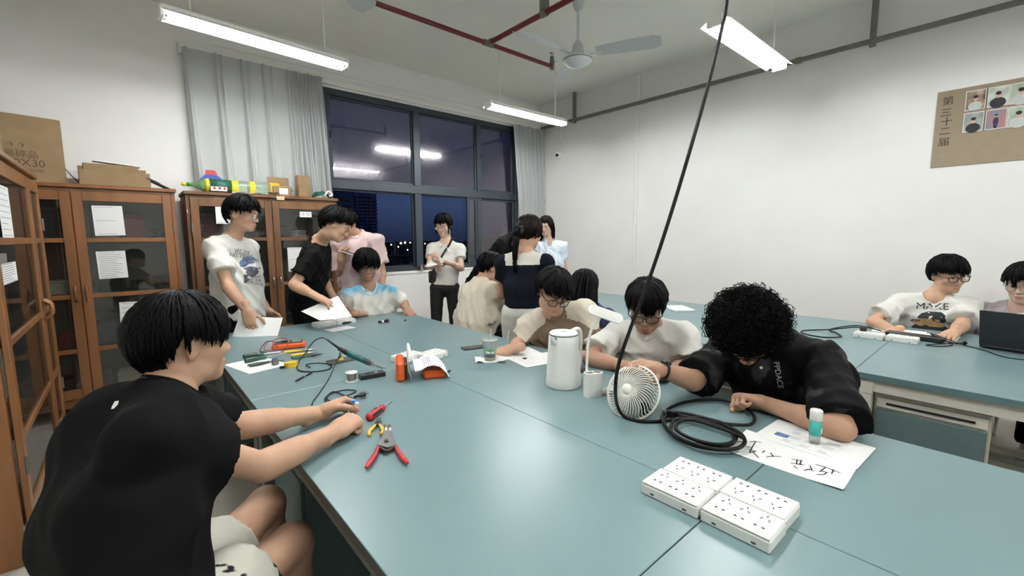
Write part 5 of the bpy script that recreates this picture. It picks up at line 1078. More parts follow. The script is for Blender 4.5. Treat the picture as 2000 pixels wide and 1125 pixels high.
# ------------------------------------------------------------------ hair
def hair_lim(phi, zf, zs, zb, part=0.0):
    """lowest hair height (head units) by angle round the head: 0 front, pi back"""
    a = np.abs(phi); t = np.clip((a - .75) / .55, 0, 1); t = t * t * (3 - 2 * t); u = np.clip((a - 1.75) / .8, 0, 1); u = u * u * (3 - 2 * u)
    return (zf + part * np.sin(phi * 2.0)) * (1 - t) + (zs * (1 - u) + zb * u) * t
def hair_mesh(H, F, s, st, seed, h=.006):
    q = random.Random(seed); zf, zs, zb = st.get('z', (.045, -.005, -.06)); vol = st.get('vol', .012); C = V(0, -.012, .032); Rr = V(.079, .100, .092) + vol * V(.8, .8, 1.1)
    g = SDF(H - .26 * s, H + .26 * s, h); g.ell(H + F @ (C * s), Rr * s, F, 0)
    x, y, z = g.ax[0][:, None, None] - H[0], g.ax[1][None, :, None] - H[1], g.ax[2][None, None, :] - H[2]
    lx, ly, lz = [(x * F[0, i] + y * F[1, i] + z * F[2, i]) / s for i in range(3)]
    phi = np.arctan2(lx, ly + .012); lim = hair_lim(phi, zf, zs, zb, st.get('part', 0)) + .009 + .008 * np.sin(7 * phi + seed) + .006 * np.sin(15 * phi + 2 * seed); g.D = np.maximum(g.D, ((lim + .006 - lz) * .8 * s).astype(np.float32))
    # keep the cap off the face and cheeks
    g.ell(H + F @ (V(0, .085, -.055) * s), V(.070, .062, .085) * s, F, .004, 's')
    base = g.mesh(); parts = [base]
    mb = MB()
    n = st.get('n', 230); w_ = st.get('w', .011); lift = st.get('lift', .006); mess = st.get('mess', .12); nc = max(12, n // 8); CL = []
    for i in range(nc): CL.append((-math.pi + 2 * math.pi * (i + q.random()) / nc, q.gauss(0, mess), q.gauss(0, .013), q.uniform(.2, 1.2), q.uniform(0, 1)))
    for i in range(n):
        c0, ctw, clen, clf, cfl = CL[i % nc]; phi0 = c0 + q.gauss(0, 1.3 * math.pi / nc); le = float(hair_lim(np.array((phi0 + math.pi) % (2 * math.pi) - math.pi), zf, zs, zb, st.get('part', 0))) + clen + q.uniform(-.010, .006)
        ce = np.clip((le - C[2]) / Rr[2], -.99, .97); ae = math.acos(ce); a0 = q.uniform(.02, ae * .7); tw = ctw + q.gauss(0, mess * .3); lf = lift * clf * q.uniform(.6, 1.3); pts = []; m = 7
        sway = st.get('sway', 0.0) * math.cos(phi0)
        for j in range(m):
            u = j / (m - 1); a = a0 + (ae - a0) * u; ph = phi0 + (tw + sway) * u * u + (c0 - phi0) * .5 * u * u
            dv = V(math.sin(a) * math.sin(ph), math.sin(a) * math.cos(ph), math.cos(a)); rad = 1 + (lf * math.sin(math.pi * min(1, u * 1.1)) + st.get('flick', .0) * u * u * cfl) / .1
            pts.append(H + F @ ((C + Rr * dv * rad) * s))
        r0 = w_ * q.uniform(.6, 1.15) * s
        mb.tube(pts, [r0 * f for f in (.35, .9, 1, .95, .8, .5, .08)], 4, True, False, .45, up=tuple(F[:, 2]))
    return base, mb
def curl_mesh(H, F, s, R3, C, n, seed):
    q = random.Random(seed); mb = MB(); g = SDF(H - .3 * s, H + .3 * s, .008); g.ell(H + F @ (V(*C) * s), V(*R3) * s * .93, F, 0); g.wrinkle(.02, 60, seed)
    g.ell(H + F @ (V(0, .10, -.075) * s), V(.075, .06, .085) * s, F, .004, 's'); g.plane(H + F @ (V(0, 0, -.075) * s), -F[:, 2])
    for i in range(n):
        z_ = q.uniform(-.75, 1); ph = q.uniform(0, 2 * math.pi); rr = math.sqrt(1 - z_ * z_); dv = V(rr * math.cos(ph), rr * math.sin(ph), z_)
        if dv[1] > .35 and dv[2] < -.15: continue
        c = H + F @ ((V(*C) + V(*R3) * dv * q.uniform(.9, 1.0)) * s); N = unit(F @ dv); T = unit(np.cross(N, V(q.gauss(0, 1), q.gauss(0, 1), q.gauss(0, 1)))); B = np.cross(N, T)
        cr = q.uniform(.006, .013) * s; ln = q.uniform(.015, .04) * s; tu = q.uniform(1.2, 2.6); ax_ = unit(N * .6 + T * .8 * q.uniform(-1, 1))
        u_ = unit(np.cross(ax_, N + V(.01, .02, .03))); v_ = np.cross(ax_, u_); m = int(tu * 7)
        mb.tube([c + ax_ * ln * (j / m) + (u_ * math.cos(2 * math.pi * tu * j / m) + v_ * math.sin(2 * math.pi * tu * j / m)) * cr for j in range(m + 1)], .0011 * s * q.uniform(.7, 1.5), 3, False)
    return g.mesh(), mb
def lock_bundle(mb, path, width, n, r, seed, flat=.5, spread_end=1.0):
    """hair strands following a path"""
    q = random.Random(seed); P = catmull(path, 6); m = len(P)
    for i in range(n):
        a = q.uniform(0, 6.28); rr = math.sqrt(q.random()); k0 = q.uniform(0, .12); k1 = q.uniform(.86, 1.0); pts = []; rad = []
        for j in range(10):
            u = k0 + (k1 - k0) * j / 9; p = P[min(m - 1, int(u * (m - 1)))]; d = unit(P[min(m - 1, int(u * (m - 1)) + 1)] - P[max(0, int(u * (m - 1)) - 1)]); F = frame_z(d)
            w_ = width(u) * (1 + (spread_end - 1) * u); pts.append(p + (F[:, 0] * math.cos(a) + F[:, 1] * math.sin(a)) * rr * w_); rad.append(r * (1 - .85 * (j / 9) ** 3))
        mb.tube(pts, rad, 5, True, False, flat)
# ------------------------------------------------------------------ a person
def sh(N, base, tb, sw=.175, sc=1.07):
    up = unit(np.asarray(N) - np.asarray(base)); f0 = bdir(tb); fw = unit(f0 - up * (f0 @ up)); rt = np.cross(fw, up); c = np.asarray(N) - up * .055 * sc
    return c + rt * sw * sc, c - rt * sw * sc
def arm(S, e, w_, se=-1, sw_=-1, sc=1.07, lu=.29, lf=.25):
    E = child(S, e[0], e[1], lu * sc, se); return E, child(E, w_[0], w_[1], lf * sc, sw_)
def person(label, H, hf, N, tb, pel, sc=1.07, skin='a', sw=.175, waist=None, arms=None, sit=True, legs=None, shirt=None, pants=None, hair=None, glasses=None, seed=1, bw=1.0, hs=1.0, face=True, res=.012, shoes='white', lookz=0, shoulders=None, tb_roll=0, extra=None, hidden_head=False, hairmat=None, cres=None, neckr=1.0):
    """H head centre, hf head frame, N neck base, tb torso facing angle, pel pelvis centre (all world)"""
    H = np.asarray(H, float); N = np.asarray(N, float); pel = np.asarray(pel, float); hs = hs * sc
    root = thing('person', label, 'person', (pel[0], pel[1], 0)); O = (pel[0], pel[1], 0)
    up = unit(N - (waist if waist is not None else pel)); f0 = bdir(tb); fw = unit(f0 - up * (f0 @ up)); rt = np.cross(fw, up)
    if tb_roll: rt = unit(rt * math.cos(tb_roll) + up * math.sin(tb_roll))
    M = np.asarray(waist) if waist is not None else (N * .42 + pel * .58)
    SR, SL = (N - up * .055 * sc + rt * sw * sc), (N - up * .055 * sc - rt * sw * sc)
    if shoulders: SR, SL = [np.asarray(v, float) for v in shoulders]
    A = {}
    for sd, S in (('R', SR), ('L', SL)):
        sp = (arms or {}).get(sd)
        if sp is None: E = S - V(0, 0, .29 * sc) - fw * .02 + (rt if sd == 'R' else -rt) * .04; Wp = E - V(0, 0, .22 * sc) + fw * .12 * sc; A[sd] = (S, E, Wp, None)
        else: A[sd] = (S, np.asarray(sp[0], float), np.asarray(sp[1], float), sp[2:] or None)
    # legs
    hip = {k: pel + (rt if k == 'R' else -rt) * .088 * sc - V(0, 0, .02) for k in 'RL'}; fl = unit(V(f0[0], f0[1], 0)); rl = np.cross(fl, V(0, 0, 1)); LG = {}
    for k in 'RL':
        sg = 1 if k == 'R' else -1
        if legs and k in legs: LG[k] = [np.asarray(v, float) for v in legs[k]]
        elif sit: kn = hip[k] + fl * .41 * sc + rl * sg * .05; kn[2] = max(.46, min(.54, pel[2] - .02)); an = kn + fl * .02; an[2] = .085; LG[k] = [kn, an]
        else: an = V(hip[k][0], hip[k][1], .085) + rl * sg * .03; kn = (hip[k] + an) / 2 + fl * .02; LG[k] = [kn, an]
    # ---- skin
    pts = np.array([N, pel, M, SR, SL] + [p for k in 'RL' for p in A[k][1:3]] + [p for k in 'RL' for p in LG[k]]); lo = pts.min(0) - .2; hi = pts.max(0) + .2; lo[2] = max(-.005, lo[2])
    g = SDF(lo, hi, res); b = sc * bw
    g.cone(N - up * .1 * sc, M, .085 * b, .085 * b, .03, side=rt, ratio=1.35); g.cone(M, pel, .085 * b, .095 * b, .03, side=rt, ratio=1.35)
    g.cone(SR, SL, .045 * sc, .045 * sc, .04)
    nb = H + hf @ (V(0, -.02, -.07) * hs); g.cone(nb, N - up * .02, .050 * sc * neckr, .056 * sc * neckr, .03)
    for k in 'RL':
        S, E, Wp, _ = A[k]; g.cone(N + up * .015, S, .042 * sc, .04 * sc, .05)
        g.ell(S + (E - S) * .12, V(1, 1, 1) * .05 * sc, None, .03); g.cone(S, E, .046 * b, .037 * b, .02); g.cone(E, Wp, .038 * b, .0275 * b, .012); ef = E + (Wp - E) * .28; g.cone(E + (Wp - E) * .1, E + (Wp - E) * .42, .041 * b, .037 * b, .02)
        K, An = LG[k]; g.cone(hip[k], K, .082 * b, .056 * b, .03); g.cone(K, An, .052 * b, .036 * b, .03); cf = K + (An - K) * .3 - fl * .02; g.ell(cf, V(.05, .05, .09) * b, None, .03)
        ft = An + unit(V(*(fl[:2]), 0)) * .13; ft[2] = .035; g.cone(An - V(0, 0, .04), ft, .036, .028, .02)
    parts = [g.mesh()]
    gh = SDF(np.minimum(H - .165 * hs, N - .02), np.maximum(H + .165 * hs, N + .02), .0047 * (1 if face else 1.5)) if not hidden_head else None
    if gh is None: gh = SDF(H - .165 * hs, H + .165 * hs, .007)
    LH = head_skin(gh, H, hf, hs, True); gh.cone(nb, N, .0515 * sc * neckr, .0575 * sc * neckr, .03); gh.cone(H + hf @ (V(0, -.01, -.02) * hs), nb, .05 * sc * neckr, .051 * sc * neckr, .02)
    parts.append(gh.mesh())
    for k in 'RL':
        S, E, Wp, hp = A[k]
        if hp is None: hp = (unit(Wp - E) * .6 + fw * .3 - V(0, 0, .3), -V(0, 0, 1) * .3 + (-rt if k == 'R' else rt), 'rest')
        parts.append(hand(Wp, hp[0], hp[1], k, sc * .98, hp[2]))
    v, f = cat_mesh(parts); make_mesh('body', v, f, m_skin[skin], root, O)
    # ---- face details
    if face:
        for q in (-1, 1):
            mb = MB(); mb.ball(LH(q * .031, .0865, .002), V(.0135, .006, .0052) * hs, hf @ rotm('Y', q * .06), 12, 8); mb.m = 1; mb.ball(LH(q * .031, .0908, .0015), V(.0054, .0022, .0046) * hs, hf, 10, 6); mb.m = 2
            mb.tube([LH(q * .0175, .0905, .001), LH(q * .026, .0945, .0062), LH(q * .036, .0935, .0066), LH(q * .0465, .0865, .0025)], [.0008 * hs, .0018 * hs, .0018 * hs, .0008 * hs], 5)
            mb.build('eye', [m_eyew, m_iris, m_hair], root, O)
            MB().tube([LH(q * .014, .0945, .0215), LH(q * .026, .0945, .0265), LH(q * .039, .089, .0275), LH(q * .052, .0775, .022)], [.0022 * hs, .0032 * hs, .0028 * hs, .0008 * hs], 6, flat=.6).build('eyebrow', m_hair, root, O)
        mb = MB(); mb.ball(LH(0, .0935, -.0615), V(.019, .006, .0042) * hs, hf, 12, 8); mb.ball(LH(0, .0925, -.071), V(.016, .006, .005) * hs, hf, 12, 8); mb.build('lips', m_lip, root, O)
    if glasses:
        kind, rw, rh = glasses; m = m_gfr[kind]; th = (.0027 if kind == 'black' else .0013) * hs; mb = MB(); lens = []
        for q in (-1, 1):
            ring = [LH(q * .034 + rw * np.sign(math.cos(a)) * abs(math.cos(a)) ** .8, .108 - .25 * max(0, abs(q * .034 + rw * math.cos(a)) - .03), -.003 + rh * np.sign(math.sin(a)) * abs(math.sin(a)) ** .8) for a in np.linspace(0, 2 * math.pi, 20, endpoint=False)]
            mb.tube(ring, th, 6, closed=True); lens.append(ring)
            mb.tube([LH(q * (.034 + rw), .1, .004), LH(q * .076, .086, .008), LH(q * .0815, .03, .010), LH(q * .081, -.012, .008), LH(q * .079, -.03, -.012)], th, 6)
        mb.tube([LH(-.034 + rw - .001, .108, .002), LH(0, .111, .006), LH(.034 - rw + .001, .108, .002)], th, 6)
        go = mb.build('glasses', m, root, O)
        for ring in lens: l_ = MB(); l_.add(ring, [tuple(range(len(ring)))]); l_.build('lens', g_lens, go, O)
    # ---- hair
    if hair:
        mh = hairmat or m_hair
        if hair.get('curly'): base, mb = curl_mesh(H, hf, hs, hair['R'], hair['C'], hair['n'], seed)
        else: base, mb = hair_mesh(H, hf, hs, hair, seed)
        for fn in hair.get('add', ()): fn(mb, LH, hf, hs)
        hv, hfc = base; tri = [tuple(x) for x in hfc]; n0 = len(mb.v); mb.R = np.eye(3); mb.o = np.zeros(3); mb.add(hv, tri, True); mb.build('hair', mh, root, O)
    # ---- clothes
    out = dict(root=root, H=H, hf=hf, N=N, SR=SR, SL=SL, A=A, fw=fw, rt=rt, up=up, LH=LH, O=O, hs=hs, pel=pel, hip=hip, LG=LG)
    if shirt:
        lo2 = np.minimum(lo, pts.min(0) - .25); g = SDF(lo - .08, hi + .08, cres or .009); lz = shirt.get('loose', .02); hem = np.asarray(shirt['hem']) if shirt.get('hem') is not None else pel + (M - pel) * -.15
        rr = (.105 + lz) * b; ratio = shirt.get('ratio', 1.42)
        ct = (SR + SL) / 2 - up * .06 * sc
        g.cone(ct, M, (.098 + lz * .8) * b, rr, .03, side=rt, ratio=ratio); hd = hem - M; ex = unit(hd) * .12
        g.cone(M, hem + ex, rr, (.108 + shirt.get('hl', lz)) * b, .04, side=rt, ratio=ratio, cut=(None, np.linalg.norm(hd) / np.linalg.norm(hd + ex)))
        for bc, br in shirt.get('blobs', ()): g.ell(bc, br, None, .08)
        if shirt.get('belly'): g.ell(M + fw * .04 - up * .03, V(.13, .12, .15) * b, None, .05)
        g.cone(SR, SL, (.052 + lz * .25) * sc, (.052 + lz * .25) * sc, .05)
        sl = shirt.get('sleeve', .62); sr = shirt.get('sr', .066)
        for k in 'RL':
            S, E, Wp, _ = A[k]; g.cone(N + up * .012, S, .05 * sc, (.05 + lz * .3) * sc, .05); e2 = S + (E - S) * (sl + .25); g.cone(S, e2, (.055 + lz * .3) * sc, sr * sc * 1.06, .035, cut=(None, sl / (sl + .25)))
        nc = N + up * .05 * sc + fw * .028 * sc; op = shirt.get('neck', (.060, .062)); g.ell(nc, V(op[0], op[1], shirt.get('nd', .058)) * sc, np.stack([rt, fw, up], 1), .01, 's')
        if shirt.get('v'): g.ell(N + fw * .095 * sc - up * .02, V(.04, .07, shirt['v']) * sc, np.stack([rt, fw, up], 1), .01, 's')
        g.wrinkle(shirt.get('wr', .028), shirt.get('wf', 22), seed + 5); 
        sv, sf = g.mesh(); at_ = None
        if shirt.get('attr'): at_ = {'pat': shirt['attr'](sv, out)}
        so = make_mesh(shirt.get('name', 't_shirt'), sv, sf, shirt['mat'], root, O, attr=at_); out['shirt'] = so; out['bvh'] = BVHTree.FromPolygons([tuple(x) for x in sv], [tuple(x) for x in sf])
        if shirt.get('collar', True):
            P = []
            for a in np.linspace(0, 2 * math.pi, 28, endpoint=False):
                dv = rt * math.cos(a) * (op[0] + .004) + fw * math.sin(a) * (op[1] + .006); o_ = N + dv * sc + fw * .02 * sc; r_ = out['bvh'].ray_cast(Vector(o_ + up * .1), Vector(-up), .3)
                P.append(np.array(r_[0]) + up * .001 if r_[0] else o_ + up * .01)
            for _ in range(2): P = [(P[i - 1] + P[i] * 2 + P[(i + 1) % 28]) / 4 for i in range(28)]
            MB().tube(P, .0065 * sc, 6, closed=True, flat=.7).build('collar', shirt.get('cmat', shirt['mat']), root, O)
    if pants:
        lo3 = np.array([p for p in [pel] + [v for k in 'RL' for v in LG[k]]]); g = SDF(lo3.min(0) - .2, lo3.max(0) + .2, res * 1.4); pl = pants.get('loose', .012); ln = pants.get('len', 1.0)
        g.cone(pel + (M - pel) * .25, pel - V(0, 0, .0), (.1 + pl) * b, (.104 + pl) * b, .03, side=rt, ratio=1.38, cut=(0.0, None))
        for k in 'RL':
            K, An = LG[k]; t_ = min(1, ln * 2); e2 = hip[k] + (K - hip[k]) * (t_ if ln >= .5 else t_ + .2); g.cone(hip[k], e2, (.09 + pl) * b, (.06 + pl * 1.3) * b, .03, cut=(None, None if ln >= .5 else t_ / (t_ + .2)))
            if ln > .5: u_ = (ln - .5) * 2; g.cone(K, K + (An - K) * u_, (.06 + pl) * b, (.046 + pl * 1.2) * b, .03, cut=(None, 1.0))
        g.wrinkle(.01, 24, seed + 9); sv, sf = g.mesh(); out['pants'] = make_mesh(pants.get('name', 'trousers'), sv, sf, pants['mat'], root, O); out['pbvh'] = BVHTree.FromPolygons([tuple(x) for x in sv], [tuple(x) for x in sf])
    if shoes:
        ms = mat('shoe_' + shoes, {'white': (214, 212, 206), 'black': (30, 30, 32)}[shoes], .6)
        for k in 'RL':
            An = LG[k][1]; d = unit(V(fl[0], fl[1], 0)); sd = np.cross(d, V(0, 0, 1)); sh = MB(); rows = []
            for u, w_, h_ in ((-.085, .028, .075), (-.06, .038, .095), (0, .04, .09), (.06, .044, .065), (.12, .045, .05), (.165, .036, .04), (.185, .018, .03)):
                c = An + d * u; c = V(c[0], c[1], 0); rows.append([c + sd * w_ * math.cos(a) + V(0, 0, max(.003, h_ * .5 + h_ * .5 * math.sin(a))) for a in np.linspace(0, 2 * math.pi, 12, endpoint=False)])
            nv = 12; vs = [p for r in rows for p in r]; fs = [(i * nv + j, i * nv + (j + 1) % nv, (i + 1) * nv + (j + 1) % nv, (i + 1) * nv + j) for i in range(len(rows) - 1) for j in range(nv)] + [tuple(range(nv)), tuple(reversed(range(len(vs) - nv, len(vs))))]
            sh.add(vs, fs, True); so = sh.build('shoe', ms, root, O); MB().tube([An + d * u + V(0, 0, .011 - An[2]) for u in (-.08, 0, .1, .17)], [.03, .042, .046, .03], 8, flat=.25).build('sole', m_white, so, O)
    return out
def mat_pat(name, ca, cb, rough=.88, noise=0.0, scale=8.0, stretch=None, thresh=(.4, .6)):
    """cloth printed in two colours: mesh attribute 'pat' picks the second, noise breaks its edge"""
    m = mat(name, ca, rough, var=.02, scale=60, bump=.04, spec=.15); n = m.node_tree.nodes; l = m.node_tree.links; b = n['Principled BSDF']; src = b.inputs['Base Color'].links[0].from_socket
    at_ = n.new('ShaderNodeAttribute'); at_.attribute_name = 'pat'; nz = n.new('ShaderNodeTexNoise'); nz.inputs['Scale'].default_value = scale; nz.inputs['Detail'].default_value = 3
    tc_ = n.new('ShaderNodeTexCoord'); mp = n.new('ShaderNodeMapping'); mp.inputs['Scale'].default_value = stretch or (1, 1, 1); l.new(tc_.outputs['Object'], mp.inputs[0]); l.new(mp.outputs[0], nz.inputs[0])
    ma = n.new('ShaderNodeMath'); ma.operation = 'MULTIPLY_ADD'; ma.inputs[1].default_value = noise; l.new(nz.outputs['Fac'], ma.inputs[0]); l.new(at_.outputs['Fac'], ma.inputs[2])
    mr = n.new('ShaderNodeMapRange'); mr.inputs[1].default_value = thresh[0] + noise * .5; mr.inputs[2].default_value = thresh[1] + noise * .5; l.new(ma.outputs[0], mr.inputs[0])
    mx = n.new('ShaderNodeMix'); mx.data_type = 'RGBA'; l.new(mr.outputs[0], mx.inputs[0]); l.new(src, mx.inputs[6]); mx.inputs[7].default_value = lin(cb); l.new(mx.outputs[2], b.inputs['Base Color']); return m
def decal(P, vs, fs, c, R, m, name, lift=.0025):
    """print flat shapes onto the shirt: c centre, R columns right/up/out"""
    R = np.asarray(R); W_ = []
    for v in np.asarray(vs):
        p = np.asarray(c) + R[:, 0] * v[0] + R[:, 1] * v[1] + R[:, 2] * .4; r = P['bvh'].ray_cast(Vector(p), Vector(-R[:, 2]), 1.0)
        W_.append(np.array(r[0]) + np.array(r[1]) * 0 + R[:, 2] * lift if r[0] else np.asarray(c) + R[:, 0] * v[0] + R[:, 1] * v[1])
    mb = MB(); mb.add(W_, fs); return mb.build(name, m, P['root'], P['O'])
def blob(pts, nx=6):
    """triangulated outline as a fine grid strip between left and right edges: pts rows (y, x0, x1)"""
    vs, fs = [], []
    for y, a, b in pts: vs += [(a + (b - a) * i / nx, y, 0) for i in range(nx + 1)]
    for r in range(len(pts) - 1): fs += [(r * (nx + 1) + i, r * (nx + 1) + i + 1, (r + 1) * (nx + 1) + i + 1, (r + 1) * (nx + 1) + i) for i in range(nx)]
    return vs, fs
def stool(x, y, label, h=.44):
    t = thing('stool', label, 'stool', (x, y, 0), 0.3, 'stools'); MB().bx(-.17, .17, -.12, .12, h - .03, h, .008).build('seat', m_wood_t, t)
    for sx in (-1, 1):
        for sy in (-1, 1): MB().cyl((sx * .14, sy * .09, h - .03), (sx * .165, sy * .115, 0), .011, n=8).build('leg', m_white, t)
    MB().cyl((-.155, -.105, .15), (.155, -.105, .15), .008, n=8).build('rung', m_white, t); MB().cyl((-.155, .105, .15), (.155, .105, .15), .008, n=8).build('rung', m_white, t)
    return t

# ================================================================== THE PEOPLE IN THE ROOM
SCL = 1.07
def cotton(name, col, var=.03): return mat(name, col, .9, var=var, scale=60, bump=.05, spec=.15)
m_bt = cotton('black_cotton', (9, 9.5, 10), .1); m_wt = cotton('white_cotton', (220, 218, 211)); m_crt = cotton('cream_cotton', (205, 196, 178)); m_pk = cotton('pink_cotton', (214, 188, 186)); m_nv = cotton('navy_cotton', (12, 15, 26), .1); m_lb = cotton('pale_blue_cotton', (214, 226, 236))
m_jean = mat('black_denim', (13, 13, 14), .8, var=.25, scale=8, bump=.05); m_wp = cotton('white_denim', (214, 212, 204)); m_khk = cotton('black_trouser', (14, 14, 16), .1)
m_shorts = cotton('pale_shorts_cloth', (206, 204, 192))
dn = V(0, 0, -1.0)
SH = dict(z=(.035, .015, -.055), vol=.014, n=260, w=.011)
def upr(d, tb, lean=.02, dz=.2): return lambda H: H + dn * dz * SCL - bdir(tb) * lean
# ---- 1 man in black t-shirt, left foreground
H = at(360, 672, d=1.2); hf = head_frame(150, 2, 0); N = at(314, 782, d=1.12); pel = V(-.05, 1.19, .55)
WR = at(658, 842, z=.79); WL = at(628, 806, z=.79); ER = child(WR, 512, 912, .27 * SCL, -1); EL = child(WL, 470, 832, .27 * SCL, -1); SRg = at(285, 858, d=.98); SLg = at(372, 800, d=1.30)
m_sh1 = mat_pat('pale_shorts_black_print', (206, 204, 192), (26, 26, 30), .88, 1.6, 9.0, None, (.13, .16))
hair1 = dict(z=(.022, .026, -.058), vol=.020, n=1300, w=.006, lift=.004, mess=.08)
p1 = person('young man in a black t-shirt seated at the left of the table, back half turned', H, hf, N, 142, pel, 1.05, 'a', waist=V(-.045, 1.31, .82), shoulders=(SRg, SLg), arms={'R': (ER, WR, (at(700, 812, z=.80) - WR), V(.2, .3, -1), 'fist'), 'L': (EL, WL, (at(672, 786, z=.8) - WL), V(.3, -.6, -.6), 'grip')},
            shirt=dict(mat=m_bt, hem=V(-.05, 1.18, .50), loose=.032, sleeve=.56, sr=.076, wr=.02, wf=15, blobs=[(at(222, 862, d=1.10), V(.11, .11, .11)), (at(252, 812, d=1.13), V(.075, .075, .07))]), pants=dict(mat=m_sh1, name='shorts', len=.3, loose=.035), hair=hair1, seed=3, res=.009, cres=.008, hs=.97,
            legs={'R': (at(570, 1062, z=.52), at(560, 1062, z=.52) + V(.02, .0, -.43)), 'L': (at(520, 985, z=.52), at(520, 985, z=.52) + V(.03, .02, -.43))})
# ---- 2 standing man in printed white t-shirt
H = at(474, 420, d=3.45); N = at(452, 470, d=3.5); pel = at(475, 640, d=3.55); pel[2] = .93
E = at(446, 560, d=3.20); Wp = at(482, 608, d=3.18)
p2 = person('standing man with glasses in a white t-shirt with blue print', H, head_frame(92, 8), N, 85, pel, SCL, 'a', sit=False, arms={'R': (E, Wp, at(490, 640, d=3.18) - at(482, 608, d=3.18), V(.5, .8, 0), 'rest')},
            shirt=dict(mat=m_wt, hem=pel + V(0, 0, -.12), loose=.035, sleeve=.66, sr=.085, ratio=1.35), pants=dict(mat=m_khk), hair=dict(z=(.06, .03, -.045), vol=.024, n=420, w=.010, mess=.28, flick=.016, sway=.25), glasses=('wire', .024, .02), seed=11)
# ---- 3 standing man in black polo, bending
H = at(655, 440, d=3.62); N = at(622, 474, d=3.72); pel = at(600, 640, d=3.95); pel[2] = .93
Sx = N - V(0, 0, .05) + np.cross(bdir(105), V(0, 0, 1)) * .18; E = child(Sx, 574, 556, .29 * SCL, -1); Wp = child(E, 622, 581, .25 * SCL, -1)
p3 = person('standing man in a black polo shirt leaning over the table with a paper', H, head_frame(114, 28), N, 105, pel, SCL, 'a', sit=False, arms={'R': (E, Wp, at(650, 594, d=depth(Wp)) - Wp, V(0, 0, -1), 'spread')},
            shirt=dict(mat=m_bt, hem=pel + V(0, 0, -.06), loose=.02, sleeve=.66, sr=.072, name='polo_shirt'), pants=dict(mat=m_khk), hair=dict(z=(.05, .026, -.05), vol=.022, n=420, w=.010, mess=.25, flick=.008), glasses=('wire', .022, .018), seed=12, shoes='black')
# ---- 4 man in pink t-shirt behind them
N = at(696, 462, d=4.3); H = at(676, 438, d=4.22); pel = at(706, 600, d=4.35); pel[2] = .95
Sx = N - V(0, 0, .05) + np.cross(bdir(-5), V(0, 0, 1)) * .18; E = child(Sx, 668, 548, .29 * SCL, -1); Wp = child(E, 666, 512, .25 * SCL, -1)
p4 = person('standing man in a pink t-shirt holding a phone behind the black polo', H, head_frame(-25, 25), N, 0, pel, SCL, 'b', sit=False, arms={'R': (E, Wp, V(.1, -.2, 1), V(.4, .2, .2), 'hold')},
            shirt=dict(mat=m_pk, hem=pel + V(0, 0, -.08), loose=.03, sleeve=.7, sr=.08), pants=dict(mat=m_khk), hair=SH, seed=13)
# ---- 5 seated man in tie-dye t-shirt
H = at(716, 519, d=4.05); N = at(722, 566, d=4.12); pel = at(728, 690, d=4.25); pel[2] = .56
def tied(v, o): return np.clip(((v - o['N']) @ o['up'] + .10) / .14, 0, 1)
Wl = at(796, 606, z=.785); Wr = at(697, 613, z=.785)
E1 = at(787, 590, d=4.33); E2 = at(674, 607, d=4.22)
m_tie = mat_pat('tie_dye_cotton', (226, 224, 214), (112, 170, 198), .88, .9, 14.0, (1, 1, .35), (.35, .8))
p5 = person('seated man with glasses in a blue and white tie-dye t-shirt', H, head_frame(26, 14), N, 20, pel, SCL, 'd', arms={'L': (E1, Wl, at(803, 613, z=.76) - Wl, V(0, 0, -1), 'spread'), 'R': (E2, Wr, at(718, 611, z=.77) - Wr, V(.1, .2, -1), 'rest')},
            shirt=dict(mat=m_tie, loose=.035, sleeve=.72, sr=.09, attr=tied), pants=dict(mat=m_khk), hair=dict(z=(.026, -.01, -.06), vol=.028, n=460, w=.010, mess=.4, flick=.022), glasses=('wire', .022, .019), seed=14)
# ---- 6 girl in white top by the window
H = at(866, 440, d=5.0); N = at(872, 477, d=5.05); pel = at(869, 552, d=5.05); pel[2] -= .05
Sl = N - V(0, 0, .05) - np.cross(bdir(2), V(0, 0, 1)) * .155; Sr = N - V(0, 0, .05) + np.cross(bdir(2), V(0, 0, 1)) * .155
E1 = child(Sl, 901, 524, .26, -1); W1 = child(E1, 876, 513, .22, -1); E2 = child(Sr, 838, 520, .26, -1); W2 = child(E2, 856, 518, .22, -1)
def girl_hair(mb, L, F, s):
    for q in (-1, 1): lock_bundle(mb, [L(q * .07, .02, .06), L(q * .082, .035, 0), L(q * .078, .04, -.06), L(q * .07, .035, -.11)], lambda u: .008 * s, 10, .004 * s, 5 + q)
    lock_bundle(mb, [L(0, -.1, .0), L(0, -.125, -.05), L(.01, -.11, -.13), L(.01, -.09, -.22)], lambda u: .035 * s * (1 - .4 * u), 60, .006 * s, 8)
p6 = person('young woman with glasses in a white t-shirt reading a paper by the window', H, head_frame(-18, 16), N, 2, pel, 1.03, 'c', sw=.15, bw=.86, sit=False, arms={'L': (E1, W1, at(858, 508, d=depth(W1)) - W1, V(-.5, .2, -.4), 'hold'), 'R': (E2, W2, at(852, 510, d=depth(W2) - .05) - W2, V(.3, .2, .5), 'hold')},
            shirt=dict(mat=m_wt, hem=pel + V(0, 0, .02), loose=.012, sleeve=.5, sr=.062, neck=(.075, .075), wr=.007), pants=dict(mat=m_jean, loose=.006, name='jeans'), hair=dict(z=(.045, -.03, -.06), vol=.012, n=260, w=.01, mess=.05, part=.012, add=[girl_hair]), glasses=('wire', .023, .02), seed=15)
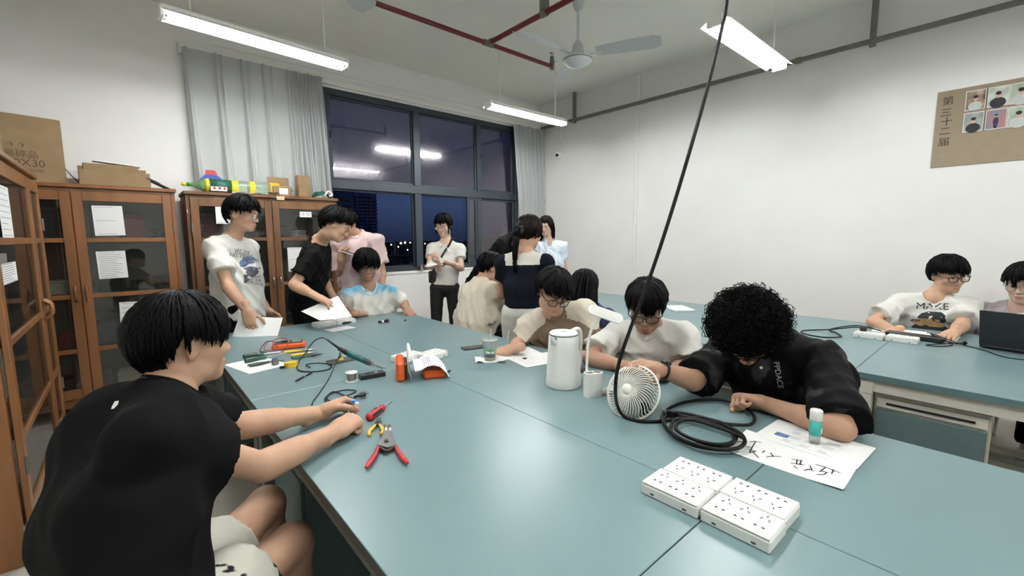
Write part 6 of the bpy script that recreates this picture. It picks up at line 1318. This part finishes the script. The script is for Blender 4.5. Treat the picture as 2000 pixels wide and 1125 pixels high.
# ---- 7 seated man in cream t-shirt, back turned
H = at(957, 524, d=3.9); N = at(936, 556, d=3.85); pel = at(925, 668, d=3.78); pel[2] = .56
Sx = N - V(0, 0, .05) + np.cross(bdir(128), V(0, 0, 1)) * .18; E = child(Sx, 998, 605, .29 * SCL, 1); Wp = child(E, 1030, 600, .25 * SCL, 1)
p7 = person('seated man in a cream t-shirt with his back turned in the aisle', H, head_frame(118, 20), N, 128, pel, SCL, 'b', bw=1.12, arms={'R': (E, Wp, V(1, .1, -.1), V(0, 0, -1), 'rest')},
            shirt=dict(mat=m_crt, loose=.03, sleeve=.75, sr=.085, hem=pel + V(-.03, 0, -.02)), pants=dict(mat=m_khk), hair=dict(z=(.05, .01, -.045), vol=.012, n=260, w=.01), seed=16, shoes='black')
# ---- 8 bent person in black behind
N = at(1003, 466, d=4.75); H = at(1024, 470, d=4.6); pel = V(3.10, 4.12, .93)
p8 = person('person in a black t-shirt bending over behind the woman in navy', H, head_frame(60, 40), N, 60, pel, SCL, 'c', sit=False, shirt=dict(mat=m_bt, loose=.03, sleeve=.7, sr=.08), pants=dict(mat=m_khk), hair=SH, seed=17, shoes='black')
# ---- 9 woman in navy top, back turned
H = at(1034, 455, d=3.5); N = at(1024, 500, d=3.48); pel = at(1025, 632, d=3.5); pel[2] = .86
Sl = N - V(0, 0, .05) - np.cross(bdir(166), V(0, 0, 1)) * .16; E = child(Sl, 979, 575, .28, 1); Wp = child(E, 1006, 568, .24, 1)
Sr = N - V(0, 0, .05) + np.cross(bdir(166), V(0, 0, 1)) * .16; E2 = child(Sr, 1064, 560, .28, 1); W2 = child(E2, 1040, 568, .24, 1)
def pony(mb, L, F, s):
    lock_bundle(mb, [L(-.0, -.105, .01), L(-.02, -.135, -.03), L(-.03, -.13, -.12), L(-.03, -.12, -.22), L(-.01, -.12, -.34)], lambda u: .034 * s * (1 - .62 * u), 130, .006 * s, 21)
m_nvc = mat_pat('navy_with_white_collar', (12, 15, 26), (206, 202, 192), .88)
def wcol(v, o):
    r = v - o['N']; q = r - np.outer(r @ o['up'], o['up']); return ((np.linalg.norm(q, axis=1) < .155) & (r @ o['up'] > -.075)).astype(float)
p9 = person('woman in a navy top with wide white collar and claw-clipped ponytail', H, head_frame(146, 10), N, 166, pel, 1.05, 'b', sw=.16, bw=.92, sit=False, arms={'L': (E, Wp, at(1016, 564, d=depth(Wp) + .05) - Wp, V(0, .3, .8), 'hold'), 'R': (E2, W2, V(-.3, .6, 0), V(0, 0, 1), 'hold')},
            shirt=dict(mat=m_nvc, attr=wcol, hem=pel + V(0, 0, .03), loose=.012, sleeve=.5, sr=.064, name='navy_top', collar=False, wr=.007), pants=dict(mat=m_wp, loose=.014), hair=dict(z=(.04, -.03, -.055), vol=.016, n=320, w=.009, mess=.04, lift=.003, add=[pony]), seed=18, hairmat=m_hairb)
# ---- 10 girl in pale blue by the curtain
H = at(1066, 442, d=5.75); N = at(1074, 474, d=5.8); pel = at(1076, 565, d=5.8); pel[2] = .92
def longh(mb, L, F, s):
    for k in range(9):
        ph = math.radians(85 + k * 24); x, y = math.sin(ph), math.cos(ph)
        lock_bundle(mb, [L(x * .08, y * .1 - .01, .05), L(x * .09, y * .11 - .01, -.03), L(x * .09, y * .1 - .01, -.12), L(x * .085, y * .09, -.21)], lambda u: .022 * s, 16, .007 * s, 30 + k)
p10 = person('young woman with long dark hair in a pale blue top beside the narrow curtain', H, head_frame(-22, 12), N, -8, pel, 1.03, 'c', sw=.15, bw=.86, sit=False, shirt=dict(mat=m_lb, loose=.018, sleeve=.55, sr=.066, v=.04), pants=dict(mat=m_khk), hair=dict(z=(.06, -.05, -.08), vol=.012, n=240, w=.01, mess=.05, part=.01, add=[longh]), seed=19, hairmat=m_hairb)
# ---- 11 man writing, brown and cream t-shirt
H = at(1080, 572, d=2.68); N = at(1086, 609, d=2.84); pel = V(2.30, 1.98, .56)
def yoke(v, o):
    x = np.abs((v - o['N']) @ o['rt']); z = (v - o['N']) @ o['up']; return ((z > -.015 - .55 * (x - .08)) & (x > .07)).astype(float)
m_yk = mat_pat('brown_and_cream_cotton', (128, 110, 94), (205, 196, 180), .88, 0.0)
Wr = at(1000, 681, z=.79); Er = at(1016, 668, d=2.92); Wl = at(1112, 700, z=.785); El = at(1150, 698, d=2.78)
p11 = person('man with dark half-rim glasses in a brown and cream t-shirt writing', H, head_frame(14, 26, -6), N, -12, pel, SCL, 'a', arms={'R': (Er, Wr, at(984, 684, z=.775) - Wr, V(.5, -.6, -.4), 'pen'), 'L': (El, Wl, at(1090, 700, z=.765) - Wl, V(0, 0, -1), 'rest')},
             shirt=dict(mat=m_yk, loose=.035, sleeve=.74, sr=.085, attr=yoke, ratio=1.5), pants=dict(mat=m_khk), hair=dict(z=(.05, .022, -.05), vol=.024, n=440, w=.010, mess=.35, flick=.014, part=.012), glasses=('black', .025, .019), seed=20, res=.010, cres=.008)
# ---- 12 person with long black hair behind him, back turned
H = at(1142, 562, d=3.32); N = at(1152, 604, d=3.3); pel = V(2.42, 2.0, .56); pel[:2] = at(1150, 620, d=3.28)[:2]
def longb(mb, L, F, s):
    for k in range(9):
        ph = math.radians(100 + k * 20); x, y = math.sin(ph), math.cos(ph)
        lock_bundle(mb, [L(x * .08, y * .1 - .01, .06), L(x * .095, y * .115 - .01, -.03), L(x * .12, y * .13 - .01, -.13), L(x * .13, y * .13 + .01, -.27)], lambda u: .03 * s, 26, .007 * s, 50 + k)
p12 = person('seated person with long black hair facing away between the two men with glasses', H, head_frame(140, 18), N, 135, pel, 1.0, 'c', sw=.16, bw=.9, shirt=dict(mat=mat('indigo_cotton', (42, 44, 84), .88), loose=.02, sleeve=.8, sr=.075), pants=dict(mat=m_khk), hair=dict(z=(.02, -.06, -.09), vol=.018, n=260, w=.011, mess=.05, add=[longb]), seed=21)
# ---- 13 man in white t-shirt behind the fan
H = at(1262, 600, d=2.30); N = at(1267, 639, d=2.45); pel = V(2.36, 1.36, .56); pel[:2] = at(1278, 760, d=2.6)[:2]
Wr = at(1232, 718, z=.785); Er = at(1152, 700, d=2.42); Wl = at(1300, 726, z=.785); El = at(1343, 715, d=2.32)
p13 = person('man with black rectangular glasses in a white t-shirt behind the clip fan', H, head_frame(-20, 24), N, -28, pel, SCL, 'd', arms={'R': (Er, Wr, at(1260, 722, z=.78) - Wr, V(0, 0, -1), 'rest'), 'L': (El, Wl, V(-1, .1, 0), V(0, 0, -1), 'rest')},
             shirt=dict(mat=m_wt, loose=.035, sleeve=.74, sr=.085), pants=dict(mat=m_khk), hair=dict(z=(.038, .02, -.05), vol=.02, n=440, w=.010, mess=.2, flick=.006), glasses=('black', .027, .018), seed=22, res=.010, cres=.008)
# ---- 14 curly-haired man in black patterned shirt
H = at(1460, 650, d=1.78); N = V(2.10, .67, .985); pel = V(2.32, .62, .56)
SR14, SL14 = V(2.10, .875, .90), V(2.05, .475, .95); Er = child(SR14, 1356, 744, .29 * SCL, -1); Wr = at(1288, 722, d=1.84); Wl = at(1488, 786, z=.79); El = at(1645, 838, z=.79)
def shirtpat(v, o): return np.zeros(len(v))
m_pat = mat_pat('black_shirt_grey_pattern', (8, 8, 9), (52, 50, 52), .8, 1.0, 11.0, (1, 1, .7), (.09, .16))
p14 = person('curly-haired man in a black patterned shirt bent over papers', H, head_frame(-36, 52), N, -42, pel, SCL, 'b', waist=V(2.26, .64, .80), shoulders=(SR14, SL14), arms={'R': (Er, Wr, at(1256, 711, d=1.80) - Wr, V(-.2, .3, -.9), 'rest'), 'L': (El, Wl, at(1462, 780, z=.80) - Wl, V(-.4, -.2, -.7), 'fist')},
             shirt=dict(mat=m_pat, loose=.045, sleeve=.9, sr=.088, name='short_sleeve_shirt', ratio=1.5, attr=shirtpat, wr=.018), pants=dict(mat=m_khk), hair=dict(curly=1, R=(.128, .132, .12), C=(0, -.015, .045), n=1500), seed=23, res=.010, cres=.008)
# ---- 15 man in MAKE t-shirt by the wall
H = at(1852, 538, d=3.3); N = at(1822, 584, d=3.36); pel = at(1815, 640, d=3.5); pel[2] = .56
Er = at(1704, 628, d=3.42); Wr = child(Er, 1748, 646, .25, -1); Wl = at(1862, 650, z=.79); El = child(Wl, 1878, 636, .25 * SCL, 1)
p15 = person('man with half-rim glasses in a white t-shirt with animal print by the wall', H, head_frame(-12, 8, 4), N, -38, pel, SCL, 'a', arms={'R': (Er, Wr, V(-1, .3, -.2), V(0, 0, -1), 'rest'), 'L': (El, Wl, V(-1, .2, -.1), V(0, 0, -1), 'rest')},
             shirt=dict(mat=m_wt, loose=.035, sleeve=.74, sr=.085), pants=dict(mat=m_khk), hair=dict(z=(.032, .022, -.045), vol=.024, n=440, w=.010, mess=.22, flick=.01), glasses=('black', .025, .02), seed=24)
# ---- 16 man at the right edge
H = at(2003, 556, d=3.05); N = at(1992, 604, d=3.12); pel = at(1990, 660, d=3.2); pel[2] = .56
p16 = person('man with round glasses behind the laptop at the right picture edge', H, head_frame(-66, 8), N, -55, pel, SCL, 'c', arms={'R': (at(1945, 640, d=3.15), at(1960, 668, d=2.95), V(-1, 0, -.1), V(0, 0, -1), 'rest')}, shirt=dict(mat=mat('pale_patterned_cotton', (212, 204, 204), .88, col2=(190, 178, 182), scale=40), loose=.03, sleeve=.74, sr=.085), pants=dict(mat=m_khk), hair=dict(z=(.045, .02, -.045), vol=.024, n=420, w=.010, mess=.35, flick=.014), glasses=('wire', .025, .024), seed=25)
for P, lb in ((p1, 'stool under the man in the black t-shirt'), (p5, 'stool under the man in tie-dye'), (p7, 'stool with white legs under the man in cream'), (p11, 'stool under the man writing'), (p12, 'stool under the long-haired person'), (p13, 'stool under the man behind the fan'), (p14, 'stool under the curly-haired man'), (p15, 'stool under the man in the animal print t-shirt'), (p16, 'stool under the man behind the laptop')):
    stool(P['pel'][0], P['pel'][1], lb)

# ================================================================== WHAT THE PEOPLE WEAR AND HOLD
def part(P, mb, name, m): return mb.build(name, m, P['root'], P['O'])
def vR(out, upv=(0, 0, 1)):
    """frame right/up/out for a print seen from outside along -out"""
    o = unit(out); u = np.asarray(upv, float); u = unit(u - o * (u @ o)); return np.stack([np.cross(u, o), u, o], 1)
def ptext(P, txt, size, c, R, m, name):
    vs, fs = text_polys(txt, size)
    if len(vs): decal(P, vs, fs, c, R, m, name)
m_print_b = mat('blue_brush_print', (104, 122, 158), .8, col2=(70, 78, 100), scale=14); m_print_k = mat('dark_text_print', (40, 40, 44), .8, var=0); m_print_g = mat('grey_brush_print', (84, 84, 92), .8)
# man in the printed white t-shirt
R2 = vR(p2['fw'] * .75 + np.cross(p2['fw'], V(0, 0, 1)) * .55); c2 = lambda px, py: at(px, py, d=depth(p2['N']) - .12)
tl = math.radians(-12); R2t = R2 @ rotm('Z', tl)
for i, (tx, px_, py_) in enumerate((('LET THE', 482, 489), ('SUNSHINE', 486, 495), ('FULL EVERYWHERE', 494, 501), ('LIGHT', 519, 538), ('UP OUR', 516, 545), ('CITY IN US', 515, 552))): ptext(p2, tx, .032, c2(px_, py_), R2t, m_print_k, 'shirt_lettering')
for rows, px_, py_, m in (([(.06, .0, .05), (.04, -.05, .06), (.01, -.07, .04), (-.01, -.08, -.01), (-.04, -.07, -.04)], 500, 512, m_print_b), ([(.05, .02, .08), (.03, -.04, .06), (.01, -.05, .05), (-.02, -.07, .02), (-.05, -.06, -.02), (-.08, -.06, -.04)], 505, 533, m_print_g), ([(.03, .03, .09), (.015, -.03, .08), (.0, -.06, .04), (-.015, -.08, -.02)], 510, 523, m_print_b)):
    vs, fs = blob(rows); decal(p2, vs, fs, c2(px_, py_), R2t, m, 'brush_print')
hw2 = p2['A']['R'][2] + V(.03, -.02, -.13); t = thing('paper_sheet', 'white sheet held low by the man in the printed t-shirt', 'paper', tuple(hw2)); Rs = vR(TOW * .8 + V(0, 0, .6)); MB().grid([[Rs @ V((i / 6 - .42) * .32, (j / 6 - .5) * .19, .012 * math.sin(i * .9)) for j in range(7)] for i in range(7)], True, .001).build('page', m_paper, t)
# man in black polo: collar, buttons, paper
nk = p3['N']; col = MB()
for s_ in (-1, 1):
    P_ = [[nk + p3['rt'] * s_ * (.055 + .03 * v) * math.cos(a) + p3['fw'] * (.07 + .02 * v) * math.sin(a) + p3['up'] * (.045 - .05 * v) for v in (0, .5, 1)] for a in np.linspace(-1.5, 1.35, 12)]; col.grid(P_, True, .004)
part(p3, col, 'polo_collar', m_bt)
pw3 = at(645, 606, d=depth(p3['A']['R'][2]) - .02); t = thing('paper_sheet', 'large white sheet in the hand of the man in the black polo', 'paper', tuple(pw3)); RP = vR(TOW * .75 + V(0, 0, .65)); corner = [at(588, 608, d=depth(pw3)), at(660, 578, d=depth(pw3) + .08), at(688, 618, d=depth(pw3) - .02), at(625, 626, d=depth(pw3) - .1)]
MB().grid([[(corner[0] * (1 - u) + corner[1] * u) * (1 - v) + (corner[3] * (1 - u) + corner[2] * u) * v - pw3 + TOW * .02 * math.sin(u * 3) for v in np.linspace(0, 1, 7)] for u in np.linspace(0, 1, 7)], True, .001).build('page', m_paper, t)
# pink: phone
ph = at(681, 494, d=depth(p4['A']['R'][2]) - .06); t = thing('smartphone', 'pale smartphone held up by the man in pink', 'phone', tuple(ph)); Rp = frame_z(V(.1, -.2, 1)) @ rotm('Z', .4); MB().box((0, 0, 0), (.15, .009, .074), np.stack([unit(RGT + V(0, 0, -.3)), unit(V(0, 0, 1) + RGT * .3), TOW], 1), .003).build('case', m_wplas, t); MB().box((0, 0, .006), (.14, .003, .07), np.stack([unit(RGT + V(0, 0, -.3)), unit(V(0, 0, 1) + RGT * .3), TOW], 1)).build('screen', m_black, t)
# girl by the window: strap, bag, paper
N6, f6, r6 = p6['N'], p6['fw'], p6['rt']
def onshirt(P, p, d, lift=.006):
    r = P['bvh'].ray_cast(Vector(np.asarray(p) + d * .4), Vector(-d), .8); return (np.array(r[0]) + d * lift) if r[0] else np.asarray(p) + d * .12
sp0 = [onshirt(p6, at(x, y, d=depth(N6)), TOW) for x, y in ((886, 464), (880, 476), (872, 489), (864, 502), (856, 515), (849, 528), (844, 540))]
part(p6, MB().tube(sp0, .012, 6, flat=.35, up=tuple(TOW)), 'bag_strap', m_black)
bg = at(846, 541, d=depth(N6) - .06); t = thing('shoulder_bag', 'small black shoulder bag at the hip of the woman by the window', 'bag', tuple(bg)); MB().box((0, 0, 0), (.1, .05, .14), np.stack([RGT, TOW, V(0, 0, 1)], 1), .015).build('pouch', m_black, t); MB().box(TOW * .028 + V(0, 0, .03), (.08, .006, .06), np.stack([RGT, TOW, V(0, 0, 1)], 1), .002).build('flap', m_dgrey, t)
pp = at(850, 513, d=depth(p6['A']['L'][2]) - .08); t = thing('paper_sheet', 'folded white paper read by the woman at the window', 'paper', tuple(pp)); cn = [at(829, 521, d=depth(pp)), at(857, 497, d=depth(pp)), at(868, 512, d=depth(pp) + .04), at(843, 520, d=depth(pp) - .03)]
MB().grid([[(cn[0] * (1 - u) + cn[1] * u) * (1 - v) + (cn[3] * (1 - u) + cn[2] * u) * v - pp + TOW * .025 * math.sin(u * 2.5 + v) for v in np.linspace(0, 1, 6)] for u in np.linspace(0, 1, 6)], True, .001).build('page', m_paper, t)
# woman in navy: claw clip
L9 = p9['LH']; part(p9, MB().box(L9(0, -.125, .012), np.array((.05, .03, .05)) * p9['hs'], p9['hf'], .008).box(L9(-.02, -.13, .045), np.array((.03, .02, .05)) * p9['hs'], p9['hf'] @ rotm('Y', .8), .006).box(L9(.02, -.135, -.01), np.array((.03, .02, .04)) * p9['hs'], p9['hf'] @ rotm('Y', .6), .006), 'claw_clip', m_black)
# curly-haired man: collar, buttons, lettering, watch
N14, f14, r14, u14 = p14['N'], p14['fw'], p14['rt'], p14['up']; col = MB()
for s_ in (-1, 1): col.grid([[N14 + r14 * s_ * (.06 + .05 * v) * math.cos(a) + f14 * (.075 + .035 * v) * math.sin(a) + u14 * (.03 - .045 * v) for v in (0, .5, 1)] for a in np.linspace(-1.5, 1.3, 12)], True, .004)
part(p14, col, 'shirt_collar', m_bt)
d14 = unit(TOW + V(0, 0, .1))
for px_, py_ in ((1486, 718), (1494, 760)):
    p = onshirt(p14, at(px_, py_, d=1.85), d14, .003); part(p14, MB().lathe([(.0, 0), (.0065, 0), (.0065, .002), (.004, .0026), (.0, .002)], 14, p, frame_z(d14)), 'button', m_wplas)
ptext(p14, 'PPDACE', .03, at(1520, 733, d=1.80), vR(CP - at(1520, 733, d=1.8)) @ rotm('Z', math.radians(-78)), mat('grey_lettering', (170, 168, 166), .7), 'shirt_lettering')
E_, W_ = p14['A']['R'][1], p14['A']['R'][2]; ax_ = unit(W_ - E_); cw = W_ - ax_ * .02; Fw = frame_z(ax_)
part(p14, MB().tube([cw + Fw @ V(.036 * math.cos(a), .034 * math.sin(a), 0) for a in np.linspace(0, 2 * math.pi, 20, endpoint=False)], .009, 6, closed=True, flat=.4), 'watch_strap', m_black)
upw = unit(V(0, 0, 1) - ax_ * ax_[2]); part(p14, MB().box(cw + upw * .036, (.034, .036, .012), np.stack([np.cross(ax_, upw) * -1, ax_, upw], 1), .004), 'watch_case', m_black); part(p14, MB().box(cw + upw * .0425, (.024, .024, .001), np.stack([np.cross(ax_, upw) * -1, ax_, upw], 1)), 'watch_face', mat('watch_lcd', (96, 104, 100), .3))
# man by the wall: printed t-shirt
R15 = vR(bdir(-38)); c15 = lambda px, py: at(px, py, d=depth(p15['N']) - .1)
ptext(p15, 'MAKE', .07, c15(1823, 601), R15 @ rotm('Z', .05), m_print_k, 'shirt_lettering')
for rows, px_, py_, m in (([(.05, -.02, .05), (.03, -.06, .07), (.0, -.08, .08), (-.03, -.06, .07)], 1822, 624, m_print_k), ([(.02, -.05, .05), (.0, -.09, .05), (-.02, -.1, .09), (-.04, -.06, .07)], 1820, 631, mat('tan_print', (186, 150, 108), .8)), ([(.015, -.08, .09), (-.01, -.1, .11), (-.03, -.09, .09)], 1818, 643, m_print_k), ([(.01, -.02, .02), (-.01, -.03, .03)], 1792, 632, m_print_g)):
    vs, fs = blob(rows); decal(p15, vs, fs, c15(px_, py_), R15, m, 'shirt_print', .003 if m is not m_print_k else .0022)
# man in the foreground: small white neck print
d1 = unit(at(224, 786, d=1.0) - CP) * -1; vs, fs = blob([(.008, -.001, .006), (0, -.006, .004), (-.008, -.009, -.004)]); decal(p1, vs, fs, at(226, 790, d=depth(p1['N'])), vR(d1), m_paper, 'neck_print', .003)
